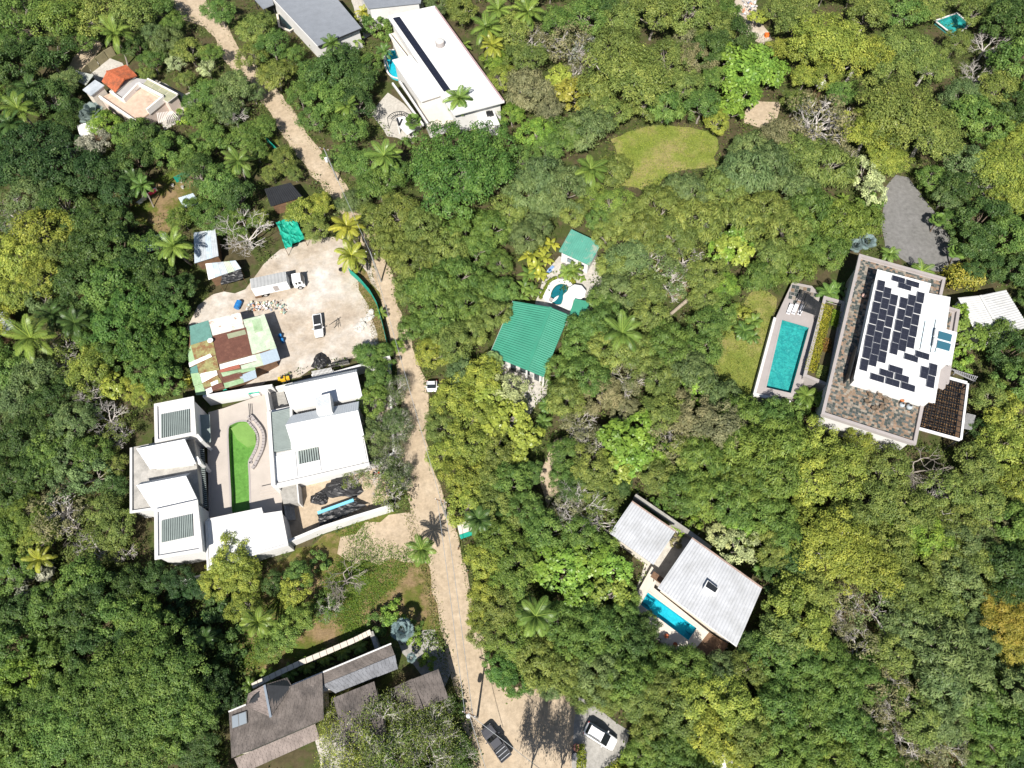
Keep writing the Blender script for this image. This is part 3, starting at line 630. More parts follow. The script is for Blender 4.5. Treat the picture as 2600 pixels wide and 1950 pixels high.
for k in range(8):
    a0, a1 = 2 * math.pi * k / 8 + .2, 2 * math.pi * (k + 1) / 8 + .2
    part('canopy_panel', m_white, um, lambda b: b.slab([uc + np.array([0, 0, .35]), uc + 1.75 * np.array([math.cos(a0), math.sin(a0), 0]), uc + 1.75 * np.array([math.cos(a1), math.sin(a1), 0])], .03))
part('pole', m_wall, um, lambda b: b.tube([(uc[0], uc[1], 0), (uc[0], uc[1], 2.75)], .04, 6))
fb = G(*kx([(440, 510)])[0], .72)
o = empty('pool_float', fb, 'white pointed board lying at the rim of the kidney pool', 'board')
part('board', m_white, o, lambda b: b.slab([fb + np.array([.95 * x * math.cos(.85) - y * math.sin(.85), .95 * x * math.sin(.85) + y * math.cos(.85), .12]) for x, y in [(-1, 0), (-.5, .22), (.2, .26), (.7, .14), (1.05, 0), (.7, -.14), (.2, -.26), (-.5, -.22)]], .08))
fs = G(*kx([(355, 545)])[0], .6); o = empty('stone_bowl', fs, 'pale stone bowl on the kidney pool deck next to white board', 'bowl'); part('bowl', m_frame, o, lambda b: b.lathe(fs, [(.2, 0), (.35, .4), (.42, .5), (.3, .45)], 14))
for k, (x, y) in enumerate([(1399, 684), (1393, 693)]):
    p = G(x, y, .02); o = empty('deck_chair', p, ['blue folding deck chair by the yellow palms, nearer the pool house', 'blue folding deck chair by the yellow palms, nearer the pool'][k], 'chair', 'blue deck chairs', .8)
    part('sling', mat('blue sling', (.16, .27, .5), .1), o, lambda b: b.box((p[0], p[1], .38), (1.3, .55, .05), .8, 0, .0)); part('frame', m_white, o, lambda b: b.box((p[0], p[1], .17), (1.1, .6, .3), .8))

# ------------------------------------------------------------------ white villa with solar strip (north)
NR = [(985, 43), (1106, 17), (1281, 257), (1152, 291)]; ZN = 6.4
nv = house('white_villa', NR, 'long white flat roofed villa with a dark solar strip and round skylight')
part('roof', m_white, nv, lambda b: b.poly(NR, ZN, ZN - .45)); body(nv, NR, ZN, ZN - .45, m_wall, .93)
nq = Quad(*NR, ZN)
part('roof_edge', mat('mauve flashing', (.36, .26, .26), .15, 2), nv, lambda b: b.beam(nq.at(.985, .0, .1), nq.at(.985, 1, .1), .35, .3))
part('roof_edge', m_white, nv, lambda b: b.beam(nq.at(.01, -.003, .12), nq.at(.99, -.003, .12), .3, .4)); part('roof_edge', m_white, nv, lambda b: b.beam(nq.at(.01, 1.0, .12), nq.at(.99, 1.0, .12), .3, .4))
na = W(zc(960, 10, 3.7325, [(138, 132), (203, 119), (688, 815), (625, 830)]), ZN + .12)
for i in range(18):
    t0, t1 = i / 18, (i + .96) / 18; A = lambda t: na[0] + (na[3] - na[0]) * t; B = lambda t: na[1] + (na[2] - na[1]) * t
    part('solar_panel', m_solar, nv, lambda b: b.slab([A(t0), B(t0), B(t1), A(t1)], .08))
dc = G(*zc(960, 10, 3.7325, [(588, 378)])[0], ZN + .35)
dm = part('skylight_drum', m_frame, nv, lambda b: b.lathe(dc - np.array([0, 0, .36]), [(1.0, 0), (1.0, 1.0), (.85, 1.12)], 24)); part('drum_cap', mat('streaked concrete', (.52, .51, .49), .15, 2), dm, lambda b: b.lathe(dc + np.array([0, 0, .76]), [(.88, 0), (.6, .12), (.1, .16)], 24))
LR = zc(960, 10, 3.7325, [(133, 530), (310, 485), (620, 850), (405, 920)]); part('low_roof', m_white, nv, lambda b: b.poly(LR, 5.6, 5.25)); body(nv, LR, 5.6, 5.25, m_wall, .9, 'low_wall')
TB = zc(960, 10, 3.7325, [(105, 285), (200, 255), (560, 700), (760, 1100), (480, 1190)]); part('terrace', m_deckw, nv, lambda b: b.poly(TB, 3.4, 3.0)); body(nv, TB, 3.4, 3.0, m_wall, .93, 'ground_wall')
for (x0, y0, x1, y1) in [(108, 284, 268, 490), (135, 745, 425, 1140), (205, 730, 470, 1130)]:
    q0, q1 = zc(960, 10, 3.7325, [(x0, y0), (x1, y1)]); part('balustrade', m_wall, nv, lambda b: b.beam(G(*q0, 3.95), G(*q1, 3.95), .35, .5)); part('rail', m_dark, nv, lambda b: b.beam(G(*q0, 4.25) + np.array([.3, 0, 0]), G(*q1, 4.25) + np.array([.3, 0, 0]), .08, .12))
ST = zc(960, 230, 6.506, [(1640, 350), (1895, 275), (2015, 560), (1660, 560)]); part('annex_roof', m_white, nv, lambda b: b.poly(ST, 3.2, 2.9)); body(nv, ST, 3.2, 2.9, m_wall, .95, 'annex_wall')
part('annex_parapet', m_wall, nv, lambda b: b.beam(G(1252, 280, 3.6), G(1268, 318, 3.6), .3, .7))
for k, x in enumerate((1825, 1868)):
    p = G(*zc(960, 230, 6.506, [(x, 410)])[0], 3.2); o = empty('rattan_armchair', p, ['dark rattan armchair on the villa annex roof, nearer the villa', 'dark rattan armchair on the villa annex roof, nearer the roof edge'][k], 'armchair', 'rattan armchairs')
    part('seat', m_dark, o, lambda b: b.box(p + np.array([0, 0, .22]), (.75, .75, .4), .3)); part('backrest', m_dark, o, lambda b: b.box(p + np.array([-.1, .35, .5]), (.75, .15, .7), .3))
    for s_ in (-1, 1): part('armrest', m_dark, o, lambda b: b.box(p + np.array([s_ * .36, 0, .35]), (.12, .7, .5), .3))
nr = smooth_ring(W(zc(960, 10, 3.7325, [(85, 450), (150, 440), (235, 445), (330, 560), (270, 690), (155, 690), (95, 640), (68, 540)]), 1.0), 3)
pool('villa_pool', nr, 1.0, .9, MATS['pool water turquoise'], m_turq, m_wall, 'turquoise rounded pool tucked under the white villa roof', .35)
# entrance canopy with curved trellis
ec = house('entrance_arch', [(1015, 300)], 'curved dark trellis arch over the villa drive with white canopy', 'arch')
ac = G(1013, 306, 2.6)
for k in range(2):
    rr_ = 2.6 - .9 * k; part('hoop', m_dark, ec, lambda b: b.tube([ac + rr_ * np.array([math.cos(t), math.sin(t), 0]) for t in np.linspace(.1, 2.9, 15)], .08, 5))
for t in np.linspace(.15, 2.85, 14): part('rung', m_dark, ec, lambda b: b.tube([ac + 1.7 * np.array([math.cos(t), math.sin(t), 0]), ac + 2.6 * np.array([math.cos(t), math.sin(t), 0])], .05, 4))
for t in (.1, 1.5, 2.9): part('post', m_dark, ec, lambda b: b.tube([ac + 2.6 * np.array([math.cos(t), math.sin(t), 0]), ac + np.array([2.6 * math.cos(t), 2.6 * math.sin(t), -2.6])], .06, 5))
part('canopy', m_white, ec, lambda b: b.poly(zc(960, 230, 6.506, [(290, 450), (440, 420), (620, 640), (480, 730), (350, 590)]), 2.4, 2.25))
for (x0, y0, x1, y1) in [(310, 450, 345, 570), (395, 465, 350, 570)]:
    q0, q1 = zc(960, 230, 6.506, [(x0, y0), (x1, y1)]); part('strut', m_dark, ec, lambda b: b.beam(G(*q0, 2.62), G(*q1, 2.62), .35, .2))
for k, p in enumerate(W(zc(960, 230, 6.506, [(330, 570), (560, 640)]), 2.2)): part('pillar', m_wall, ec, lambda b: b.box((p[0], p[1], 1.1), (.3, .3, 2.2)))

# ------------------------------------------------------------------ grey roofed houses at the far edge
def seamroof(h, px, z, m, n, name='roof_panel'):
    q = Quad(*px, z)
    for i in range(n): part(name, m, h, lambda b: b.ribs(q.at(0, i / n), q.at(0, (i + .99) / n), q.at(1, (i + .99) / n), q.at(1, i / n), .3, .03, .15))
    return q
gh1 = house('grey_roof_house', [(760, 40), (860, 40)], 'house with broad blue grey metal roof next to the white villa')
seamroof(gh1, [(678, -20), (842, -20), (918, 71), (807, 117)], 5.2, m_grey, 10); body(gh1, [(678, -20), (842, -20), (918, 71), (807, 117)], 5.2, 4.9, m_wall, .93)
gq1 = Quad((678, -20), (842, -20), (918, 71), (807, 117), 5.2); part('gutter', m_dark, gh1, lambda b: b.beam(gq1.at(0, 1), gq1.at(1, 1), .25, .3)); part('gutter', m_wall, gh1, lambda b: b.beam(gq1.at(0, 0), gq1.at(0, 1), .3, .35))
can = house('grey_canopy', [(665, 8)], 'small grey canopy roof beside the broad grey metal roof', 'canopy'); seamroof(can, [(636, -12), (688, -12), (695, 11), (668, 23)], 3.4, m_grey, 3)
for p in W([(644, -8), (690, 8), (670, 18)], 3.2): part('post', m_dark, can, lambda b: b.box((p[0], p[1], 1.6), (.15, .15, 3.2)))
lr = W([(706, 36), (726, 34), (752, 66), (736, 76), (712, 66)], .9); pool('plunge_pool', lr, .9, .8, water('pool water deep', (.2, .33, .37)), m_conc, m_deckw, 'dark plunge pool with white edge below the broad grey roof', .5)
gh2 = house('grey_roof_house', [(980, 0)], 'second grey metal roof behind the white villa roof'); seamroof(gh2, [(905, -30), (1075, -30), (1068, 8), (935, 22)], 5.0, m_grey, 6); body(gh2, [(905, -30), (1075, -30), (1068, 8), (935, 22)], 5.0, 4.8, m_wall, .93)
part('side_wall', m_wall, gh2, lambda b: b.poly([(936, 26), (950, 22), (962, 42), (950, 52)], 2.6, 0))

# ------------------------------------------------------------------ terracotta roofed house with roof terrace (north-west)
nw = house('terracotta_house', [(320, 230)], 'cream house with terracotta tiled gable and sunken roof terrace')
kn = lambda pts: zc(180, 120, 3.34, pts)
zr_, ze = 5.0, 3.8
R0, R1 = G(*kn([(305, 203)])[0], zr_), G(*kn([(453, 273)])[0], zr_)
E0, E1 = G(*kn([(468, 150)])[0], ze), G(*kn([(562, 243)])[0], ze); S0, S1 = G(*kn([(262, 290)])[0], ze), G(*kn([(378, 382)])[0], ze)
def tileroof(h, a, b_, c, d, nrow, ncol, m, name):
    """barrel tiles: every row a line of half-round tiles; a-b ridge, d-c eave"""
    a, b_, c, d = [np.asarray(x, float) for x in (a, b_, c, d)]; nn = np.cross(b_ - a, d - a); nn /= np.linalg.norm(nn); nn *= np.sign(nn[2])
    P = lambda s, t: (a * (1 - s) + b_ * s) * (1 - t) + (d * (1 - s) + c * s) * t
    for i in range(ncol):
        bb = MB()
        for j in range(nrow):
            t0, t1 = j / nrow, min(1, (j + 1.12) / nrow); hh = .05
            ring0, ring1 = [], []
            for k in range(5):
                s_ = (i + .04 + .92 * k / 4) / ncol; ar = math.sin(math.pi * k / 4) * .11
                ring0.append(P(s_, t0) + nn * ar); ring1.append(P(s_, t1) + nn * (ar + hh))
            bb.add(ring0 + ring1, [(k, k + 1, 6 + k, 5 + k) if False else (5 + k, 6 + k, k + 1, k) for k in range(4)])
        bb.build(name, m, h)
part('roof_deck', m_terra, nw, lambda b: b.slab([R0, R1, E1, E0], .15)); part('roof_deck', m_terra, nw, lambda b: b.slab([R0, R1, S1, S0], .15))
up = np.array([0, 0, .02])
tileroof(nw, R0 + up, R1 + up, E1 + up, E0 + up, 11, 14, m_terra, 'tile_row'); tileroof(nw, R0 + up, R1 + up, S1 + up, S0 + up, 11, 14, m_terra, 'tile_row')
part('ridge', m_terra, nw, lambda b: b.beam(R0 + np.array([0, 0, .18]), R1 + np.array([0, 0, .18]), .3, .2))
part('wall', m_cream, nw, lambda b: b.slab(drop(shrink([E0, E1, S1, S0], .9), ze - .1), ze - .1))
m_pink = mat('pink beige render', (.60, .50, .44), .07, .6, .85, .2); m_ppale = mat('pale parapet', (.70, .66, .62), .05, .6, .8, .2); m_floor = mat('beige tiled floor', (.52, .38, .29), .15, 1.0, .85, .2, c2=(.38, .28, .21), mixat=(.5, .65))
FR = kn([(380, 382), (560, 262), (655, 275), (590, 335), (455, 435)]); part('flat_roof', mat('grey roof felt', (.36, .345, .34), .1, 1.0), nw, lambda b: b.poly(FR, 3.4, 3.1))
TR_ = kn([(650, 268), (905, 400), (820, 465), (590, 335)]); tq = Quad(*TR_, 3.5)
for i in range(4):
    for j in range(3): part('roof_panel', mat('mossy translucent sheet', (.38, .37, .25), .15, .9, .5, .3, c2=(.28, .29, .19)), nw, lambda b: b.slab(tq.rect((i + .03) / 4, (j + .03) / 3, (i + .97) / 4, (j + .97) / 3), .06))
part('panel_frame', m_ppale, nw, lambda b: b.slab(tq.rect(0, 0, 1, 1, -.07), .15)); part('panel_edge', m_ppale, nw, lambda b: b.beam(tq.at(0, 0, .15), tq.at(1, 0, .15), .3, .3))
TE = kn([(590, 335), (800, 445), (660, 560), (560, 640), (250, 430), (340, 385), (460, 470)]); part('terrace', m_floor, nw, lambda b: b.poly(TE, 3.0, 2.7)); body(nw, TE + FR, 3.0, 2.7, m_pink, .93, 'house_wall')
tw = W(TE, 2.98)
part('storey_wall', m_pink, nw, lambda b: b.slab(drop([tw[0], tw[1], tw[2], tw[3], tw[4], tw[5], tw[6]], 2.68), 2.68))
for i, hgt in ((0, 1.1), (1, 1.1), (6, 1.1), (3, .6), (5, .5)):
    a, c = tw[i], tw[(i + 1) % 7]; part('parapet', m_ppale, nw, lambda b: b.beam(a + np.array([0, 0, hgt]), c + np.array([0, 0, hgt]), .4, hgt + .3))
part('eave_wall', m_pink, nw, lambda b: b.slab(drop(W(TR_, 3.5), 3.28), 3.28) if False else b.slab(drop(shrink(W(TR_, 3.5), .92), 3.3), 3.3))
cq = Quad(*kn([(730, 555), (860, 540), (905, 590), (745, 640)]), 2.6)
for i in range(11): part('pergola_rafter', m_ppale, nw, lambda b: b.beam(cq.at(i / 10, 0), cq.at(i / 10, 1), .12, .16))
shd = house('white_shed', kn([(190, 340)]), 'small white roofed shed with cream columns beside terracotta roof', 'shed')
part('roof', m_tin, shd, lambda b: b.slab(W(kn([(205, 275), (282, 322), (167, 412), (98, 360)]), 4.6), .2)); part('wall', m_cream, shd, lambda b: b.slab(drop(shrink(W(kn([(205, 275), (282, 322), (167, 412), (98, 360)]), 4.6), .85), 4.4), 4.4))
shd2 = house('tin_lean_to', kn([(120, 260)]), 'mossy tin lean-to roof between the white shed and olive gate', 'shed'); q_ = [G(*p, z) for p, z in zip(kn([(40, 195), (192, 235), (125, 322), (10, 265)]), (3.2, 3.2, 2.8, 2.8))]; ribroof(shd2, q_, mat('mossy tin', (.36, .38, .34), .2, 1.2), .35)
for p in shrink(q_, .88): part('post', m_dark, shd2, lambda b: b.box((p[0], p[1], 1.4), (.12, .12, 2.8)))
m_oliv = mat('olive board', (.25, .22, .13), .15, 1, .8)
gt = house('board_gate', [(225, 160)], 'olive board gate and fence closing the forecourt of terracotta house', 'gate')
for (a, c) in [((206, 178), (219, 164)), ((220, 163), (240, 148)), ((241, 146), (262, 130)), ((262, 129), (282, 118))]: part('panel', m_oliv, gt, lambda b: b.beam(G(*a, 2.2), G(*c, 2.2), .12, 2.2))
cw = house('curved_wall', [(465, 265)], 'low curved dark edged planter wall by the garden path', 'wall'); cc = G(458, 262, .7)
part('wall', m_conc, cw, lambda b: [b.beam(cc + 2.9 * np.array([math.cos(t), math.sin(t), 0]), cc + 2.9 * np.array([math.cos(t + .22), math.sin(t + .22), 0]), .3, .7) for t in np.arange(-1.2, 1.1, .22)])
# ------------------------------------------------------------------ yard: patched tin shed, shacks, tarps
ks = lambda pts: zc(470, 780, 4.138, pts)
A_, B_ = G(*ks([(243, 138)])[0], 3.9), G(*ks([(402, 845)])[0], 3.9)
PLR = [A_, B_, G(*ks([(830, 72)])[0], 3.0)]; PLL = [A_, B_, G(*ks([(45, 470)])[0], 3.1)]
shed = house('tin_shed', ks([(430, 480)]), 'rusty patchwork shed roofed with green, white and brown tin sheets')
def tin(name, c, rust=None, v=.15, at=(.5, .62)): return mat('tin ' + name, c, v, 1.3, .7, .3, c2=rust, fine=5, mixat=at)
TC = dict(pg=tin('pale green', (.42, .50, .37), (.56, .56, .47)), gr=tin('green', (.27, .40, .22), (.36, .45, .30)), ru=tin('rust', (.125, .052, .036), (.17, .075, .05)), re=tin('red', (.33, .11, .075), None, .1),
          wh=tin('white', (.74, .73, .71), (.60, .57, .53), .08), mw=tin('mottled white', (.60, .58, .52), (.34, .20, .15), .1, (.55, .60)), bl=tin('blue grey', (.34, .41, .47), None, .06), ol=tin('olive', (.27, .29, .19), None, .1), ro=tin('rusty olive', (.27, .26, .11), (.20, .10, .045), .2, (.45, .58)), te=tin('teal', (.10, .22, .19), None))
SH = [('R', 'mw', [(245, 138), (580, 52), (625, 215), (290, 300)]), ('R', 'pg', [(610, 132), (792, 88), (895, 440), (705, 497)]), ('R', 'gr', [(700, 140), (790, 115), (820, 245), (735, 270)]), ('R', 'pg', [(792, 88), (832, 72), (962, 432), (895, 448)]), ('R', 'ru', [(290, 302), (640, 212), (705, 497), (345, 590)]), ('R', 'mw', [(470, 190), (610, 170), (625, 222), (480, 250)]), ('R', 'ru', [(480, 250), (622, 215), (627, 240), (487, 274)]), ('R', 'ol', [(440, 285), (628, 238), (645, 285), (457, 333)]), ('R', 're', [(332, 475), (520, 420), (532, 466), (345, 522)]),
      ('R', 'wh', [(347, 530), (540, 477), (552, 525), (360, 580)]), ('R', 'wh', [(362, 603), (735, 500), (755, 560), (372, 655)]), ('R', 'pg', [(735, 500), (790, 485), (825, 610), (600, 668), (585, 615), (755, 565)]), ('R', 're', [(362, 660), (568, 597), (580, 636), (376, 690)]), ('R', 'bl', [(785, 490), (960, 432), (1000, 555), (826, 612)]), ('R', 'gr', [(376, 690), (735, 632), (742, 660), (400, 735)]), ('R', 'ru', [(380, 735), (590, 680), (605, 725), (398, 795)]), ('R', 'bl', [(565, 725), (735, 652), (755, 740), (620, 790)]), ('R', 'gr', [(405, 800), (605, 745), (620, 792), (420, 852)]), ('R', 'wh', [(455, 165), (475, 160), (482, 205), (460, 210)]),
      ('L', 'te', [(50, 200), (245, 138), (290, 330), (60, 400)]), ('L', 'ro', [(60, 400), (290, 330), (325, 500), (100, 560)]), ('L', 'gr', [(30, 480), (60, 400), (105, 560), (45, 590)]), ('L', 'wh', [(40, 585), (265, 490), (285, 522), (48, 632)]), ('L', 'ro', [(125, 600), (325, 510), (362, 660), (150, 700)]), ('L', 'te', [(48, 640), (125, 605), (140, 690), (60, 700)]), ('L', 'wh', [(150, 705), (322, 635), (342, 712), (180, 797)]), ('L', 'ro', [(180, 797), (342, 712), (390, 790), (190, 850)]), ('L', 'gr', [(100, 830), (185, 800), (225, 920), (115, 925)]), ('L', 'ru', [(280, 838), (392, 790), (402, 835), (290, 882)]), ('L', 'wh', [(215, 868), (278, 840), (292, 890), (228, 920)]), ('L', 'gr', [(60, 700), (150, 690), (180, 800), (95, 830)]), ('L', 'wh', [(270, 795), (345, 765), (352, 800), (280, 832)])]
for i, (sd, c, pts) in enumerate(SH):
    pl = PLR if sd == 'R' else PLL; v = [GP(*p, pl) + np.array([0, 0, .02 + .012 * (i % 8)]) for p in ks(pts)]
    if len(v) == 4: part('tin_sheet', TC[c], shed, lambda b: b.ribs(v[0], v[3], v[2], v[1], .22, .025, .02))
    else: part('tin_sheet', TC[c], shed, lambda b: b.slab(v, .03))
part('roof_frame', m_wood, shed, lambda b: b.slab([GP(*p, PLR) - np.array([0, 0, .06]) for p in ks([(245, 140), (580, 56), (610, 135), (830, 76), (1000, 555), (740, 640), (755, 740), (402, 845)])], .1)); part('roof_frame', m_wood, shed, lambda b: b.slab([GP(*p, PLL) - np.array([0, 0, .06]) for p in ks([(245, 140), (55, 200), (35, 480), (100, 830), (118, 920), (402, 845)])], .1))
sw = drop([GP(*p, PLR) for p in ks([(300, 175), (790, 120), (930, 530), (700, 640), (430, 780), (130, 860), (90, 500), (100, 260)])], 2.7); part('wall', m_wood, shed, lambda b: b.slab(sw, 2.7))
dp = GP(*ks([(278, 368)])[0], PLR) + np.array([0, 0, .5]); dish = empty('satellite_dish', dp - np.array([0, 0, .5]), 'white satellite dish on the ridge of the patchwork shed', 'dish'); part('reflector', m_white, dish, lambda b: b.lathe(dp, [(.05, 0), (.35, .06), (.5, .14), (.46, .15), (.3, .09)], 18)); part('mast', m_dark, dish, lambda b: b.tube([dp - np.array([0, 0, .5]), dp], .04, 5))
def shack(px, zs, m, label, pitch=.3, name='tin_shack'):
    o = house(name, px, label, 'shack'); q = [G(*p, z) for p, z in zip(px, zs)]; n = max(2, int(np.linalg.norm(q[1] - q[0]) / 1.0))
    for i in range(n):
        P0, P1 = i / n, (i + .985) / n; L = lambda s, a, c: a + (c - a) * s
        dz = np.array([0, 0, RND.uniform(0, .05)]); part('tin_sheet', m[i % len(m)] if isinstance(m, list) else m, o, lambda b: b.ribs(L(P0, q[0], q[1]) + dz, L(P1, q[0], q[1]) + dz, L(P1, q[3], q[2]) + dz, L(P0, q[3], q[2]) + dz, pitch, .03, .03))
    part('wall', m_wood, o, lambda b: b.slab(drop(shrink(q, .86), min(zs) - .1), min(zs) - .1)); return o
kt = lambda pts: zc(500, 560, 4.881, pts)
m_bt = mat('bluish tin', (.40, .47, .53), .15, .9, .5, .4, c2=(.52, .57, .60), mixat=(.5, .65))
shack(kt([(-40, 150), (230, 110), (270, 440), (-30, 530)]), (3.2, 3.2, 2.8, 2.8), [m_bt, m_tin], 'bluish tin roofed shack under the palm behind the bare tree')
shack(kt([(105, 535), (480, 495), (550, 595), (145, 735)]), (3.0, 3.0, 2.6, 2.6), [TC['wh'], m_bt, m_tin, TC['pg'], m_bt], 'patched white and blue tin shack next to the bare tree', .25)
shack(zc(0, 0, 2.458, [(1112, 1235), (1205, 1205), (1255, 1275), (1150, 1300)]), (2.8, 2.8, 2.5, 2.5), m_bt, 'small pale blue tin roof between the tree crowns above the yard')
shack(zc(0, 0, 2.458, [(1650, 1180), (1815, 1140), (1890, 1230), (1690, 1290)]), (3.4, 3.4, 2.9, 2.9), mat('black corrugated sheet', (.02, .021, .023), .2, 1, .5, .4), 'black roofed shack between the road and the green tarp')
shack([(-30, 790), (12, 775), (35, 830), (-30, 880)], (3.2, 3.2, 2.8, 2.8), m_tin, 'pale tin roof beside the leaning coconut palm at the wood edge'); shack([(-30, 1428), (22, 1432), (30, 1455), (-20, 1475)], (3.2, 3.2, 2.8, 2.8), m_tin, 'grey tin roof half hidden among dark trees by the grey shrub')
shack([(195, 318), (238, 308), (252, 330), (205, 352)], (3.5, 3.5, 3.1, 3.1), TC['wh'], 'white tin roof in the foliage below the silver palm'); shack([(128, 366), (170, 352), (185, 400), (140, 410)], (3.2, 3.2, 2.8, 2.8), m_tin, 'pale tin roof hidden among trees, left of the white one')
shack([(355, 610), (420, 590), (440, 625), (375, 640)], (2.8, 2.8, 2.5, 2.5), m_bt, 'low bluish tin roof half under the coconut palm fronds')
shack(zc(1700, 1275, 2.458, [(255, 1620), (330, 1560), (460, 1640), (380, 1720)]), (3.2, 3.2, 2.8, 2.8), TC['wh'], 'small white roof poking out of the trees below the silver house')
def tarp(name, px, zs, m, label, nx=10, ny=10, amp=.18, seed=1, cat='tarp', leg=True):
    """sagging wrinkled sheet over corner posts"""
    rr = np.random.RandomState(seed); q = [G(*p, z) for p, z in zip(px, zs)]; o = house(name, px, label, cat); b = MB(); N = rr.randn(nx + 1, ny + 1) * amp
    V = []
    for i in range(nx + 1):
        for j in range(ny + 1):
            s, t = i / nx, j / ny; p = q[0] * (1 - s) * (1 - t) + q[1] * s * (1 - t) + q[2] * s * t + q[3] * (1 - s) * t
            V.append(p + np.array([rr.uniform(-.1, .1), rr.uniform(-.1, .1), N[i, j] - .5 * amp * 4 * math.sin(math.pi * s) * math.sin(math.pi * t)]))
    Fc = [(i * (ny + 1) + j, (i + 1) * (ny + 1) + j, (i + 1) * (ny + 1) + j + 1, i * (ny + 1) + j + 1) for i in range(nx) for j in range(ny)]
    b.add(V, Fc); b.add([v - np.array([0, 0, .03]) for v in V], [f[::-1] for f in Fc]); b.build('sheet', m, o)
    if leg:
        for p in q: part('post', m_wood, o, lambda b: b.tube([(p[0], p[1], 0), (p[0], p[1], p[2])], .05, 5))
    return o
tarp('green_tarp', zc(0, 0, 2.458, [(1725, 1395), (1830, 1330), (1900, 1490), (1780, 1550)]), (2.8, 2.6, 2.2, 2.3), m_tarpg, 'bright green shade tarp stretched at the yard entrance', seed=3)
tarp('black_tarp', kt([(315, 650), (540, 605), (580, 715), (290, 805)]), (2.5, 2.5, 2.0, 2.0), m_tarpk, 'black tarp hung from the edge of the patched tin shack', amp=.06, seed=4)
tarp('green_awning', zc(320, 980, 3.966, [(940, 55), (1010, 28), (1030, 50), (955, 72)]), (2.2, 2.2, 2.0, 2.0), m_tarpg, 'small green awning at the lower end of the patchwork shed', 6, 5, .05, 5)
def heap(name, px, r, hgt, m, label, cat, seed=1, asp=1.0, z0=0.):
    """crumpled tarp thrown over a pile"""
    rr = np.random.RandomState(seed); c = G(*px); o = empty(name, c, label, cat); b = MB(); V = []; na_, nr_ = 22, 7
    for i in range(nr_ + 1):
        for k in range(na_):
            t = i / nr_; a = 2 * math.pi * k / na_; R_ = r * t * (1 + .12 * math.sin(3 * a + seed) + .06 * rr.randn()); V.append((c[0] + R_ * math.cos(a) * asp, c[1] + R_ * math.sin(a), z0 + max(.02, hgt * (1 - t ** 1.8) + .07 * rr.randn() * (t < .97)) if t < .99 else z0 + .02))
    b.add(V, [(i * na_ + k, (i + 1) * na_ + k, (i + 1) * na_ + (k + 1) % na_, i * na_ + (k + 1) % na_) for i in range(nr_) for k in range(na_)]); b.build('cover', m, o); return o
heap('tarp_heap', (815, 917), 1.6, 1.1, m_tarpk, 'pile covered with crumpled black tarp against the compound wall', 'heap', 2)
# compound yard heaps
heap('tarp_heap', (870, 1238), 1.9, .8, m_tarpk, 'crumpled black tarp heap below the white front roof', 'heap', 3, 1.7); heap('tarp_heap', (813, 1265), 1.2, .5, m_tarpk, 'small dark heap of bags beside the sand in the compound', 'heap', 4, 1.2)
tarp('black_tarp', zc(680, 1130, 3.1725, [(400, 560), (700, 450), (800, 490), (415, 655)]), (1.0, 1.0, .9, .9), m_tarpk, 'long wrinkled black tarp lying along the compound south wall', 16, 6, .09, 7, leg=True)
bb_ = [G(*p, 1.3) for p in zc(680, 1130, 3.1725, [(400, 545), (690, 440)])]; o = empty('blue_beam', (bb_[0][0], bb_[0][1], 0), 'long bright blue beam edging the wrinkled black tarp', 'beam')
part('beam', mat('blue plastic', (.18, .50, .66), .08), o, lambda b: b.beam(bb_[0], bb_[1], .45, .3)); part('support', m_wood, o, lambda b: b.box(((bb_[0] + bb_[1]) / 2) * np.array([1, 1, 0]) + np.array([0, 0, .5]), (.3, .3, 1.0))); 
# ------------------------------------------------------------------ white compound with green pool
m_wht = mat('white standing seam', (.66, .665, .67), .04, .5, .5, .3)
comp_deck = house('courtyard_deck', [(600, 1150)], 'beige stone courtyard deck around the green keyhole pool', 'deck')
gk = lambda pts: zc(0, 640, 2.458, pts)
gr = smooth_ring(W(gk([(1427, 1105), (1450, 1075), (1500, 1058), (1550, 1064), (1585, 1092), (1602, 1145), (1595, 1205), (1570, 1262), (1548, 1310), (1552, 1400), (1556, 1560), (1557, 1618), (1500, 1630), (1452, 1637), (1443, 1500), (1437, 1400), (1430, 1250)]), 1.1), 3)
dk = W(gk([(1300, 1000), (1395, 975), (1690, 870), (1700, 1000), (1720, 1450), (1760, 1500), (1760, 1640), (1300, 1750)]), 1.04)
part('slab', m_beige, comp_deck, lambda b: holed(b, dk, [inset(gr, .1)], 1.0))
m_poolg = groundmat('algae green pool', [(.3, (.17, .29, .10)), (.5, (.21, .33, .13)), (.7, (.26, .36, .16))], .25, 3, .03, .92)
gpool = pool('green_pool', gr, 1.1, 1.0, water('algae water', (.70, .86, .62)), m_poolg, m_frame, 'keyhole shaped pool filled with green algae water in white compound', .28)
part('shelf', mat('pale pool shelf', (.36, .42, .22), .1), gpool, lambda b: b.slab(W(gk([(1440, 1100), (1500, 1062), (1555, 1068), (1592, 1110), (1598, 1200), (1540, 1215), (1480, 1170)]), .62), .5))
arc = gk([(1548, 1035), (1600, 1062), (1640, 1125), (1642, 1200), (1615, 1275), (1562, 1335)]); ap = smooth_ring(W(arc, 1.6), 4)[:-4]
cwall = house('curved_seat_wall', arc, 'curved white seat wall round the wide end of the green pool', 'wall')
for i in range(len(ap) - 1): part('segment', m_frame, cwall, lambda b: b.beam(ap[i], ap[i + 1] + (ap[i + 1] - ap[i]) * .1, .45, .55))
ap2 = inset(smooth_ring(W(arc, 1.3), 4), -1.0)[:-4]
for i in range(len(ap2) - 1): part('step', m_frame, cwall, lambda b: b.beam(ap2[i], ap2[i + 1] + (ap2[i + 1] - ap2[i]) * .1, .35, .25))
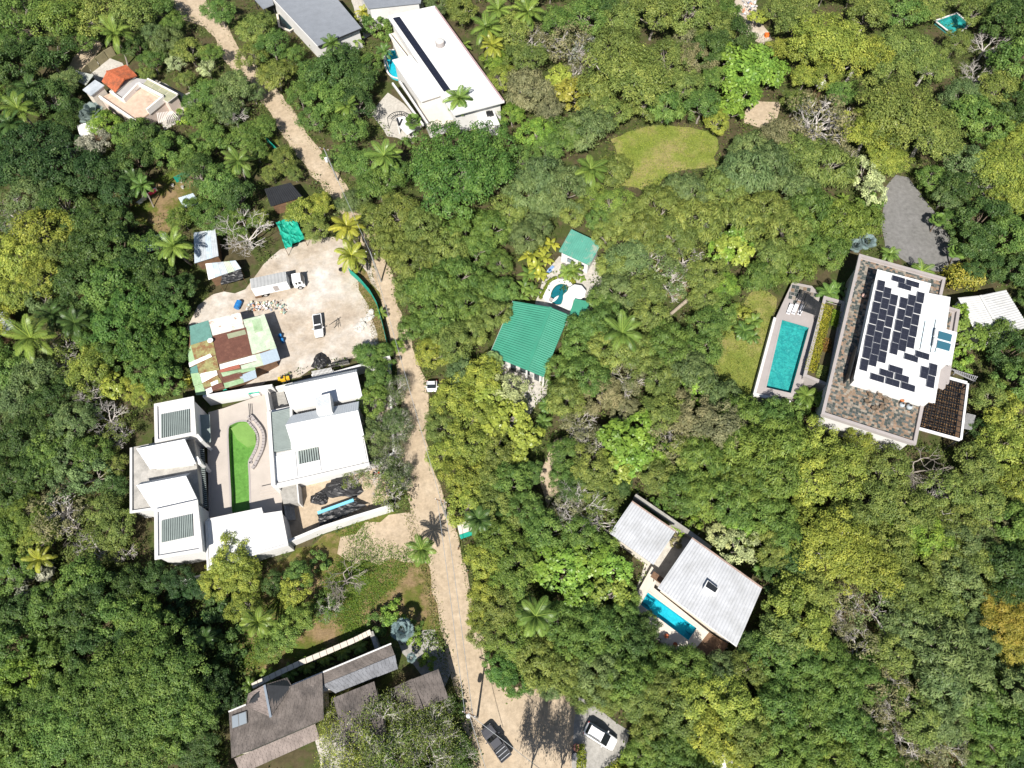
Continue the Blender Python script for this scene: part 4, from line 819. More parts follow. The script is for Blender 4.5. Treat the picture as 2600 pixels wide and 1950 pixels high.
for k in range(3):
    part('stair', m_beige, comp_deck, lambda b: b.poly(gk([(1625, 1465 + k * 20), (1735, 1440 + k * 20), (1738, 1462 + k * 20), (1627, 1488 + k * 20)]), 1.5 - k * .15, 1.05))
for k in range(3): part('groove', m_dark, comp_deck, lambda b: b.beam(G(*gk([(1552 + k * 10, 945)])[0], 1.08), G(*gk([(1558 + k * 10, 1022 + k * 4)])[0], 1.08), .12, .03))
# right wing
kr_ = lambda pts: zc(600, 900, 3.525, pts)
rw = house('white_wing', kr_([(800, 600)]), 'white compound main house with stacked white metal roofs and pergola')
def seam(h, px, zs, m, pitch=.5, name='roof', th=.25):
    q = [G(*p, z) for p, z in zip(px, zs)]; part(name, m, h, lambda b: b.ribs(q[0], q[1], q[2], q[3], pitch, .035, th)); return q
seam(rw, kr_([(420, 290), (1078, 155), (1127, 372), (487, 490)]), (5.6, 5.6, 5.0, 5.0), m_wht, .45); body(rw, kr_([(420, 290), (1078, 155), (1127, 372), (487, 490)]), 5.3, 4.8, m_wall, .95)
m_gtin = mat('cool grey tin', (.42, .45, .48), .06, .8, .5, .4)  # one cool grey for back slopes, louvres and tilt panels
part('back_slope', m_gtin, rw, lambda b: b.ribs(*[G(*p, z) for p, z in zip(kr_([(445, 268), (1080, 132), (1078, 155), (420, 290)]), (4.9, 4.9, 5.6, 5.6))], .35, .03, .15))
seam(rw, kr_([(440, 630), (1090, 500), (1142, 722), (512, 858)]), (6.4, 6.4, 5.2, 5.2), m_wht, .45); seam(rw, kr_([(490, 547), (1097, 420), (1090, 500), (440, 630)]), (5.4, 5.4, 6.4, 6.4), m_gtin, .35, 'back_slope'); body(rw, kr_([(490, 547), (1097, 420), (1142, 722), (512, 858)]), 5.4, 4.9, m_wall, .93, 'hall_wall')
for j, pts in enumerate([[(705, 380), (835, 345), (855, 505), (720, 525)]]):
    ch = part('vent_stack', m_wall, rw, lambda b: b.poly(kr_(pts), 7.4, 4.9)); gq2 = Quad(*kr_([(708, 390), (825, 362), (832, 450), (725, 472)]), 7.4)
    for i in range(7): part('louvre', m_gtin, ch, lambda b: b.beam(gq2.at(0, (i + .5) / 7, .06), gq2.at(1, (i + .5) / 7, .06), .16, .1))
sq = Quad(*kr_([(292, 525), (490, 478), (503, 840), (318, 872)]), 4.6)
part('pergola_bed', mat('dim glazing', (.16, .19, .19), .15, 1), rw, lambda b: b.slab(sq.rect(0, 0, 1, 1, -.35), .1)); slats(rw, sq, 4.6, 26, .3, .1, m_slat)
for s_ in (0, 1): part('pergola_beam', m_wall, rw, lambda b: b.beam(sq.at(s_, -.01, .12), sq.at(s_, 1.01, .12), .4, .5))
part('side_wall', m_wall, rw, lambda b: b.slab(drop(sq.rect(.02, 0, .98, 1), 4.1), 4.1))
LC = [(691, 1152), (923, 1106), (936, 1172), (695, 1228)]; lq = Quad(*LC, 4.2); body(rw, LC, 4.2, 3.9, m_wall, .96, 'front_wall')
part('roof_frame', m_wall, rw, lambda b: b.slab(lq.rect(0, 0, 1, 1, -.12), .4))
for (s0, s1) in ((.02, .25), (.275, .5), (.53, .985)):
    q = lq.rect(s0, .1 if s0 < .2 else .04, s1, .93); 
    if s0 == .275: q = lq.rect(s0, .55, s1, .93)
    part('roof', m_wht, rw, lambda b: b.ribs(q[0] + np.array([0, 0, .02]), q[1] + np.array([0, 0, .02]), q[2] + np.array([0, 0, .02]), q[3] + np.array([0, 0, .02]), .35, .03, .1))
part('opening', m_dark, rw, lambda b: b.slab(lq.rect(.275, .04, .5, .55, -.05), .05))
for i in range(9): part('slat', m_slat, rw, lambda b: b.beam(lq.at(.285 + i * .025, .05, .1), lq.at(.285 + i * .025, .54, .1), .22, .12))
part('edge_wall', m_wall, rw, lambda b: b.beam(G(682, 1045, 4.9), G(694, 1232, 4.9), .6, 4.9))
part('parapet', m_wall, rw, lambda b: b.beam(G(694, 1234, 4.35), G(938, 1178, 4.35), .6, .8))
part('low_wall', m_wall, rw, lambda b: b.beam(G(675, 992, 3.4), G(684, 1046, 3.4), .5, 3.4)); part('low_wall', m_wall, rw, lambda b: b.beam(G(683, 1046, 3.4), G(740, 1034, 3.4), .5, 3.4)); part('court_floor', m_conc, rw, lambda b: b.poly(kr_([(310, 350), (420, 320), (470, 470), (320, 500)]), 1.2, .0))
# left wing
lw = house('white_wing', [(430, 1200)], 'white compound guest wing of four stepped roofs beside dark trees')
def skylit(h, px, sk, z, n, label=None):
    body(h, px, z, z - .35, m_wall, .97); q = W(px, z); part('roof', m_wall, h, lambda b: b.slab(q, .4)); parapet(h, px, z, .5, .3, m_wall)
    s_ = Quad(*sk, z + .25); part('skylight', mat('dim glazing', (.1, .1, .1)), h, lambda b: b.slab(s_.rect(0, 0, 1, 1, -.16), .05))
    for i in range(n): part('slat', m_slat, h, lambda b: b.beam(s_.at((i + .5) / n, 0), s_.at((i + .5) / n, 1), .17, .12))
skylit(lw, [(397, 1030), (490, 1012), (496, 1101), (399, 1121)], [(407, 1052), (481, 1038), (482, 1100), (408, 1115)], 6.0, 15)
skylit(lw, [(398, 1298), (500, 1275), (512, 1398), (399, 1417)], [(409, 1322), (488, 1305), (490, 1360), (409, 1377)], 6.0, 17)
part('lower_roof', mat('stained concrete', (.42, .40, .37), .15, .7, .9, .2, c2=(.27, .26, .24)), lw, lambda b: b.poly([(335, 1136), (492, 1102), (508, 1276), (335, 1301)], 4.2, 3.9)); body(lw, [(335, 1136), (492, 1102), (508, 1276), (335, 1301)], 4.2, 3.9, m_wall, .96, 'lower_wall')
parapet(lw, [(335, 1136), (399, 1122), (500, 1276), (335, 1301)][:1] + [(335, 1301), (400, 1291)], 4.2, .35, .35, m_wall, 'edge', False)
q2 = seam(lw, [(346, 1139), (469, 1115), (498, 1178), (381, 1191)], (6.6, 6.6, 5.6, 5.6), m_wht, .45, th=.2); q3 = seam(lw, [(346, 1232), (472, 1208), (502, 1270), (389, 1297)], (6.6, 6.6, 5.6, 5.6), m_wht, .45, th=.2)
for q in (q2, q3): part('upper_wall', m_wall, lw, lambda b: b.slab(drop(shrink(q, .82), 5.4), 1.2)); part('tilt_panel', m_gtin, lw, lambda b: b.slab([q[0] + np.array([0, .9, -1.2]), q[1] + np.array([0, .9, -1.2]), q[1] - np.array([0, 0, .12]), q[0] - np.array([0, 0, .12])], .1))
for (a, c) in [((496, 1100), (512, 1120)), ((498, 1160), (508, 1178))]: part('fin', m_wall, lw, lambda b: b.beam(G(*a, 5.2), G(*c, 5.2), .5, 5.2))
aw = Quad((506, 1053), (532, 1052), (535, 1122), (514, 1124), 3.2)
for i in range(6): part('awning_slat', m_slat, lw, lambda b: b.beam(aw.at((i + .5) / 6, 0), aw.at((i + .5) / 6, 1), .5 * .55, .12))
lv_ = Quad((507, 1140), (517, 1139), (526, 1285), (516, 1288), 3.6)
part('louvre_frame', m_dark, lw, lambda b: b.beam((lv_.at(0, 0) + lv_.at(1, 0)) / 2 + np.array([0, 0, -.2]), (lv_.at(0, 1) + lv_.at(1, 1)) / 2 + np.array([0, 0, -.2]), .7, .1))
for i in range(30): part('louvre', m_slat, lw, lambda b: b.beam(lv_.at(0, (i + .5) / 30), lv_.at(1, (i + .5) / 30), .09, .12))
part('planter_edge', m_frame, comp_deck, lambda b: b.beam(G(528, 1130, 1.25), G(533, 1325, 1.25), .2, .25)); 
# south block
SBP = [(524, 1321), (663, 1292), (667, 1307), (714, 1300), (730, 1383), (660, 1403), (529, 1446)]
sb = house('white_block', SBP, 'low white flat roofed block shaded by a tree at compound south end'); part('roof', m_white, sb, lambda b: b.poly(SBP, 4.0, 3.7)); body(sb, SBP, 4.0, 3.7, m_wall, .98); parapet(sb, SBP, 4.0, .3, .15, m_wall)
p0, p1 = drop(W([(730, 1383), (714, 1300)], 4.0), 0); window(sb, p0 * np.array([1, 1, 0]) + np.array([-.3, 0, 0]), p1 + np.array([-.3, 0, 0]), .45, 2.2, .3, 2.6)
# compound walls
def wall(name, pts, z, w, label, m=None, cap=True, cat='wall'):
    o = house(name, pts, label, cat)
    for i in range(len(pts) - 1):
        a, c = G(*pts[i], z), G(*pts[i + 1], z); part('section', m or m_wall, o, lambda b: b.beam(a, c, w, z))
    return o
wall('boundary_wall', [(515, 1006), (600, 992), (691, 978)], 3.4, .4, 'tall white boundary wall between the patchwork shed and green pool')
wall('boundary_wall', [(700, 984), (790, 962), (905, 930), (990, 905)], 2.8, .4, 'white boundary wall behind the main house along the dirt yard')
wall('boundary_wall', [(728, 1376), (790, 1350), (820, 1338), (900, 1312), (992, 1284)], 2.4, .5, 'white boundary wall along the grass clearing south of black tarps')
wall('boundary_wall', [(459, 1476), (520, 1458), (566, 1446)], 2.0, .3, 'short white wall stub below the low white block'); wall('boundary_wall', [(935, 1178), (1000, 1150), (985, 905)], 2.2, .35, 'white roadside wall half hidden by trees behind main house')
wall('fence_wall', [(345, 1505), (440, 1482)], .8, .3, 'low grey wall running into the dark trees from white stub', m_conc)
sheet('compound_yard', [(700, 1238), (935, 1185), (990, 1200), (985, 1282), (820, 1335), (735, 1370), (725, 1300)], .012, m_dirt, .2, 31); sheet('compound_side', [(925, 1000), (985, 930), (1000, 1150), (940, 1175)], .012, m_dirt, .3, 32)
part('store', m_conc, rw, lambda b: b.poly(zc(680, 1130, 3.1725, [(85, 325), (235, 310), (248, 465), (125, 475)]), 1.8, 0)); part('store_rim', m_wall, rw, lambda b: b.beam(G(*zc(680, 1130, 3.1725, [(235, 310)])[0], 2.2), G(*zc(680, 1130, 3.1725, [(250, 468)])[0], 2.2), .2, 2.2))
for k in range(4): part('side_step', m_conc, comp_deck, lambda b: b.poly(zc(680, 1130, 3.1725, [(125 + k * 20, 480), (145 + k * 20, 478), (165 + k * 20, 600), (145 + k * 20, 602)]), .95 - k * .2, .0))
tarp('green_awning', kr_([(105, 340), (195, 320), (205, 342), (110, 358)]), (2.4, 2.4, 2.2, 2.2), m_tarpg, 'small green awning over the wall gate of the courtyard', 6, 3, .03, 8)
gtv = house('slat_gate', [(815, 932)], 'white slatted gate in the boundary wall beside the black tarp heap', 'gate')
gq3 = Quad(*kr_([(672, 150), (850, 115), (868, 165), (680, 205)]), 2.9)
for i in range(16): part('slat', m_wall, gtv, lambda b: b.beam(gq3.at((i + .5) / 16, 0), gq3.at((i + .5) / 16, 1), .12, .1))
part('rail', m_wall, gtv, lambda b: b.beam(gq3.at(0, .5, -.1), gq3.at(1, .5, -.1), .12, .12))
for s_ in (0, 1): p = gq3.at(s_, .5); part('post', m_wall, gtv, lambda b: b.box((p[0], p[1], 1.35), (.25, .25, 2.7)))
for k in range(15):
    p = G(*kr_([(835 + k * 11.5, 72 - k * 2.2)])[0], 2.0); 
    if k == 0: fpk = house('picket_fence', kr_([(900, 60)]), 'dark picket fence on top of the wall beside the slatted gate', 'fence'); part('rail', m_dark, fpk, lambda b: b.beam(G(*kr_([(830, 85)])[0], 1.2), G(*kr_([(1005, 50)])[0], 1.2), .08, .1)); part('base', m_conc, fpk, lambda b: b.beam(G(*kr_([(830, 95)])[0], .8), G(*kr_([(1005, 60)])[0], .8), .3, .8))
    part('picket', m_dark, fpk, lambda b: b.tube([(p[0], p[1], .5), (p[0], p[1], 2.0)], .05, 4))

# ------------------------------------------------------------------ shingle roofed house at the bottom
k5 = lambda pts: zc(560, 1560, 2.884, pts)
sh = house('shingle_house', [(700, 1850)], 'house with long weathered grey shingle roof, dormer gable and skylight')
def shingles(h, a, b_, c, d, n, m, name='shingle_course', lip=.035):
    """a-b top edge, d-c eave; n courses of boards, each lifted over the one below"""
    a, b_, c, d = [np.asarray(x, float) for x in (a, b_, c, d)]; nn = np.cross(b_ - a, d - a); nn /= np.linalg.norm(nn); nn *= np.sign(nn[2]); rr = random.Random(n)
    for j in range(n):
        t0, t1 = j / n, (j + 1) / n; bb = MB(); L = lambda t: a + (d - a) * t; R_ = lambda t: b_ + (c - b_) * t
        w = np.linalg.norm(R_(t0) - L(t0)); k = max(2, int(w / .55)); off = rr.random()
        for i in range(k + 1):
            s0, s1 = max(0, (i - off) / k), min(1, (i + .95 - off) / k)
            if s1 - s0 < .003: continue
            up_ = nn * (lip + rr.uniform(0, .02)); p00, p10, p11, p01 = L(t0) + (R_(t0) - L(t0)) * s0, L(t0) + (R_(t0) - L(t0)) * s1, L(t1) + (R_(t1) - L(t1)) * s1, L(t1) + (R_(t1) - L(t1)) * s0
            bb.add([p00, p10, p11 + up_, p01 + up_, p11, p01], [(3, 2, 1, 0), (5, 4, 2, 3)])
        bb.build(name, m, h, kind='stuff')
def slope(h, a, b_, c, d, n, m, th=.15):
    part('roof_deck', m_dark, h, lambda b: b.slab([np.asarray(x, float) - np.array([0, 0, .03]) for x in (a, b_, c, d)], th)); shingles(h, a, b_, c, d, n, m)
Zs = lambda p, z: G(*p, z)
# main south slope: north eave is the high edge
slope(sh, Zs((581, 1808), 6.0), Zs((818, 1708), 6.0), Zs((822, 1826), 4.4), Zs((588, 1925), 4.4), 22, m_shing)
slope(sh, Zs((595, 1926), 4.0), Zs((800, 1838), 4.0), Zs((812, 1875), 3.3), Zs((612, 1965), 3.3), 7, m_shing2)
slope(sh, Zs((671, 1739), 6.6), Zs((686, 1820), 6.6), Zs((624, 1793), 6.05), Zs((631, 1761), 5.3), 9, m_shing2); slope(sh, Zs((671, 1739), 6.6), Zs((687, 1820), 6.6), Zs((741, 1742), 5.95), Zs((729, 1720), 5.2), 10, m_shing)
part('dormer_wall', m_cream, sh, lambda b: b.slab(drop(W([(640, 1780), (672, 1750), (725, 1735), (700, 1790)], 4.8), 4.6), 4.6))
# wing towards the road
slope(sh, Zs((741, 1742), 5.6), Zs((992, 1636), 5.6), Zs((1002, 1662), 5.0), Zs((818, 1738), 5.0), 5, m_shing); slope(sh, Zs((818, 1739), 5.0), Zs((1003, 1663), 5.0), Zs((1010, 1698), 3.9), Zs((852, 1760), 3.9), 6, mat('blue grey shingle', (.17, .175, .19), .25, .9, .85, .1, fine=7))
slope(sh, Zs((846, 1772), 4.8), Zs((950, 1730), 4.8), Zs((985, 1880), 4.0), Zs((885, 1930), 4.0), 16, m_shing)
slope(sh, Zs((1048, 1724), 4.6), Zs((1113, 1699), 4.6), Zs((1138, 1771), 3.9), Zs((1075, 1800), 3.9), 9, m_shing); slope(sh, Zs((1047, 1723), 4.6), Zs((1075, 1800), 4.2), Zs((1020, 1810), 3.4), Zs((1000, 1745), 3.4), 7, m_shing)
part('wall', m_cream, sh, lambda b: b.slab(drop(W([(600, 1815), (740, 1760), (815, 1730), (815, 1820), (600, 1915)], 4.4), 4.2), 4.2)); part('wall', m_cream, sh, lambda b: b.slab(drop(W([(750, 1748), (985, 1650), (1000, 1690), (825, 1755)], 3.8), 3.7), 3.7)); part('wall', m_cream, sh, lambda b: b.slab(drop(W([(860, 1785), (945, 1745), (975, 1870), (895, 1915)], 3.8), 3.7), 3.7)); part('wall', m_cream, sh, lambda b: b.slab(drop(W([(1020, 1745), (1105, 1710), (1128, 1765), (1035, 1795)], 3.4), 3.3), 3.3))
for (a, c, z) in [((580, 1807), (624, 1789), 6.15), ((740, 1740), (993, 1634), 5.75)]: part('gutter', m_wall, sh, lambda b: b.beam(G(*a, z), G(*c, z), .18, .2))
part('ridge_cap', mat('blue grey ridge', (.20, .23, .27), .1), sh, lambda b: b.beam(Zs((671, 1739), 6.72), Zs((687, 1821), 6.72), .3, .12)); 
plm = [Zs((581, 1808), 6.0), Zs((818, 1708), 6.0), Zs((822, 1826), 4.4)]
sk1 = part('skylight', m_dark, sh, lambda b: b.slab([GP(*p, plm) + np.array([0, 0, .3]) for p in k5([(85, 745), (195, 708), (202, 797), (90, 838)])], .3))
for pts in ([(90, 748), (133, 733), (139, 818), (94, 832)], [(138, 731), (190, 714), (197, 795), (144, 815)]): part('pane', glass_like('skylight pane', (.16, .19, .22), .12), sk1, lambda b: b.slab([GP(*p, plm) + np.array([0, 0, .33]) for p in k5(pts)], .03))
sheet('patio', [(800, 1880), (880, 1830), (900, 1930), (820, 1975)], .012, m_pave, .2, 33)
gw2 = house('stone_wall', [(800, 1670)], 'pale stone garden wall lined with small palms above the shingle roof', 'wall')
wp = [(640, 1742), (700, 1712), (760, 1684), (830, 1655), (900, 1625), (942, 1604), (957, 1646)]
for i in range(6):
    part('section', m_conc, gw2, lambda b: b.beam(G(*wp[i], 2.2), G(*wp[i + 1], 2.2), .6, 2.2))
    if i < 5:
        for k in range(4): s0, s1 = k / 4, (k + .92) / 4; A, B = G(*wp[i], 2.3), G(*wp[i + 1], 2.3); part('coping', m_deckw, gw2, lambda b: b.beam(A + (B - A) * s0, A + (B - A) * s1, .75, .1))

# ------------------------------------------------------------------ vehicles
m_tyre = mat('tyre rubber', (.02, .02, .02), .2, 5, .8, .2); m_cglass = glass_like('car glass', (.012, .015, .018), .05)
def paint(name, c): 
    if name in MATS: return MATS[name]
    m, t, p = nodes_of(name, .35, .5, .0); p.inputs['Base Color'].default_value = (*c, 1); p.inputs['Coat Weight'].default_value = .6; MATS[name] = m; return m
def loft(b, secs):
    """secs: list of (x, [(y, z), ...]) cross sections, same count, closed"""
    n = len(secs[0][1]); V = [(x, y, z) for x, pr in secs for y, z in pr]; Fc = []
    for i in range(len(secs) - 1):
        for k in range(n): Fc.append((i * n + k, i * n + (k + 1) % n, (i + 1) * n + (k + 1) % n, (i + 1) * n + k))
    Fc += [tuple(range(n))[::-1], tuple((len(secs) - 1) * n + k for k in range(n))]; b.add(V, Fc)
def sec(w, z0, z1, tw): return [(-w * .96, z0), (w * .96, z0), (w, z0 + (z1 - z0) * .45), (w * .98, z1 - .08), (tw, z1), (-tw, z1), (-w * .98, z1 - .08), (-w, z0 + (z1 - z0) * .45)]
def car(name, a, c, label, cat, m, kind):
    """a: rear pixel, c: front pixel (roof height ~1 m)"""
    A, B = G(*a, .8), G(*c, .8); d = B - A; L = np.linalg.norm(d); rz = math.atan2(d[1], d[0]); mid = (A + B) / 2
    o = empty(name, (mid[0], mid[1], .03), label, cat, None, rz); h = L / 2; w = .93 if kind != 'old' else .82
    loc = dict(local=False)
    b = MB()
    if kind == 'suv':
        loft(b, [(-h, sec(w * .82, .45, .85, w * .6)), (-h + .15, sec(w * .95, .3, 1.02, w * .85)), (-h + .8, sec(w, .28, 1.06, w * .92)), (h * .25, sec(w, .28, 1.05, w * .92)), (h * .55, sec(w, .28, 1.0, w * .88)), (h - .3, sec(w * .93, .3, .9, w * .75)), (h, sec(w * .7, .42, .72, w * .5))])
        b.build('body', m, o, smooth=False, **loc); t = MB(); loft(t, [(-h + .22, [(-.7, 1.0), (.7, 1.0), (.62, 1.25), (-.62, 1.25)]), (-h + .6, [(-.78, 1.03), (.78, 1.03), (.66, 1.6), (-.66, 1.6)]), (h * .12, [(-.8, 1.03), (.8, 1.03), (.66, 1.63), (-.66, 1.63)]), (h * .55, [(-.78, .99), (.78, .99), (.7, 1.03), (-.7, 1.03)])]); t.build('cabin', m_cglass, o, **loc)
        r = MB(); r.add([(-h + .62, -.63, 1.63), (h * .1, -.63, 1.66), (h * .1, .63, 1.66), (-h + .62, .63, 1.63)], [(0, 1, 2, 3)]); r.slab([(-h + .58, -.64, 1.625), (h * .12, -.64, 1.65), (h * .12, .64, 1.65), (-h + .58, .64, 1.625)], .05); r.build('roof_panel', m, o, **loc)
        for s_ in (-1, 1): part('roof_rail', m_dark, o, lambda q: q.tube([(-h + .7, s_ * .6, 1.7), (h * .05, s_ * .6, 1.72)], .025, 5), **loc)
    else:
        cabx = (-h * .1, h * .42) if kind == 'pick' else (-h * .12, h * .38)
        loft(b, [(-h, sec(w * .95, .5, 1.0, w * .9)), (-h + .1, sec(w, .45, 1.02, w * .95)), (cabx[0] - .02, sec(w, .4, 1.02, w * .95)), (h * .55, sec(w, .4, 1.08, w * .9)), (h - .3, sec(w * .95, .4, 1.0, w * .8)), (h, sec(w * .82, .5, .85, w * .6))]); b.build('body', m, o, **loc)
        zr2 = 1.72 if kind == 'pick' else 1.5
        t = MB(); x0, x1 = (-h * .28, h * .42) if kind == 'pick' else (-h * .02, h * .4); loft(t, [(x0, [(-w * .88, 1.0), (w * .88, 1.0), (w * .74, 1.1), (-w * .74, 1.1)]), (x0 + .18, [(-w * .88, 1.02), (w * .88, 1.02), (w * .72, zr2), (-w * .72, zr2)]), (x1 - .65, [(-w * .88, 1.04), (w * .88, 1.04), (w * .72, zr2), (-w * .72, zr2)]), (x1, [(-w * .88, 1.05), (w * .88, 1.05), (w * .8, 1.1), (-w * .8, 1.1)])]); t.build('cabin', m_cglass, o, **loc)
        part('roof_panel', m, o, lambda q: q.box(((x0 + .18 + x1 - .65) / 2, 0, zr2 + .01), (x1 - x0 - .75, w * 1.42, .05)), **loc)
        bx0, bx1 = -h + .1, (x0 - .1)
        part('bed', m_dark, o, lambda q: q.box(((bx0 + bx1) / 2, 0, 1.03), (bx1 - bx0, w * 1.62, .03)), **loc)
        for s_ in (-1, 1): part('bed_side', m, o, lambda q: q.box(((bx0 + bx1) / 2, s_ * w * .9, 1.08), (bx1 - bx0 + .1, .1, .16)), **loc)
        part('tailgate', m, o, lambda q: q.box((-h + .06, 0, 1.06), (.09, w * 1.7, .16)), **loc)
        if kind == 'pick':
            for k in range(3): part('bed_bar', m_alu, o, lambda q: q.box((bx0 + (bx1 - bx0) * (k + .5) / 3, 0, 1.1), (.08, w * 1.6, .1)), **loc)
    for xx in (-h * .6, h * .62):
        for s_ in (-1, 1): tyre = part('wheel', m_tyre, o, lambda q: q.tube([(xx, s_ * (w - .2), .34), (xx, s_ * (w + .01), .34)], .34, 14), **loc); part('rim', m_alu, tyre, lambda q: q.tube([(xx, s_ * (w - .1), .34), (xx, s_ * (w + .02), .34)], .2, 10), **loc)
    for s_ in (-1, 1):
        part('headlight', mat('headlight lens', (.7, .7, .68), .03), o, lambda q: q.box((h * .93, s_ * w * .68, .76), (.22, .3, .16)), **loc); part('tail_light', mat('tail light', (.35, .01, .01), .05), o, lambda q: q.box((-h + .1, s_ * w * .86, .88), (.12, .18, .22)), **loc)
        part('mirror', m, o, lambda q: q.box((h * .3, s_ * (w + .12), 1.08), (.14, .24, .14)), **loc)
    part('bumper', m_dark, o, lambda q: q.box((h - .05, 0, .5), (.12, w * 1.5, .2)), **loc); return o
car('sport_utility_car', (1487, 1846), (1562, 1893), 'white hatchback SUV parked on the concrete pad at the junction', 'car', paint('white paint', (.74, .75, .76)), 'suv')
car('pickup_truck', (1287, 1927), (1232, 1846), 'dark grey pickup truck with open bed parked on the dirt junction', 'pickup', paint('dark grey paint', (.07, .07, .078)), 'pick')
car('pickup_truck', (805, 800), (811, 855), 'old white pickup truck parked alone in the dirt yard', 'pickup', paint('white paint', (.7, .7, .7)), 'old')
car('parked_car', (1097, 966), (1096, 994), 'white car half hidden under trees on the shaded dirt road', 'car', paint('white paint', (.7, .7, .7)), 'suv')
# box truck
tA, tB = G(641, 730, 2.2), G(768, 703, 2.2); td = tB - tA; TL = np.linalg.norm(td); trz = math.atan2(td[1], td[0]); tm = (tA + tB) / 2
trk = empty('box_truck', (tm[0], tm[1], 0), 'white box truck with grey ribbed roof parked beside the bare tree', 'truck', None, trz); h = TL / 2; lc = dict(local=False)
part('cargo_box', paint('white paint', (.7, .7, .7)), trk, lambda b: b.box((-h + 3.3, 0, 2.15), (6.5, 2.3, 2.4)), **lc); part('box_roof', mat('grey canvas roof', (.33, .335, .335), .1, 1), trk, lambda b: b.ribs((-h + .1, -1.13, 3.37), (-h + 6.5, -1.13, 3.37), (-h + 6.5, 1.13, 3.37), (-h + .1, 1.13, 3.37), .6, .05, .02), **lc)
part('side_door', m_frame, trk, lambda b: b.box((-h + 4.2, -1.16, 2.0), (.9, .03, 1.5)), **lc); part('chassis', m_dark, trk, lambda b: b.box((0, 0, .75), (TL - .6, .9, .3)), **lc)
cb = MB(); loft(cb, [(h - 1.95, [(-1.0, .7), (1.0, .7), (1.0, 2.4), (-1.0, 2.4)]), (h - 1.2, [(-1.02, .6), (1.02, .6), (.95, 2.5), (-.95, 2.5)]), (h - .35, [(-1.02, .5), (1.02, .5), (.92, 2.4), (-.92, 2.4)]), (h, [(-1.0, .5), (1.0, .5), (.95, 1.4), (-.95, 1.4)])]); cb.build('cab', MATS['white paint'], trk, **lc)
part('windshield', m_cglass, trk, lambda b: b.slab([(h - .33, -.8, 2.36), (h - .33, .8, 2.36), (h - .02, .85, 1.5), (h - .02, -.85, 1.5)], .05, 0, (-1, 0, 0)) if False else b.add([(h - .30, -.8, 2.33), (h + .03, -.85, 1.5), (h + .03, .85, 1.5), (h - .30, .8, 2.33)], [(0, 1, 2, 3)]), **lc)
for s_ in (-1, 1):
    for k in (0, 1): part('side_window', m_cglass, trk, lambda b: b.box((h - .75 - .6 * k, s_ * .985, 1.9), (.45 if k == 0 else .3, .1, .55)), **lc)
    for xx in (-h + 1.8, h - 1.0): tw_ = part('wheel', m_tyre, trk, lambda b: b.tube([(xx, s_ * .8, .48), (xx, s_ * 1.1, .48)], .48, 16), **lc); part('rim', m_alu, tw_, lambda b: b.tube([(xx, s_ * .95, .48), (xx, s_ * 1.12, .48)], .28, 12), **lc)
    part('mirror', m_dark, trk, lambda b: b.box((h - .1, s_ * 1.2, 1.9), (.1, .2, .4)), **lc)
part('ramp', m_wood, trk, lambda b: b.box((-h + .5, -1.2, .6), (1.2, .1, .5)), **lc)

# ------------------------------------------------------------------ barrels, piles, poles and small things
def barrel(px, r, hh, m, label, mt=None, lying=None, group=None, name='barrel'):
    p = G(*px); o = empty(name, p, label, 'barrel', group)
    if lying is None:
        part('drum', m, o, lambda b: b.lathe(p, [(r, 0), (r, hh * .32), (r * 1.04, hh * .34), (r, hh * .36), (r, hh * .64), (r * 1.04, hh * .66), (r, hh * .68), (r, hh)], 18)); part('lid', mt or m, o, lambda b: b.lathe(p + np.array([0, 0, hh]), [(r * .98, 0), (r * .96, .02)], 18))
    else:
        d = np.array([math.cos(lying), math.sin(lying), 0]) * hh / 2; c = p + np.array([0, 0, r]); part('drum', m, o, lambda b: b.tube([c - d, c - d * .33, c - d * .3, c + d * .3, c + d * .33, c + d], [r, r, r * 1.04, r * 1.04, r, r], 18)); part('lid', mt or m, o, lambda b: b.tube([c - d * 1.001, c - d * 1.02], r * .96, 18))
    return o
m_bluep = mat('blue plastic drum', (.02, .16, .42), .12, 2, .5, .4)
barrel((1463, 1898), .5, .95, mat('rusty drum', (.25, .10, .06), .3, 2), 'large drum with pinkish red lid beside the yellow hedge', mat('pinkish red lid', (.36, .16, .12), .15, 2))
barrel((1459, 1921), .5, .9, m_dark, 'large black drum below the red lidded drum by the hedge', mat('grey lid', (.16, .16, .17), .2, 3))
barrel((607, 778), .55, 1.5, m_bluep, 'big blue drum lying on the dirt beside the patchwork shed', mat('dusty drum end', (.42, .31, .24), .1), 1.35 + math.pi)
barrel((714, 857), .32, .9, m_bluep, 'small dark blue drum in shade of the patchwork shed, nearer the trash'); barrel((719, 868), .32, .9, m_bluep, 'small dark blue drum in shade of the patchwork shed, farther from trash')
rr = random.Random(3); TCOL = [(.7, .7, .68), (.55, .5, .45), (.1, .1, .1), (.2, .25, .35), (.5, .25, .15), (.65, .6, .6), (.3, .3, .3), (.25, .35, .3), (.6, .55, .35)]
tp_ = empty('trash_pile', G(690, 780), 'long heap of mixed rubbish between the truck and the patchwork shed', 'rubbish'); 
for k in range(170):
    u = rr.random(); px, py = 632 + u * 95 + rr.uniform(-6, 6), 782 - u * 6 + rr.uniform(-11, 11) + (12 if u > .85 else 0); p = G(px, py); c = TCOL[rr.randrange(9)]; s_ = rr.uniform(.12, .42)
    m = mat('rubbish %d' % TCOL.index(c), c, .1, 3)
    part('scrap', m, tp_, lambda b: b.box((p[0], p[1], rr.uniform(.1, .55)), (s_, s_ * rr.uniform(.4, 1.2), s_ * rr.uniform(.2, .8)), rr.uniform(0, 3), 0, rr.uniform(-.6, .6)))
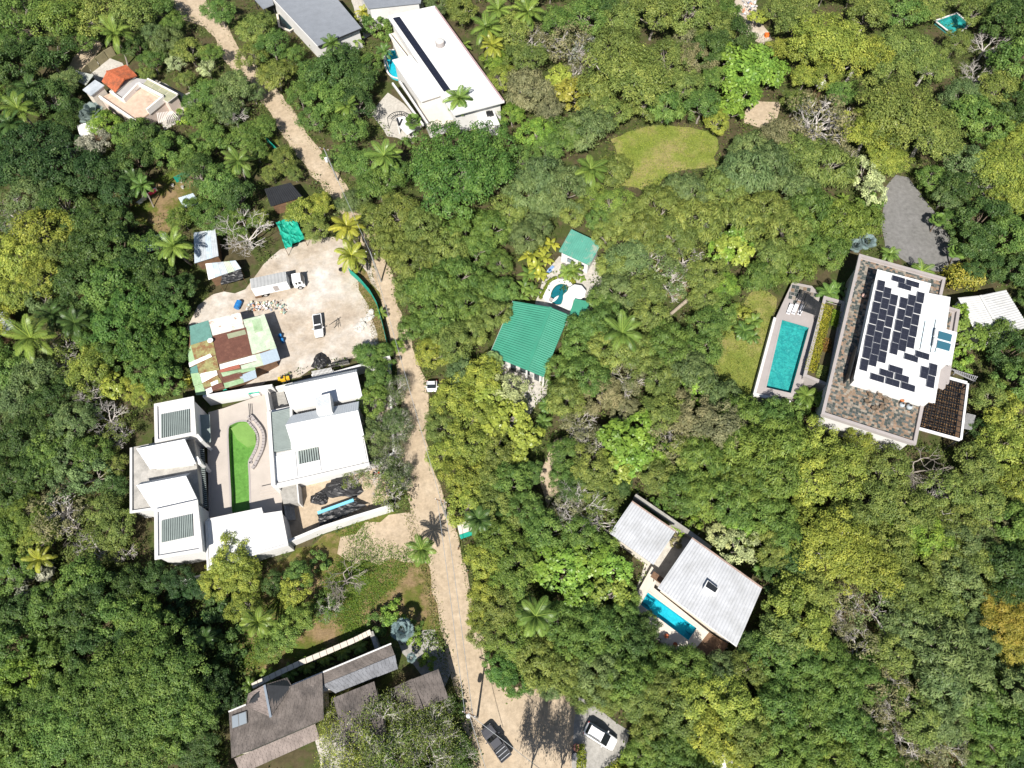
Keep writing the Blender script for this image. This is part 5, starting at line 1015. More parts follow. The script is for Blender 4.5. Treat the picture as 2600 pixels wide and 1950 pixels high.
def rock(p, r, seed):
    q = random.Random(seed); b = MB(); V = []
    for i in range(4):
        for k in range(7):
            a = 2 * math.pi * (k + .3 * i) / 7; ph = (.15, .55, .95, 1.3)[i]; R_ = r * q.uniform(.8, 1.15); V.append((p[0] + R_ * math.cos(a) * math.cos(ph - .3), p[1] + R_ * math.sin(a) * math.cos(ph - .3), p[2] + R_ * .75 * math.sin(ph)))
    V.append((p[0], p[1], p[2] + r * .8)); b.add(V, [(i * 7 + k, i * 7 + (k + 1) % 7, (i + 1) * 7 + (k + 1) % 7, (i + 1) * 7 + k) for i in range(3) for k in range(7)] + [(21 + k, 21 + (k + 1) % 7, 28) for k in range(7)]); return b
m_rock = mat('white rock', (.50, .475, .435), .12, 2, .85, .2)
bp_ = empty('boulder_pile', G(930, 813), 'pile of pale boulders by the green fence of yard', 'boulders')
for k in range(34):
    u, v = rr.random(), rr.random(); px, py = 902 + 45 * u + rr.uniform(-4, 4), 832 - 36 * u * u + rr.uniform(-9, 9); p = G(px, py); rock((p[0], p[1], 0 if k < 26 else .3), rr.uniform(.28, .62), k).build('boulder', m_rock, bp_)
m_fence = mat('green mesh fence', (.015, .30, .22), .15, 1, .6, .2)
def meshfence(pts, z, label):
    o = house('mesh_fence', pts, label, 'fence'); P_ = [G(*p, z) for p in pts]
    for i in range(len(P_) - 1):
        part('panel', m_fence, o, lambda b: b.beam(P_[i], P_[i + 1], .05, z)); p = P_[i]; part('post', m_wood, o, lambda b: b.tube([(p[0], p[1], 0), (p[0], p[1], z + .15)], .05, 5))
meshfence([(884, 680), (912, 705), (938, 735), (955, 765), (965, 800), (975, 840), (985, 885), (990, 930)], 2.0, 'green mesh fence curving between the dirt yard and road')
meshfence([(650, 312), (664, 334), (684, 358), (704, 378)], 1.8, 'short green mesh fence beside the dirt road above the yard')
meshfence([(505, 395), (470, 435), (440, 450)], 1.6, 'green mesh fence behind the tree crowns above the black roofed shack')
def pole(base, top, label, zt=9.5, arm=True, tf=True):
    p = G(*base); q = G(*top, zt); o = empty('utility_pole', p, label, 'pole'); part('shaft', m_conc, o, lambda b: b.tube([p, q], [.17, .10], 8)); d = (q - p) / np.linalg.norm(q - p)
    if arm: part('crossarm', m_wood, o, lambda b: b.beam(q - d * .3 + np.array([-.9, .3, 0]), q - d * .3 + np.array([.9, -.3, 0]), .12, .12))
    for s_ in (-.8, .8): part('insulator', m_wall, o, lambda b: b.lathe(q - d * .28 + np.array([s_, -s_ / 3, 0]), [(.06, 0), (.09, .1), (.04, .2)], 8))
    if tf: c = p + (q - p) * .62 + np.array([-.45, -.1, 0]); part('transformer', m_white, o, lambda b: b.lathe(c, [(.3, 0), (.3, .9), (.2, 1.0), (.08, 1.05)], 12))
    return p, q
P1 = pole((858, 459), (822, 376), 'pale concrete utility pole with white transformer beside the road'); P2 = pole((1131, 1310), (1119, 1270), 'slim utility pole at roadside near the small shelter', 8.5, True, False); P3 = pole((1212, 1822), (1190, 1812), 'utility pole with transformers at the road junction', 9.5)
def wire(a, c, sag, label, dx=0.0):
    a, c = np.asarray(a) + np.array([dx, 0, 0]), np.asarray(c) + np.array([dx, 0, 0]); o = house('power_wire', [PX(a * np.array([1, 1, 0]))], label, 'wire')
    part('cable', m_alu, o, lambda b: b.tube([a + (c - a) * t - np.array([0, 0, sag * 4 * t * (1 - t)]) for t in np.linspace(0, 1, 13)], .035, 4))
wire(P3[1], P2[1], .8, 'overhead cable above the road from junction pole, left strand', -.5); wire(P3[1], P2[1], .9, 'overhead cable above the road from junction pole, right strand', .5)
P4 = pole((968, 715), (940, 640), 'slim pole rising from the green fence by the road', 9, False, False); wire(P2[1], P4[1], 1.2, 'long cable over the tree crowns beside the white compound'); wire(P4[1], P1[1], 1.0, 'cable between roadside poles over the coconut palms')
wire(P3[1], G(1245, 1990, 8), .3, 'cable leaving the junction pole past the grey pickup'); wire(P3[1], G(1420, 1990, 8), .3, 'cable crossing above the dirt junction and tree shadows')
tb = empty('roadside_shelter', G(1180, 1345), 'small white shelter with green front edge beside the road', 'shelter'); tq_ = W(zc(800, 1275, 2.458, [(885, 135), (965, 112), (985, 195), (905, 222)]), 2.2)
part('roof', mat('faded white sheet', (.58, .54, .48), .1), tb, lambda b: b.slab(tq_, .1)); part('edge_panel', m_fence, tb, lambda b: b.beam(tq_[3] + np.array([0, .1, .08]), tq_[2] + np.array([0, .1, .08]), .7, .06))
for p in shrink(tq_, .85): part('post', m_wood, tb, lambda b: b.tube([(p[0], p[1], 0), (p[0], p[1], 2.1)], .06, 5))
fp = [(1140, 1290), (1148, 1318), (1158, 1350), (1164, 1395), (1176, 1425), (1188, 1455)]
for k, (x, y) in enumerate(fp):
    p = G(x, y); o = empty('fence_post', p, 'wooden fence post on the road verge, number %s down from the slim pole' % ('one two three four five six'.split()[k]), 'post', 'fence posts on the verge'); part('stake', m_wood, o, lambda b: b.tube([p, p + np.array([.1, .1, 1.5])], [.1, .07], 6)); part('cap', m_conc, o, lambda b: b.lathe(p + np.array([.1, .1, 1.5]), [(.08, 0), (.05, .04)], 6))
ty = G(866, 685); o = empty('old_tyre', ty, 'old black tyre lying at the yard edge below coconut palms', 'tyre'); part('ring', m_tyre, o, lambda b: b.lathe(ty, [(.2, .0), (.42, .02), (.45, .12), (.42, .22), (.2, .24), (.2, .12)], 18))
mx_ = G(721, 967); o = empty('yellow_machine', mx_, 'yellow compactor machine parked in the shade of compound wall', 'machine'); m_yel = mat('yellow paint', (.62, .36, .02), .1); mp = G(*kr_([(412, 228)])[0], .6)
part('engine', m_yel, o, lambda b: b.box(mp + np.array([0, 0, .3]), (1.2, .75, .7), .25)); part('hood', m_dark, o, lambda b: b.box(mp + np.array([.1, .1, .7]), (.5, .4, .15), .25)); part('tank', m_yel, o, lambda b: b.box(mp + np.array([1.0, .25, .2]), (.55, .5, .6), .25)); part('base', m_dark, o, lambda b: b.box(mp + np.array([.3, .1, -.33]), (1.9, .8, .5), .25))
mo = G(*zc(680, 1130, 3.1725, [(890, 235)])[0]); o = empty('motorbike', mo, 'red motorbike standing beside the white front roof of compound', 'motorbike', None)
part('frame', mat('red paint', (.5, .06, .03), .1), o, lambda b: b.box(mo + np.array([0, 0, .7]), (1.0, .25, .35), .2)); part('seat', m_dark, o, lambda b: b.box(mo + np.array([-.35, -.05, .9]), (.7, .25, .12), .2)); part('handlebar', m_dark, o, lambda b: b.box(mo + np.array([.45, .1, 1.05]), (.08, .75, .06), .2))
for s_ in (-.65, .7): part('wheel', m_tyre, o, lambda b: b.tube([mo + np.array([s_, s_ * .2 - .06, .33]), mo + np.array([s_ - .02, s_ * .2 + .06, .33])], .33, 14))
fr0 = G(845, 825); o = empty('steel_frame', fr0, 'thin steel trestle frame standing beside the white pickup', 'frame')
for (a, c) in [((836, 825), (860, 808)), ((848, 833), (858, 820)), ((860, 808), (859, 831)), ((852, 824), (858, 806))]: part('bar', m_dark, o, lambda b: b.tube([G(*a, .1), G(*c, .9)], .045, 5))
# washing and buckets in the back yard
bw = [(440, 473, (.62, .6, .58)), (461, 463, (.66, .65, .63)), (465, 478, (.6, .6, .6))]
for k, (x, y, c) in enumerate(bw): p = G(x, y); o = empty('bucket', p, ['white bucket on dry grass nearest the clothes', 'white bucket on dry grass farthest from the clothes', 'white bucket on dry grass beside the small tin roof'][k], 'bucket', 'buckets in the back yard'); part('pail', mat('white bucket', (.66, .65, .63), .05), o, lambda b: b.lathe(p, [(.22, 0), (.3, .5), (.26, .5), (.2, .1)], 12)); part('rim', m_conc, o, lambda b: b.lathe(p + np.array([0, 0, .5]), [(.31, 0), (.31, .03)], 12))
o = empty('clothes_line', G(385, 495), 'red and pale clothes on a line above the back yard grass', 'laundry'); l0, l1 = G(345, 515, 1.8), G(395, 475, 1.8)
part('line', m_alu, o, lambda b: b.tube([l0, l1], .03, 4)); [part('post', m_wood, o, lambda b: b.tube([(p[0], p[1], 0), tuple(p)], .05, 5)) for p in (l0, l1)]
for k, (t, c) in enumerate([(.15, (.5, .52, .55)), (.32, (.6, .6, .6)), (.5, (.35, .38, .45)), (.72, (.6, .03, .12)), (.82, (.62, .05, .15)), (.9, (.65, .62, .6))]):
    p = l0 + (l1 - l0) * t; part('cloth', mat('cloth %d' % k, c, .1, 3), o, lambda b: b.box(p - np.array([0, 0, .45]), (1.0, .12, .9), .7, 0, .15))
# upper right odds and ends
rub = empty('scrap_heap', G(1895, 20), 'heap of grey and orange scrap beside the pale soil track', 'scrap')
for k in range(60):
    p = G(1885 + rr.uniform(0, 40), 5 + rr.uniform(-25, 35)); c = TCOL[rr.randrange(9)]; s_ = rr.uniform(.2, .7); part('scrap', mat('rubbish %d' % TCOL.index(c), c, .1, 3), rub, lambda b: b.box((p[0], p[1], rr.uniform(.1, .6)), (s_, s_ * rr.uniform(.3, 1), s_ * .5), rr.uniform(0, 3), 0, rr.uniform(-.5, .5)))
bp2 = G(1946, 92); o = empty('orange_crate', bp2, 'orange crate on the pale soil at end of the track', 'crate'); m_or = mat('orange plastic', (.65, .16, .03), .1)
part('base', m_or, o, lambda b: b.box(bp2 + np.array([0, 0, .05]), (1.0, .8, .1), .3))
for k in range(4): part('side', m_or, o, lambda b: b.box(bp2 + np.array([(.45, 0, -.45, 0)[k], (0, .36, 0, -.36)[k], .4]), ((.08, 1.0, .08, 1.0)[k], (.8, .08, .8, .08)[k], .6), 0))
rpr = W(zc(1700, 0, 2.458, [(1665, 130), (1795, 85), (1870, 150), (1780, 220)]), 1.0); pool('garden_pool', rpr, 1.0, .9, MATS['pool water teal'], m_tealcaustic, m_wall, 'small teal pool with white edge among trees near grey bare tree', .5)
for k, (x, y, r_) in enumerate([(2112, 172, .7), (2082, 218, .9)]):
    p = G(x, y, 3.2); o = empty('water_tank', (p[0], p[1], 0), ['small pale tank on a stand among the yellow green trees', 'larger white tank on a stand beside the grey bare tree'][k], 'tank', None); part('tank', m_wall, o, lambda b: b.lathe(p, [(r_, 0), (r_, 1.1), (r_ * .5, 1.4), (.15, 1.45)], 16)); part('lid', m_conc, o, lambda b: b.lathe(p + np.array([0, 0, 1.45]), [(.25, 0), (.2, .08)], 10))
    for a in (0, 1.57, 3.14, 4.71): part('leg', m_wood, o, lambda b: b.tube([(p[0] + r_ * .7 * math.cos(a), p[1] + r_ * .7 * math.sin(a), 0), (p[0] + r_ * .7 * math.cos(a), p[1] + r_ * .7 * math.sin(a), 3.2)], .07, 5))
lg = [G(1700, 800, .3), G(1778, 735, .5)]; o = empty('fallen_log', lg[0], 'pale fallen log lying on the dry patch between tree crowns', 'log'); part('trunk', mat('pale bark', (.33, .28, .22), .2, 2), o, lambda b: b.tube([lg[0], (lg[0] + lg[1]) / 2 + np.array([0, 0, .1]), lg[1]], [.3, .35, .22], 8)); part('branch_stub', MATS['pale bark'], o, lambda b: b.tube([(lg[0] + lg[1]) / 2, (lg[0] + lg[1]) / 2 + np.array([.5, -.6, .5])], [.14, .08], 6))
# ------------------------------------------------------------------ plants: prototype meshes (real size, shared by their copies)
m_leaf = leafmat('leaf', .5, .30, .035, .55); m_leaf2 = leafmat('waxy leaf', .38, .25, .02, .4); m_petal = leafmat('flowering leaf', .6, .3, .02, .6)
m_bark = mat('grey bark', (.27, .24, .21), .2, 2, .9, .1); m_barkd = mat('brown bark', (.13, .10, .075), .25, 2, .9, .1); m_barkp = mat('pale grey bark', (.44, .41, .38), .15, 2, .9, .1)
def np_mesh(name, V, n, mats, lv):
    """V: (k*n, 3) vertices, k faces of n corners each"""
    k = len(V) // n; me = bpy.data.meshes.new(name); me.vertices.add(k * n); me.vertices.foreach_set('co', V.astype(np.float32).ravel())
    me.loops.add(k * n); me.loops.foreach_set('vertex_index', np.arange(k * n, dtype=np.int32)); me.polygons.add(k)
    me.polygons.foreach_set('loop_start', np.arange(0, k * n, n, dtype=np.int32)); me.polygons.foreach_set('loop_total', np.full(k, n, np.int32))
    me.materials.append(mats); a = me.attributes.new('lv', 'FLOAT', 'FACE'); a.data.foreach_set('value', lv.astype(np.float32)); me.update(calc_edges=True); return me
def unit(a): return a / (np.linalg.norm(a, axis=-1, keepdims=True) + 1e-9)
def leaves(P, N, D, L, Wd, rs, bend=.0):
    """rhombic leaves at P, normal N, pointing along D"""
    T = unit(D - N * np.sum(D * N, 1, keepdims=True)); S = np.cross(N, T); L = L[:, None]; Wd = Wd[:, None]
    a = P - T * L * .5; b = P + S * Wd * .5 + T * L * .05; c = P + T * L * .5 - N * L * bend; d = P - S * Wd * .5 + T * L * .05
    return np.stack([a, b, c, d], 1).reshape(-1, 3)
def crown(name, seed, R, hz, ncl, nper, leaf, wid, style='B', rc=(.18, .30), up=.5, m=None, shell=(.55, 1.0), under=.15, bend=.1):
    """foliage: uneven clumps spread through a dome, each a cloud of separate leaves"""
    rs = np.random.RandomState(seed); C = []
    lob = rs.uniform(0, 6.28, 4); 
    while len(C) < ncl:
        d = unit(rs.randn(3)); 
        if d[2] < -under: continue
        az = math.atan2(d[1], d[0]); k = 1 + .13 * math.sin(2 * az + lob[0]) + .10 * math.sin(3 * az + lob[1]) + .07 * math.sin(5 * az + lob[2])
        r = rs.uniform(*shell) ** .6; C.append([d[0] * R * r * k, d[1] * R * r * k, d[2] * hz * r])
    C = np.array(C); rcl = rs.uniform(rc[0], rc[1], ncl) * R; tone = rs.uniform(0, 1, ncl)
    V, LV = [], []
    for i in range(ncl):
        n = int(nper * (rcl[i] / (R * .24)) ** 2); d = unit(rs.randn(n, 3) + np.array([0, 0, .55])); out = unit(C[i] + np.array([0, 0, hz * .35]))
        rad = rcl[i] * rs.uniform(.45, 1.08, n)[:, None] ** .7; P = C[i] + d * rad * np.array([1, 1, .75])
        N = unit(d * .7 + out * .35 + rs.randn(n, 3) * .45 + np.array([0, 0, up])); 
        if style == 'F': D = unit(d * np.array([1, 1, .15]) + rs.randn(n, 3) * .25 + np.array([0, 0, -.25]))
        else: D = unit(rs.randn(n, 3) + d * .4)
        L = leaf * rs.uniform(.6, 1.35, n); V.append(leaves(P, N, D, L, L * wid * rs.uniform(.8, 1.2, n), rs, bend)); LV.append(np.clip(.55 * tone[i] + .45 * rs.uniform(0, 1, n), 0, 1))
    return np_mesh(name, np.concatenate(V), 4, m or m_leaf, np.concatenate(LV)), C
def limb(b, p, q, r0, r1, rs, n=5, wig=.12, seg=3):
    p, q = np.asarray(p, float), np.asarray(q, float); L = np.linalg.norm(q - p); pts = [p + (q - p) * k / seg + (rs.randn(3) * wig * L / seg if 0 < k < seg else 0) for k in range(seg + 1)]
    b.tube(pts, [r0 + (r1 - r0) * k / seg for k in range(seg + 1)], n, cap=False); return pts[-1], pts
def mesh_of(b, name, m):
    me = bpy.data.meshes.new(name); me.from_pydata(b.v, [], b.f); me.materials.append(m); me.update(); return me
def trunk_mesh(name, seed, H, C, r, m, nl=9):
    """trunk to the fork, then limbs running into the crown's clumps (crown centre at height H)"""
    rs = np.random.RandomState(seed); b = MB(); f = np.array([rs.uniform(-.4, .4), rs.uniform(-.4, .4), H * .55]); limb(b, (0, 0, -.1), f, r, r * .75, rs, 8, .06)
    for i in rs.choice(len(C), min(nl, len(C)), False):
        e = C[i] + np.array([0, 0, H]); md = f + (e - f) * .5 + rs.randn(3) * .3; limb(b, f, md, r * .5, r * .3, rs); limb(b, md, f + (e - f) * .92, r * .3, r * .08, rs)
    return mesh_of(b, name, m)
def branchy(name, seed, R, hz, H, r, m, depth=4, nf=(3, 4), spread=.62, tips=None):
    """bare crown: trunk forking again and again up to fine twigs"""
    rs = np.random.RandomState(seed); b = MB(); ends = []
    def grow(p, d, L, rad, lev):
        d = unit(d); q = p + d * L; e, pts = limb(b, p, q, rad, rad * .62, rs, 5 if lev < 2 else 3, .16, 3 if lev < 3 else 2)
        if lev >= depth: ends.append(e); return
        for k in range(rs.randint(nf[0], nf[1] + 1)):
            nd = d + rs.randn(3) * spread; nd[2] = max(nd[2], -.05) * (hz / R) + .12; st = pts[-1] if k < 2 else pts[-2]
            grow(st, nd, L * rs.uniform(.62, .86), rad * .6, lev + 1)
    b0 = np.array([0, 0, H * .5]); limb(b, (0, 0, -.1), b0, r, r * .85, rs, 8, .05)
    for k in range(5): a = 6.28 * k / 5 + rs.uniform(-.4, .4); grow(b0, np.array([math.cos(a), math.sin(a), .75 * hz / R + .25]), R * .42, r * .55, 1)
    return mesh_of(b, name, m), np.array(ends)
PR = {}
def proto(key, i, seed, R, hz, H, ncl, nper, leaf, wid, tr=.28, bark=None, nl=9, **k):
    me, C = crown('crown', seed, R, hz, ncl, nper, leaf, wid, **k); t = trunk_mesh('trunk', seed + 1, H, C, tr, bark or m_barkd, nl); PR.setdefault(key, []).append(dict(R=R, H=H, parts=[('crown', me), ('trunk', t)], lift=dict(crown=H)))
for i in range(3):
    proto('D', i, 10 + i, 5, 3.6, 5.5, 70, 150, .42, .55, rc=(.15, .26), up=.4, under=.25)                  # dense rounded mango-like
    proto('B', i, 20 + i, 5, 3.0, 5.2, 80, 130, .38, .5, rc=(.14, .25), up=.6, nl=14, bark=m_bark)           # ordinary broadleaf
    proto('F', i, 30 + i, 5, 2.8, 5.0, 70, 115, .60, .27, style='F', rc=(.16, .28), up=.8, bend=.25, bark=m_bark)  # long drooping leaves
    proto('U', i, 40 + i, 7, 2.2, 7.0, 170, 230, .36, .5, rc=(.10, .17), up=.8, shell=(.25, 1.0), under=.02, nl=26, bark=m_barkp, tr=.4)  # wide umbrella, fine leaves
proto('G', 0, 47, 11, 3.0, 8.5, 330, 420, .42, .55, rc=(.07, .125), up=.7, shell=(.2, 1.0), under=.02, nl=30, bark=m_bark, tr=.5)       # one very broad crown
for i in range(2):
    proto('L', i, 50 + i, 4, 2.6, 4.2, 36, 42, .62, .75, rc=(.2, .32), up=.8, m=m_leaf2, nl=10, bark=m_bark)  # big bright leaves
    proto('W', i, 60 + i, 4, 2.6, 4.4, 46, 75, .36, .7, rc=(.15, .26), up=.7, m=m_petal, nl=8, bark=m_bark)   # pale flowering
    proto('b', i, 70 + i, 1.8, 1.3, .7, 16, 48, .34, .5, rc=(.24, .4), up=.5, tr=.09, nl=5)                   # bush
    # half bare crown: pale branches with thinner foliage
    me, C = crown('crown', 80 + i, 5, 2.6, 46, 55, .38, .5, rc=(.13, .22), up=.6); bt, E_ = branchy('branches', 85 + i, 5, 3.0, 5.0, .3, m_barkp, 4); PR.setdefault('S', []).append(dict(R=5, H=5.0, parts=[('crown', me), ('trunk', bt)], lift=dict(crown=4.6)))
    bt, E_ = branchy('branches', 95 + i, 5, 3.6, 4.6, .3, m_barkp if i else m_bark, 5, (2, 4), .55); PR.setdefault('X', []).append(dict(R=5, H=4.6, parts=[('branches', bt)], lift={}))
# sparse feathery tree you can see through
bt, E_ = branchy('branches', 111, 6, 3.0, 5.5, .3, m_barkp, 5, (3, 4), .55); rs_ = np.random.RandomState(4); n_ = 8; Pq = np.repeat(E_, n_, 0) + rs_.randn(len(E_) * n_, 3) * .45
nq_ = len(Pq); Lq = .34 * rs_.uniform(.6, 1.3, nq_); me = np_mesh('crown', leaves(Pq, unit(rs_.randn(nq_, 3) + np.array([0, 0, .7])), unit(rs_.randn(nq_, 3)), Lq, Lq * .45, rs_), 4, m_leaf, rs_.uniform(0, 1, nq_)); PR['T'] = [dict(R=6, H=5.5, parts=[('crown', me), ('trunk', bt)], lift={})]
# palms
def frond_palm(seed, nfr, L, Wl, droop, nl, tilt0, tilt1, lw=.09):
    rs = np.random.RandomState(seed); V, LV = [], []
    for f in range(nfr):
        az = 6.283 * f / nfr * 2.618 + rs.uniform(-.2, .2); el = tilt0 + (tilt1 - tilt0) * (f / nfr) + rs.uniform(-.1, .1); ln = L * rs.uniform(.85, 1.08); p = np.zeros(3); d = np.array([math.cos(az) * math.cos(el), math.sin(az) * math.cos(el), math.sin(el)]); sg = 14; tone = rs.uniform(.1, .9); pts = [p.copy()]
        for k in range(sg): d = unit(d + np.array([0, 0, -droop * (k / sg + .25)])); p = p + d * ln / sg; pts.append(p.copy())
        pts = np.array(pts); side = unit(np.array([-math.sin(az), math.cos(az), 0.]))
        for k in range(sg):
            w_ = .07 * (1 - k / sg) + .015; a, c = pts[k], pts[k + 1]; V.append(np.array([a - side * w_, a + side * w_, c + side * w_, c - side * w_])); LV.append(.95)
        for k in range(nl):
            t = (k + .6) / nl * .97 + .03; i = min(sg - 1, int(t * sg)); q = pts[i] + (pts[i + 1] - pts[i]) * (t * sg - i); dd = unit(pts[i + 1] - pts[i]); ll = Wl * math.sin(math.pi * (.12 + .83 * t)) ** .7
            for s_ in (-1, 1):
                e = unit(side * s_ + dd * .75 + np.array([0, 0, -.28 + rs.uniform(-.12, .12)])); nrm = unit(np.cross(e, dd)); ww = unit(np.cross(nrm, e)) * lw * L / 4
                V.append(np.array([q - ww * .6, q + e * ll * .45 - ww, q + e * ll + np.array([0, 0, -.12 * ll]), q + e * ll * .45 + ww])); LV.append(np.clip(tone + rs.uniform(-.15, .15), 0, 1))
    return np_mesh('fronds', np.concatenate(V), 4, m_leaf2, np.array(LV))
def palm_trunk(H, r, lean, m): 
    b = MB(); b.tube([np.array([-lean[0] * (1 - t) ** 2, -lean[1] * (1 - t) ** 2, H * t - .1]) for t in np.linspace(0, 1, 9)], [r * 1.3] + [r] * 7 + [r * .75], 8); return mesh_of(b, 'trunk', m)
for i in range(3): PR.setdefault('C', []).append(dict(R=3.4, H=7.0, parts=[('fronds', frond_palm(120 + i, 17, 3.6, .95, .13, 22, 1.15, -.25)), ('trunk', palm_trunk(7.0, .17, ((1.0, .5), (-.8, .6), (.4, -.9))[i], m_bark))], lift=dict(fronds=7.0)))
for i in range(2): PR.setdefault('K', []).append(dict(R=1.6, H=1.6, parts=[('fronds', frond_palm(130 + i, 15, 1.75, .5, .14, 16, 1.0, -.1, .1)), ('trunk', palm_trunk(1.6, .12, (.1, .1), m_barkd))], lift=dict(fronds=1.6)))
def fan_palm(seed, nl_, R):
    rs = np.random.RandomState(seed); V, LV = [], []
    for f in range(nl_):
        az = 2.399 * f; el = 1.2 - 1.25 * f / nl_; d = np.array([math.cos(az) * math.cos(el), math.sin(az) * math.cos(el), math.sin(el)]); c = d * R * .55; side = unit(np.array([-math.sin(az), math.cos(az), 0.])); nrm = unit(np.cross(d, side)); nrm = nrm * np.sign(nrm[2]); tone = rs.uniform(.2, .9)
        V.append(np.array([-side * .03, side * .03, c + side * .03, c - side * .03])); LV.append(.3)
        for k in range(15):
            a = -1.9 + 3.8 * k / 14; e = unit(d * math.cos(a) + side * math.sin(a)); q = c + e * R * .5 * (1 - .12 * abs(a)) + np.array([0, 0, -.1 * R]); w_ = np.cross(nrm, e) * R * .05 + nrm * .02 * (k % 2)
            V.append(np.array([c, c + e * R * .3 - w_, q, c + e * R * .3 + w_])); LV.append(np.clip(tone + rs.uniform(-.2, .2), 0, 1))
    return np_mesh('fans', np.concatenate(V), 4, m_leaf2, np.array(LV))
for i in range(2): PR.setdefault('P', []).append(dict(R=2.4, H=4.0, parts=[('fans', fan_palm(140 + i, 20, 2.4)), ('trunk', palm_trunk(4.0, .2, (.3, .2), m_barkd))], lift=dict(fans=4.0)))
def banana(seed):
    rs = np.random.RandomState(seed); V, LV = [], []
    for f in range(10):
        az = 2.399 * f; el = 1.2 - .09 * f; d = np.array([math.cos(az) * math.cos(el), math.sin(az) * math.cos(el), math.sin(el)]); p = np.array([0, 0, 1.2]) + rs.randn(3) * .2; side = unit(np.array([-math.sin(az), math.cos(az), 0.])); sg = 7; L = rs.uniform(1.6, 2.3); w0 = 0.05; tone = rs.uniform(0, 1)
        for k in range(sg):
            d = unit(d + np.array([0, 0, -.22])); q = p + d * L / sg; w1 = .36 * math.sin(math.pi * min(.97, (k + 1) / sg * .95 + .05)); dn = np.array([0, 0, -.06])
            for s_ in (-1, 1): V.append(np.array([p, p + side * s_ * w0 + dn, q + side * s_ * w1 + dn, q])); LV.append(np.clip(tone + .1 * s_, 0, 1))
            p, w0 = q, w1
    return np_mesh('leaves', np.concatenate(V), 4, m_leaf2, np.array(LV))
for i in range(2): PR.setdefault('N', []).append(dict(R=1.9, H=1.0, parts=[('leaves', banana(150 + i)), ('stem', palm_trunk(1.4, .12, (.1, .1), m_barkd))], lift={}))

PAL = {k: tuple(1.5 * x for x in v) for k, v in dict(dg=(.045, .085, .022), mg=(.078, .138, .03), og=(.112, .152, .036), yg=(.165, .205, .036), lg=(.115, .195, .03), gg=(.092, .138, .048), br=(.145, .148, .07), ye=(.20, .19, .03), pl=(.28, .32, .15), gy=(.20, .21, .16), si=(.12, .16, .16), cy=(.19, .21, .03), cg=(.10, .155, .03), bg=(.06, .125, .026), dk=(.03, .065, .02)).items()}
CNAME = dict(dg='dark green', mg='mid green', og='olive green', yg='yellow green', lg='bright lime green', gg='grey green', br='brownish green', ye='golden yellow', pl='creamy pale', gy='greyish', si='silvery blue', cy='yellowish', cg='fresh green', bg='glossy green', dk='deep green')
KIND = dict(G=('spreading_tree', 'tree', 'very broad spreading tree'), D=('rounded_tree', 'tree', 'dense rounded tree'), B=('broadleaf_tree', 'tree', 'broadleaf tree'), F=('drooping_tree', 'tree', 'long leaved tree'), U=('umbrella_tree', 'tree', 'wide umbrella tree'), L=('large_leaf_tree', 'tree', 'large leaved tree'), W=('flowering_tree', 'tree', 'flowering tree'), b=('bush', 'bush', 'bush'), S=('sparse_tree', 'tree', 'half bare tree'), X=('bare_tree', 'tree', 'leafless branching tree'), T=('feathery_tree', 'tree', 'feathery see-through tree'), C=('coconut_palm', 'palm', 'coconut palm'), K=('small_palm', 'palm', 'small feather palm'), P=('fan_palm', 'palm', 'fan palm'), N=('banana_plant', 'plant', 'banana plant'))
GRP = dict(G='spreading trees', D='trees of the wood', B='trees of the wood', F='trees of the wood', U='umbrella trees', L='large leaved trees', W='flowering trees', b='bushes', S='half bare trees', X='leafless trees', T='feathery trees', C='coconut palms', K='small palms', P='fan palms', N='banana plants')
PLANTS = []
def plant_at(key, px, py, rpx, col, zk=None, ztop=None):
    """crown seen at pixel (px, py) with radius rpx; its height follows its size"""
    z = 4.0
    for _ in range(3):
        c = G(px, py, z); R = np.linalg.norm(G(px + rpx, py, z) - c)
        base = PR[key][0]; sc = R / base['R']; 
        hs = sc if key in 'bKN' else sc ** .75
        z = base['H'] * hs if zk is None else zk
    return dict(key=key, c=c, R=R, sc=sc, hz=z, col=col, px=(px, py), rpx=rpx)
def build_plant(d, idx, label=None):
    pr = PR[d['key']][idx % len(PR[d['key']])]; nm, cat, _ = KIND[d['key']]; rr_ = random.Random(idx * 7 + 3); c = d['c']
    o = empty(nm, (c[0], c[1], 0), label, cat, GRP[d['key']], rr_.uniform(0, 6.28)); v = PAL[d['col']]; k = rr_.uniform(.86, 1.14); h_ = rr_.uniform(-.06, .06); colr = (v[0] * k * (1 + h_), v[1] * k, v[2] * k * (1 - h_), 1)
    s = d['sc']; zs = d['hz'] / pr['H']
    for pn, me in pr['parts']:
        q = bpy.data.objects.new(pn, me); COL.objects.link(q); q.parent = o; q.color = colr
        if pn in pr['lift']: q.location = (0, 0, pr['lift'][pn] * zs); q.scale = (s, s, s * rr_.uniform(.9, 1.15))
        else: q.scale = (s, s, zs)
        if me.materials and me.materials[0] in (m_leaf, m_leaf2, m_petal) and pn not in pr['lift']: q.color = colr
    d['o'] = o; return o
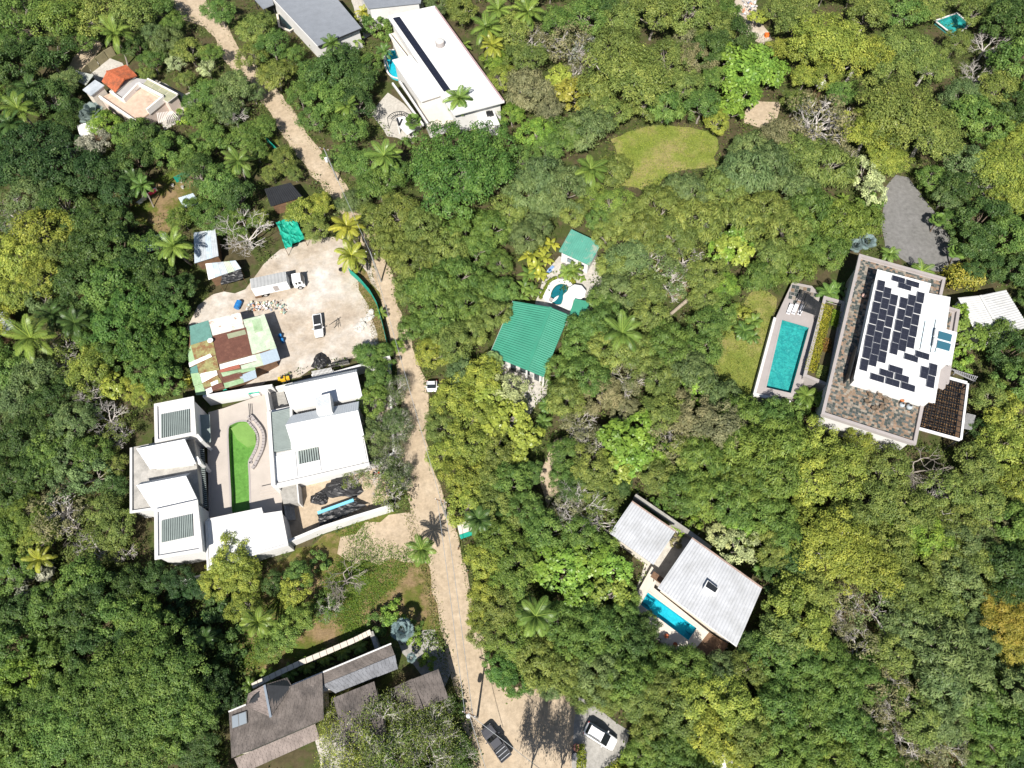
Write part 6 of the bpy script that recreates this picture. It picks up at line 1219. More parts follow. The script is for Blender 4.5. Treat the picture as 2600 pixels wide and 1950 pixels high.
# ------------------------------------------------------------------ where the plants stand: key, pixel x, y, crown radius in pixels, colour
TREES = '''
B 35 45 50 mg;B 150 55 62 cg;B 250 40 55 og;B 330 40 50 og;B 400 20 45 mg;B 210 100 40 mg;B 120 140 50 dg;D 55 165 52 dg;B 165 215 42 gg;B 130 250 48 dg;B 60 250 40 dg;C 292 85 44 cg;D 345 125 36 dg;B 385 155 34 mg;F 425 110 36 gg;B 480 130 34 og;W 445 160 26 pl;W 525 175 24 pl;B 370 190 22 og;B 470 205 26 og;B 555 30 40 mg;F 650 75 46 og;B 690 120 48 mg;B 640 140 40 og;F 700 190 46 og;B 600 225 50 gg;B 535 240 38 mg;B 575 275 36 gg;B 640 235 30 gg;D 515 300 40 mg;B 495 260 30 mg;S 590 290 34 gg;
B 265 315 34 lg;B 235 375 36 gy;D 330 345 44 mg;D 385 360 44 dg;D 345 405 44 dg;D 440 385 42 mg;D 495 400 36 mg;D 150 430 58 dk;D 220 440 50 dk;B 90 360 52 dk;D 55 430 58 dk;C 45 275 46 cg;C 25 315 40 dg;C 75 225 38 dg;B 270 440 44 dg;D 300 500 40 dk;B 160 520 50 dg;D 240 560 46 dg;B 80 490 46 gg;S 20 520 40 gg;S 70 560 36 gy;B 505 440 50 dg;B 560 470 44 mg;B 600 500 44 dg;C 605 410 42 cg;B 650 385 26 mg;C 360 470 32 mg;C 340 455 30 dg;B 690 440 26 og;B 745 440 24 og;B 540 545 38 mg;B 460 555 36 cg;D 490 530 32 mg;X 620 590 72 gy;B 600 570 44 mg;B 660 560 32 og;C 440 625 48 cg;B 770 540 42 yg;B 815 520 36 yg;B 800 580 36 og;C 880 575 44 cy;C 892 648 46 cy;
D 850 190 52 dg;D 910 205 48 dg;D 940 170 34 mg;D 880 150 40 dg;B 800 195 42 mg;B 760 245 40 mg;D 830 255 46 mg;B 905 265 40 dg;B 880 330 42 mg;B 800 300 34 mg;C 880 270 32 cg;C 840 110 28 mg;K 905 100 22 cg;K 920 30 20 cy;K 898 55 20 cy;b 950 60 30 mg;b 970 85 24 mg;C 975 130 24 mg;B 930 420 44 mg;B 870 400 36 mg;C 975 395 50 cg;P 1050 312 24 mg;B 960 470 46 mg;D 1005 440 34 mg;
C 1165 250 42 cg;D 1165 415 40 dg;
B 1010 540 50 og;B 945 560 46 og;F 900 510 40 gg;F 1080 580 52 og;F 985 620 48 og;F 1060 660 54 og;F 1130 640 50 og;F 1180 590 50 mg;F 1250 580 46 mg;F 1290 540 42 og;B 1210 640 40 mg;F 1100 730 52 mg;F 1040 740 44 og;F 1160 700 50 mg;F 1180 770 44 mg;F 1110 800 50 mg;F 1060 830 44 mg;F 1200 840 36 og;B 1150 870 46 og;B 1100 900 42 yg;F 1230 730 36 mg;
C 1235 70 46 cg;C 1265 25 40 cg;C 1250 115 36 cy;C 1340 30 46 cg;B 1170 25 40 og;B 1300 80 46 og;S 1350 95 44 br;B 1110 10 34 gg;N 1180 120 22 cg;N 1240 165 20 cg;B 1275 200 38 yg;B 1260 155 34 lg;B 1330 150 46 og;S 1450 110 60 br;S 1500 130 44 gy;B 1410 60 42 mg;B 1490 40 48 mg;D 1530 20 40 dg;B 1580 60 46 og;F 1340 230 60 br;B 1300 290 34 lg;L 1450 240 44 ye;L 1420 200 34 yg;B 1395 280 34 br;U 1600 190 92 og;F 1570 130 60 og;F 1510 230 52 og;F 1640 250 50 og;B 1540 290 44 og;F 1490 330 62 gg;F 1430 345 44 mg;B 1360 340 40 lg;B 1390 380 36 mg;C 1500 430 48 cg;B 1330 400 32 mg;F 1380 450 56 gg;F 1440 480 52 gg;F 1340 490 50 gg;F 1460 540 40 og;B 1500 490 34 cg;B 1560 520 40 cg;F 1560 430 46 og;
B 1660 40 60 og;B 1750 30 56 og;B 1820 70 52 og;D 1860 90 50 dg;D 1800 130 44 dg;D 1840 40 42 mg;L 1925 45 24 yg;B 1980 30 40 og;L 1890 190 56 lg;L 1850 150 42 lg;L 1930 160 44 lg;L 1960 190 40 lg;L 1880 240 46 lg;L 1850 280 36 lg;B 1760 150 44 br;B 1730 220 44 og;B 1700 150 48 og;F 1690 270 50 mg;B 1780 270 44 mg;B 1820 310 34 yg;
U 2110 100 84 yg;U 2180 140 70 yg;B 2050 130 50 yg;B 2020 60 44 og;B 2200 40 50 og;B 2290 30 46 mg;B 2350 20 44 og;U 2290 120 66 og;U 2360 160 58 og;B 2260 190 50 og;X 2510 110 54 gy;B 2480 30 44 og;D 2560 60 56 dg;B 2430 110 40 og;X 2480 190 46 gy;D 2580 170 60 mg;B 2530 230 50 og;D 2590 280 50 dg;
U 2280 280 96 og;U 2360 330 80 og;U 2210 330 70 yg;S 2090 300 80 br;X 2070 310 66 gy;X 2130 330 50 gy;B 2140 240 36 mg;B 2020 260 34 og;B 2440 250 46 gg;D 2470 300 56 mg;D 2510 330 44 mg;U 2250 400 62 yg;B 1980 350 54 br;B 2020 400 54 og;F 2090 420 62 og;S 2130 400 44 br;W 2195 440 44 pl;W 2215 490 36 pl;F 1960 430 56 gg;F 1890 440 60 gg;F 1830 480 60 og;F 1750 490 58 gg;F 1900 380 44 gg;F 1680 530 56 og;F 2020 480 52 gg;F 1770 570 60 og;S 1800 560 50 gg;F 1870 550 56 og;F 1950 540 50 og;L 1965 565 30 lg;F 2060 540 56 mg;F 2130 570 56 cg;F 2190 560 46 cg;F 2110 640 50 mg;F 2050 620 46 mg;N 2110 515 20 cg;N 2140 505 20 cg;b 2200 520 32 mg;B 1700 600 54 og;F 1640 600 52 og;F 1600 560 46 og;
U 2550 420 74 yg;U 2580 500 60 yg;S 2500 450 60 og;B 2460 420 50 gg;D 2430 480 44 dg;B 2400 500 34 gg;b 2360 490 24 mg;P 2380 560 22 mg;D 2500 560 54 dg;D 2560 600 50 mg;D 2470 620 44 dg;P 2430 640 26 mg;K 2340 690 34 cg;P 2200 615 26 si;P 2170 625 22 si;K 2260 645 26 mg;D 2590 690 50 dg;
S 1660 680 60 gg;S 1740 650 52 og;L 1860 640 44 yg;L 1880 600 38 lg;L 1830 640 36 lg;F 1960 650 54 og;F 2000 590 50 og;F 2020 680 50 cg;F 1930 700 48 mg;B 1600 660 48 gg;F 1540 600 40 og;F 1560 680 46 og;F 1520 560 36 mg;F 1570 740 44 gg;K 1520 750 24 mg;B 1640 740 48 og;S 1700 720 50 gg;F 1500 830 52 mg;F 1470 880 48 mg;F 1540 820 48 mg;F 1560 890 56 og;F 1490 960 52 mg;C 1580 845 56 cg;B 1650 800 46 og;F 1620 900 50 og;F 1690 880 54 mg;F 1740 940 56 gg;F 1670 960 52 og;S 1590 960 50 br;B 1530 1000 44 br;F 1780 890 50 mg;L 1770 980 40 lg;B 1790 760 36 og;B 1840 730 34 lg;b 1880 800 28 yg;K 1890 840 30 mg;K 1915 815 24 mg;K 1910 855 22 mg;B 1790 830 44 mg;
D 2570 900 56 dg;D 2540 850 44 mg;D 2590 970 52 mg;B 2480 770 0 mg;L 2455 850 44 cg;L 2440 800 30 lg;N 2450 880 22 cg;b 2440 915 30 lg;B 2520 1010 50 og;B 2570 1070 56 yg;D 2490 1090 30 dg;B 2550 1150 56 yg;B 2590 1230 50 yg;B 2480 1190 52 og;K 2105 745 34 mg;K 2125 735 26 mg;K 2048 1005 34 cg;b 2010 1030 30 mg;b 2080 1030 34 lg;b 2040 1060 34 mg;
F 1880 1060 60 cg;F 1960 1060 54 mg;B 1820 1090 60 br;F 1830 1010 48 gg;B 1760 1060 54 br;F 1900 1140 64 cg;F 1980 1130 60 cg;B 2080 1130 60 yg;B 2130 1190 64 yg;B 2180 1130 48 yg;B 2060 1210 60 yg;F 1960 1210 60 cg;F 1890 1220 56 cg;X 2330 1190 74 gy;X 2350 1280 70 gy;B 2250 1200 56 og;B 2300 1300 60 og;B 2220 1270 54 og;B 2400 1250 52 og;B 2430 1320 52 og;B 2500 1280 54 og;D 2570 1330 52 mg;
F 1780 1170 54 cg;F 1830 1190 46 mg;F 1730 1240 50 mg;F 1790 1260 50 cg;F 1850 1280 56 mg;W 1870 1390 50 pl;W 1830 1360 36 pl;L 1880 1340 36 lg;F 1950 1300 56 mg;F 2000 1370 50 mg;F 1960 1400 46 og;N 1930 1445 26 mg;D 1970 1460 40 dg;b 1760 1330 22 lg;b 1735 1345 20 lg;b 1657 1290 26 bg;b 1700 1315 22 cg;b 1715 1378 16 br;
U 2120 1390 84 yg;U 2190 1440 80 yg;B 2080 1350 56 yg;F 2180 1330 56 og;F 2350 1370 56 lg;F 2300 1340 50 lg;B 2250 1390 54 og;F 2400 1420 56 og;B 2450 1380 54 gg;S 2520 1330 46 br;B 2480 1440 54 og;D 2430 1480 56 gg;D 2570 1440 62 dg;B 2540 1520 54 dg;U 2570 1570 70 ye;U 2590 1640 52 ye;D 2010 1540 60 yg;D 2060 1500 52 og;D 1990 1610 56 og;D 2050 1590 52 yg;D 1960 1660 52 mg;S 2150 1530 52 br;S 2230 1550 60 gg;F 2310 1500 58 og;F 2370 1520 52 og;F 2300 1590 54 gg;S 2190 1640 54 br;B 2260 1650 50 og;F 2390 1650 72 gg;F 2450 1710 66 gg;F 2400 1750 60 gg;F 2490 1640 48 gg;
F 2040 1690 56 mg;B 2100 1680 50 mg;F 2120 1750 60 mg;F 2190 1720 50 mg;F 2060 1770 56 mg;S 2270 1760 62 br;S 2210 1820 56 br;F 2130 1830 58 mg;F 2050 1860 54 mg;B 2330 1820 54 og;F 2400 1830 50 gg;S 2300 1880 52 br;F 2200 1900 54 mg;F 2120 1920 50 cg;S 2420 1900 44 br;F 2500 1800 56 mg;D 2580 1760 56 gg;D 2580 1850 50 mg;F 2520 1880 44 mg;D 2590 1920 40 dg;
F 1750 1700 58 mg;F 1690 1690 46 mg;F 1830 1710 52 gg;F 1900 1700 50 og;D 1910 1640 40 dg;B 1780 1780 60 yg;B 1860 1790 58 yg;B 1720 1800 56 og;B 1690 1750 46 og;B 1800 1860 54 yg;F 1900 1860 56 og;F 1980 1800 56 mg;F 1970 1900 54 mg;F 1650 1840 50 og;F 1690 1880 52 mg;F 1630 1920 44 cg;F 1720 1930 46 mg;b 1600 1950 34 lg;B 1610 1780 44 og;F 1540 1760 46 og;F 1590 1720 54 mg;F 1520 1710 50 gg;F 1480 1760 40 og;F 1640 1760 46 og;
B 1220 960 48 yg;W 1290 985 44 pl;W 1310 1020 34 pl;L 1240 1010 44 yg;L 1290 1060 46 yg;B 1180 950 40 gg;B 1150 1010 50 yg;B 1120 1080 46 og;L 1250 1080 46 yg;L 1330 1110 40 yg;B 1200 1060 46 yg;B 1190 1130 50 yg;B 1130 1150 44 yg;L 1310 1150 38 yg;B 1260 1150 44 og;B 1170 1210 50 yg;B 1240 1220 46 og;B 1300 1230 50 mg;B 1350 1200 36 mg;B 1190 1280 46 yg;B 1260 1290 50 og;F 1330 1300 46 mg;P 1250 920 32 gg;K 1390 1030 24 mg;K 1380 1070 24 mg;K 1410 1000 22 cg;F 1440 1010 46 og;F 1420 940 40 mg;
S 1470 1070 54 br;S 1500 1120 56 br;B 1430 1150 44 mg;F 1440 1210 40 mg;B 1460 1240 44 dg;L 1570 1120 56 lg;L 1630 1090 44 lg;L 1600 1170 48 lg;L 1560 1190 44 yg;L 1650 1150 44 lg;B 1500 1190 48 og;B 1680 1050 50 og;S 1700 1110 54 br;B 1730 1160 44 og;B 1660 1210 44 og;B 1520 1250 40 og;X 1470 1290 72 gy;S 1440 1280 50 br;S 1520 1320 50 og;B 1570 1230 30 dg;
P 1260 1290 32 dk;C 1215 1320 42 dg;B 1270 1370 50 cg;B 1230 1420 46 yg;B 1310 1420 52 cg;B 1390 1350 50 mg;L 1380 1420 50 lg;L 1440 1450 54 lg;L 1500 1420 50 lg;L 1560 1450 46 lg;L 1540 1510 48 yg;L 1470 1520 50 lg;B 1230 1500 46 yg;B 1220 1560 38 yg;B 1270 1540 46 og;B 1300 1490 46 cg;B 1480 1370 44 mg;B 1540 1390 36 cg;C 1360 1565 58 cg;B 1240 1610 44 og;B 1300 1630 46 cg;F 1420 1590 50 mg;F 1470 1620 56 mg;F 1530 1600 56 mg;F 1580 1570 44 mg;F 1600 1640 50 dg;D 1270 1700 42 bg;D 1310 1730 36 bg;F 1370 1680 52 og;F 1430 1690 56 og;F 1390 1740 40 gg;D 1640 1590 36 dg;N 1650 1660 22 cg;F 1590 1520 34 cg;
D 230 640 54 dg;D 300 630 50 dg;D 340 690 50 dg;D 380 640 44 mg;D 400 700 44 dg;D 280 720 54 mg;D 200 720 50 dg;D 330 770 50 bg;D 380 800 44 bg;D 290 830 50 bg;D 350 870 50 bg;D 440 790 32 bg;D 445 860 34 bg;D 400 900 40 bg;D 290 900 40 mg;B 110 590 60 yg;B 60 660 54 yg;B 110 700 50 yg;W 105 760 40 gg;B 40 750 40 yg;B 150 650 44 og;B 180 800 44 dg;C 78 858 62 cg;C 190 820 44 dg;C 130 800 40 dg;B 30 940 50 mg;B 90 960 52 gg;B 40 1010 44 gg;S 160 930 44 og;B 230 940 50 yg;L 290 980 34 yg;S 220 1000 40 og;B 130 1010 46 dg;
B 180 1080 50 gg;X 270 1060 50 br;S 300 1100 44 og;B 60 1110 52 dg;B 120 1140 50 mg;B 230 1150 44 mg;W 190 1170 54 gg;W 240 1210 48 gg;W 170 1230 44 gg;B 90 1200 46 dg;B 290 1180 34 og;C 110 1180 30 cg;B 40 1220 50 dg;S 140 1310 64 br;X 180 1330 56 gy;B 60 1310 46 cg;B 260 1300 40 og;S 230 1380 50 og;B 100 1370 44 yg;B 290 1240 36 dg;b 90 1490 54 gy;C 100 1420 36 cy;D 210 1480 54 mg;D 270 1500 44 dg;D 130 1540 52 mg;D 200 1560 54 dg;D 290 1570 50 mg;D 60 1560 46 dg;D 40 1640 56 mg;D 350 1560 44 mg;D 400 1600 46 mg;D 330 1620 44 dg;D 230 1650 50 dg;
U 430 1700 90 mg;U 330 1720 86 mg;U 240 1760 80 mg;U 420 1810 84 mg;U 310 1840 88 mg;U 480 1800 64 mg;U 180 1850 80 mg;U 100 1790 64 mg;U 250 1930 74 mg;U 380 1920 76 mg;U 490 1890 56 dg;D 60 1720 50 lg;D 30 1830 56 mg;D 70 1910 56 mg;D 150 1930 50 mg;D 140 1680 46 mg;
B 590 1420 54 yg;B 620 1470 50 yg;B 620 1540 40 yg;B 560 1430 34 yg;D 610 1370 26 dg;B 760 1460 34 mg;B 750 1500 40 yg;b 810 1430 26 mg;B 690 1480 28 dg;B 730 1600 46 cg;B 770 1570 40 cg;B 690 1640 38 cg;C 655 1580 44 cg;S 830 1540 40 mg;b 560 1540 40 dg;b 520 1600 46 dk;b 450 1530 40 dk;C 520 1620 34 dg;b 590 1640 40 dg;X 870 1470 58 br;
K 633 1740 22 mg;K 680 1716 23 cg;K 735 1706 24 cg;K 775 1690 24 cg;K 823 1667 24 cg;K 869 1654 24 cg;K 910 1640 24 cg;P 1022 1600 32 si;b 1050 1620 20 lg;b 1052 1590 18 mg;b 1085 1680 20 lg;P 1045 1670 14 si;b 600 1760 36 dk;D 560 1780 34 dk;
T 960 1870 92 og;T 880 1900 80 yg;T 1090 1890 80 og;T 1020 1800 60 og;T 1110 1800 46 mg;T 1000 1930 80 mg;T 840 1820 44 yg;T 1150 1930 54 mg;b 1160 1800 20 dg;
B 960 960 40 mg;B 945 1015 42 cg;F 935 900 34 mg;F 975 900 30 mg;S 960 1080 44 gg;B 950 1110 38 gg;S 980 1020 36 gg;B 1000 1070 30 gg;S 960 1200 50 gg;S 990 1250 52 og;S 900 1210 36 og;B 1010 880 20 lg;C 1070 1395 42 cg;K 968 795 18 cg;K 480 965 22 cy;b 720 1480 30 dg;b 960 1580 30 mg;b 1000 1560 30 lg;
K 1455 690 26 cg;K 1440 690 24 cg;K 1475 660 26 cg;K 1420 700 0 cg;N 1345 650 30 cy;N 1370 630 26 cy;N 1360 680 28 cy;N 1385 655 26 cy;N 1340 700 28 cg;N 1370 700 26 cy;N 1330 730 26 cg;N 1400 620 24 cy;N 1350 740 26 cg;N 1325 760 22 cg;b 1478 708 9 lg;b 1290 560 0 mg;K 1510 760 22 mg;B 1530 770 36 mg;
b 2470 770 0 mg;b 1040 365 20 mg;P 240 290 30 si;P 225 300 24 si;b 455 255 12 mg;b 400 340 20 dg;B 360 320 24 mg;b 470 300 26 lg;P 300 350 0 mg;b 520 215 20 mg;
'''
OPEN = [  # places seen in the open: no wood is filled in over them (photo pixels)
    YARD, [(2060, 640), (2200, 640), (2480, 720), (2480, 1130), (2300, 1140), (1900, 1020), (1980, 710)], [(2425, 745), (2560, 725), (2610, 850), (2490, 880)], [(2235, 470), (2310, 450), (2440, 680), (2330, 700), (2235, 620)],
    [(1610, 1260), (1760, 1350), (1945, 1490), (1870, 1655), (1750, 1680), (1600, 1540), (1650, 1440), (1540, 1355)], [(1300, 755), (1460, 740), (1500, 570), (1430, 570), (1380, 690), (1240, 900), (1370, 1000), (1460, 800), (1540, 620)],
    [(975, 35), (1115, 5), (1295, 260), (1270, 330), (1080, 330), (1030, 360), (950, 300), (970, 180)], [(630, -20), (1080, -20), (1075, 20), (930, 120), (800, 125), (680, 60)], [(180, 190), (290, 110), (480, 235), (500, 290), (380, 330), (240, 250)],
    [(325, 1125), (400, 1020), (500, 1000), (690, 970), (1000, 900), (990, 1290), (740, 1390), (520, 1450), (390, 1420), (330, 1310)], [(640, 1440), (820, 1365), (1000, 1290), (1110, 1330), (1130, 1620), (850, 1650), (650, 1720), (560, 1640)], [(570, 1800), (1000, 1620), (1150, 1690), (1150, 1800), (900, 1980), (580, 1980)],
    [(1200, 1770), (1430, 1745), (1510, 1780), (1620, 1860), (1560, 1980), (1210, 1980)], [(1545, 350), (1720, 315), (1820, 335), (1820, 420), (1700, 440), (1600, 480)], [(1860, 80), (1868, -20), (1920, -20), (1965, 105)], [(1885, 310), (1905, 255), (1980, 258), (1930, 325)], [(1810, 900), (1930, 740), (1980, 760), (1910, 1010), (1830, 985)],
    [(360, 470), (480, 425), (500, 540), (330, 560)], [(690, 460), (780, 460), (780, 640), (690, 640)], [(500, 590), (640, 590), (650, 740), (500, 740)], [(480, 790), (720, 790), (720, 960), (490, 1010)], [(2370, 30), (2440, 30), (2470, 80), (2380, 60)], [(1375, 1200), (1440, 1110), (1425, 1240), (1385, 1290)], [(160, 190), (225, 95), (270, 120), (215, 190)]]
for i in range(len(ROAD) - 1):
    a, c = ROAD[i], ROAD[i + 1]; OPEN.append([(a[0] - a[2] * .8, a[1]), (a[0] + a[2] * .8, a[1]), (c[0] + c[2] * .8, c[1]), (c[0] - c[2] * .8, c[1])])
for t in TREES.replace('\n', '').split(';'):
    f = t.split()
    if len(f) < 5 or int(f[3]) == 0: continue
    PLANTS.append(plant_at(f[0], int(f[1]), int(f[2]), int(f[3]), f[4]))
# the broad dark crown below the villa
PLANTS.append(plant_at('G', 1170, 425, 150, 'bg', 8.5))
# tall thin trees just below the frame whose shade falls on the junction, and thin crowns leaning over the road
for q in ((1335, 2050, 50), (1420, 2065, 46)): PLANTS.append(plant_at('T', *q, 'og', 12))
for q in ((1005, 1085, 44), (1000, 985, 40), (985, 1150, 40), (1010, 1205, 40)): PLANTS.append(plant_at('T', *q, 'gg'))
# close the canopy where the photograph shows unbroken wood
rr = random.Random(11); fill = []
def clear_of(px, py, r):
    for k in range(12):
        a = k * math.pi / 6; q = (px + r * math.cos(a), py + r * math.sin(a))
        if any(inside(q, o) for o in OPEN): return False
    return not any(inside((px, py), o) for o in OPEN)
for _ in range(9000):
    px, py = rr.uniform(-60, 2660), rr.uniform(-60, 2010); r = rr.uniform(26, 46)
    if not clear_of(px, py, r * .95): continue
    near = sorted(PLANTS + fill, key=lambda d: math.hypot(d['px'][0] - px, d['px'][1] - py) - d['rpx'])[0]
    if math.hypot(near['px'][0] - px, near['px'][1] - py) < near['rpx'] + r * .28: continue
    k = near['key'] if near['key'] in 'BFDS' else 'B'; c = near['col'] if near['col'] in ('dg', 'mg', 'og', 'gg', 'yg', 'cg', 'br', 'dk') else 'mg'
    fill.append(plant_at(k, px, py, r, c))
PLANTS += fill
for i_, d in enumerate(PLANTS):      # let crowns of the closed wood meet
    if d['key'] in 'DBFSU' and clear_of(*d['px'], d['rpx'] * 1.18): PLANTS[i_] = plant_at(d['key'], *d['px'], d['rpx'] * 1.17, d['col'])
# labels: colour, size, kind and the landmark it stands closest to
LM = [('the patchwork tin shed', (600, 890)), ('the box truck', (700, 710)), ('the green tarp', (740, 580)), ('the black roofed shack', (720, 495)), ('the terracotta roofed house', (320, 220)), ('the broad grey metal roof', (800, 50)), ('the white villa', (1120, 150)), ('the green roofed house', (1345, 860)), ('the pool house', (1465, 625)), ('the kidney pool', (1420, 745)),
      ('the asphalt driveway', (2330, 560)), ('the infinity pool', (2000, 905)), ('the solar panelled house', (2260, 880)), ('the white garage', (2510, 800)), ('the teal garden pool', (2420, 55)), ('the bright lawn', (1690, 375)), ('the bare soil patch', (1930, 285)), ('the rubble lot', (1900, 40)), ('the silver roofed annex', (1630, 1350)), ('the turquoise pool', (1700, 1565)), ('the skylight on the silver roof', (1805, 1490)),
      ('the white hatchback car', (1525, 1870)), ('the grey pickup', (1258, 1885)), ('the shingle roof', (700, 1840)), ('the road shelter', (1180, 1343)), ('the guest wing', (430, 1200)), ('the green pool', (610, 1180)), ('the main white house', (820, 1090)), ('the south block', (620, 1370)), ('the grass clearing', (900, 1530)), ('the blue drum', (607, 778)), ('the fallen log', (1740, 768)), ('the footpath', (1405, 1200)), ('the white roof in the wood', (1840, 1930)), ('the hidden grey tin roof', (5, 1450)), ('the pale tin roof by the palm', (5, 830)), ('the transformer pole', (845, 420)), ('the tank on a stand', (2082, 218)), ('the utility pole at the junction', (1205, 1818)), ('the parked white car on the road', (1096, 980)), ('the small white tin roof', (222, 330)), ('the orange crate', (1946, 92))]
lmw = [(n, G(*p)) for n, p in LM]
ORD = ['', 'second ', 'third ', 'fourth ', 'fifth ', 'sixth ', 'seventh ', 'eighth ', 'ninth ', 'tenth ', 'eleventh ', 'twelfth '] + ['%dth ' % k for k in range(13, 99)]
bucket = {}
for d in PLANTS:
    n, w = min(lmw, key=lambda q: np.linalg.norm(q[1][:2] - d['c'][:2])); dist = np.linalg.norm(w[:2] - d['c'][:2]); bucket.setdefault((d['key'], d['col'], n), []).append((dist, d))
for (key, col, n), L in bucket.items():
    L.sort(key=lambda q: q[0])
    for i, (dist, d) in enumerate(L): d['label'] = '%s %s, %snearest to %s' % (CNAME[col], KIND[key][2], ORD[i], n) if len(L) > 1 else '%s %s, the one nearest to %s' % (CNAME[col], KIND[key][2], n)
for i, d in enumerate(PLANTS): build_plant(d, i, d['label'])
print('plants', len(PLANTS), 'fill', len(fill))

# ------------------------------------------------------------------ undergrowth, grass, hedges
rs = np.random.RandomState(5)
def scatter(name, m, n, leaf, hmax, area, keep, label, cols, seed, wid=.5, cat='undergrowth', clump=None):
    rs = np.random.RandomState(seed); P = []
    while len(P) < n:
        px, py = rs.uniform(area[0], area[2]), rs.uniform(area[1], area[3])
        if keep(px, py): P.append(G(px, py))
    P = np.array(P); k = clump or 1; P = np.repeat(P, k, 0); N_ = len(P); off = rs.randn(N_, 3) * np.array([.55, .55, 0]) * (1 if k > 1 else 0); P = P + off; P[:, 2] = np.abs(rs.uniform(.03, hmax, N_)) * np.exp(-np.sum(off[:, :2] ** 2, 1) / .8)
    L = leaf * rs.uniform(.5, 1.3, N_); me = np_mesh(name, leaves(P, unit(rs.randn(N_, 3) * .6 + np.array([0, 0, 1.0])), unit(rs.randn(N_, 3) * np.array([1, 1, .4])), L, L * wid, rs), 4, m, rs.uniform(0, 1, N_)); o = bpy.data.objects.new(name, me); COL.objects.link(o); o.color = (*cols, 1); return tag(o, label, cat, None, 'stuff')
wood = lambda x, y: not any(inside((x, y), o) for o in OPEN)
scatter('undergrowth', m_leaf, 17000, .42, 1.9, (-80, -80, 2680, 2030), wood, 'low green undergrowth covering the forest floor', (.09, .14, .03), 1, .5, 'undergrowth', 12)
clr = [(640, 1440), (820, 1365), (990, 1300), (1100, 1420), (1120, 1620), (850, 1650), (650, 1720), (560, 1640)]
scatter('grass', m_leaf, 2600, .3, .35, (560, 1290, 1120, 1720), lambda x, y: inside((x, y), clr) and math.sin(x * .021 + 1.3) + math.sin(y * .027 + x * .013) > -.1, 'tufts of green grass on the clearing south of compound wall', (.10, .19, .025), 2, .25, 'grass', 10)
ver = [(905, 700), (945, 740), (985, 880), (960, 890), (945, 820)]
scatter('dry_grass', m_leaf, 260, .3, .3, (890, 690, 1000, 900), lambda x, y: inside((x, y), ver), 'dry grass along the green mesh fence in yard', (.22, .19, .07), 3, .25, 'grass', 8)
lawnp = [(1550, 355), (1620, 325), (1720, 318), (1815, 335), (1820, 420), (1700, 440), (1650, 490), (1580, 470)]
scatter('grass', m_leaf, 1500, .3, .25, (1545, 310, 1825, 500), lambda x, y: inside((x, y), lawnp), 'long sunny grass on the bright lawn between trees', (.20, .26, .04), 4, .25, 'grass', 8)
pl2 = [(1800, 900), (1850, 800), (1920, 730), (1980, 760), (1960, 830), (1935, 930), (1905, 1020), (1830, 985)]
scatter('grass', m_leaf, 1300, .28, .22, (1790, 720, 1990, 1030), lambda x, y: inside((x, y), pl2), 'rough grass on the strip beside the infinity pool', (.19, .23, .045), 6, .25, 'grass', 8)
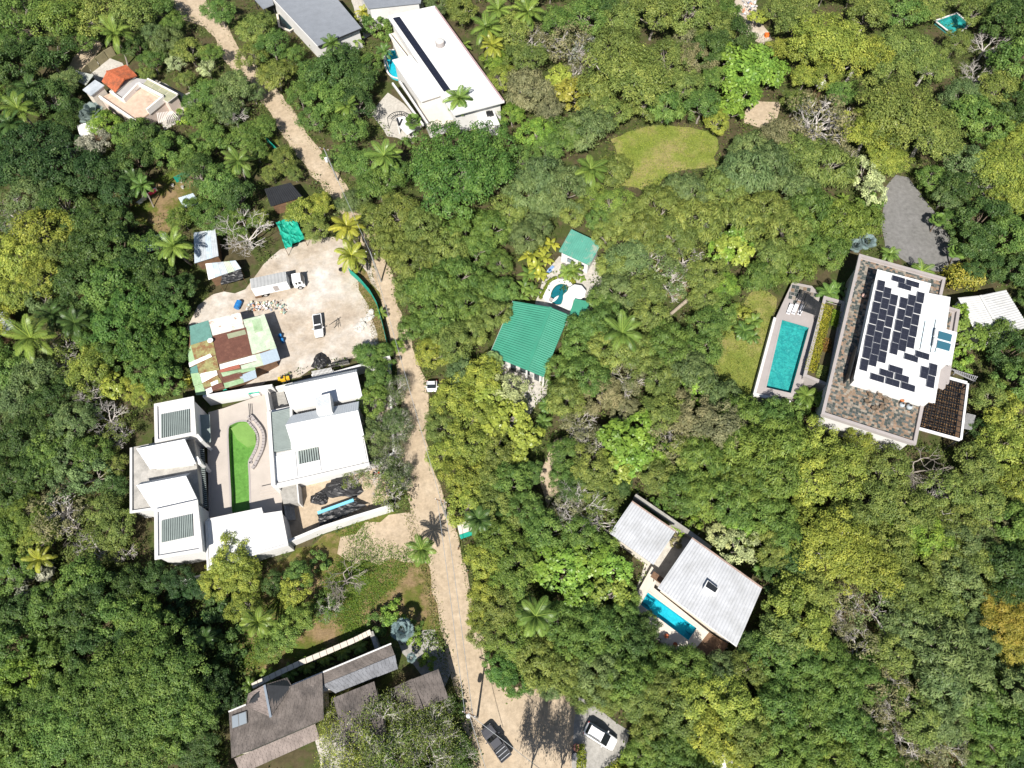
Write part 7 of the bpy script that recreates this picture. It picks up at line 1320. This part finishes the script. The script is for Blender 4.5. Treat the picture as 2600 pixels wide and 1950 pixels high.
# road verges: strips of weeds on both sides
def verge(x, y):
    for i in range(len(ROAD) - 1):
        a, c = ROAD[i], ROAD[i + 1]
        if min(a[1], c[1]) <= y <= max(a[1], c[1]) and a[1] != c[1]:
            t = (y - a[1]) / (c[1] - a[1]); mx, w = a[0] + (c[0] - a[0]) * t, a[2] + (c[2] - a[2]) * t; e = abs(x - mx) - w * .93
            if -2 < e < 16: return True
    return False
scatter('roadside_weeds', m_leaf, 1500, .3, .45, (450, 0, 1260, 1800), verge, 'weeds and dry grass along the edges of dirt road', (.15, .17, .05), 7, .3, 'weeds', 8)
def hedge(name, pts, z0, w, hgt, col, label, dens=260, m=None, leaf=.28):
    """clipped row of leaves along a line of world points"""
    rs = np.random.RandomState(len(label)); P, N_ = [], []; o = empty(name, (pts[0][0], pts[0][1], z0), label, 'hedge')
    for a, c in zip(pts[:-1], pts[1:]):
        L = np.linalg.norm((c - a)[:2]); n = int(dens * L); t = rs.uniform(0, 1, n); d = (c - a) / (L + 1e-9); sd = np.array([-d[1], d[0], 0]); u = rs.uniform(-1, 1, n); v = rs.uniform(0, 1, n) ** .5
        P.append(a + (c - a) * t[:, None] + sd * (u * w / 2)[:, None] + np.array([0, 0, 1.]) * (z0 - a[2] + v * hgt)[:, None]); N_.append(sd * (u * .8)[:, None] + np.array([0, 0, 1.]) * v[:, None])
    P, N_ = np.concatenate(P), np.concatenate(N_); n = len(P); Lf = leaf * rs.uniform(.6, 1.3, n); P = P - np.array([pts[0][0], pts[0][1], z0]); me = np_mesh('foliage', leaves(P, unit(N_ + rs.randn(n, 3) * .4), unit(rs.randn(n, 3)), Lf, Lf * .5, rs), 4, m or m_leaf, rs.uniform(0, 1, n)); q = bpy.data.objects.new('foliage', me); COL.objects.link(q); q.parent = o; q.color = (*col, 1)
    st = MB(); st.beam(pts[0] * np.array([1, 1, 0]) + np.array([0, 0, z0 + hgt * .3]), pts[-1] * np.array([1, 1, 0]) + np.array([0, 0, z0 + hgt * .3]), .1, hgt * .3); st.build('stem', m_barkd, o); return o
def Hp(pts, z=0): return [G(a, c, z) for a, c in pts]
hedge('hedge', Hp(kx([(155, 520), (200, 440), (250, 330), (330, 200), (450, 135)])), 0, .55, .8, (.16, .22, .03), 'curved clipped hedge on the palm side of kidney pool')
hedge('hedge', Hp(kx([(495, 110), (580, 95), (680, 135), (760, 200), (800, 240)])), 0, .55, .8, (.20, .24, .03), 'short curved hedge between kidney pool and pool house')
hedge('hedge', Hp([(1472, 1890), (1476, 1915), (1474, 1955)]), 0, 1.3, 1.3, (.20, .26, .03), 'yellow green hedge beside the two drums at parking pad', 200)
hedge('hedge', Hp([(1530, 1975), (1570, 1940), (1600, 1925)]), 0, 1.6, 1.3, (.22, .27, .03), 'bright hedge along the lower edge of parking pad', 160)
hedge('vine_mass', Hp([(2412, 700), (2450, 690), (2500, 700)], 3.0), 0, 4.2, 3.6, (.26, .27, .04), 'mound of yellow green bamboo like shrubs beside white garage', 330, None, .5)
for k, (px_, col, lab) in enumerate([([(2100, 775), (2090, 820), (2078, 870), (2062, 920), (2056, 945)], (.28, .29, .03), 'yellow succulents filling the long planter'), ([(2125, 790), (2118, 830)], (.15, .25, .02), 'green ground cover at shaded end of the long planter'), ([(2100, 860), (2098, 895)], (.19, .12, .03), 'reddish succulents in the middle of long planter'), ([(2090, 930), (2080, 960)], (.24, .30, .08), 'pale rosette plants at low end of long planter')]):
    hedge('planter_bed', Hp(px_, 3.0), 2.92, 1.5 if k else 2.0, .4, col, lab, 230, None, .25)
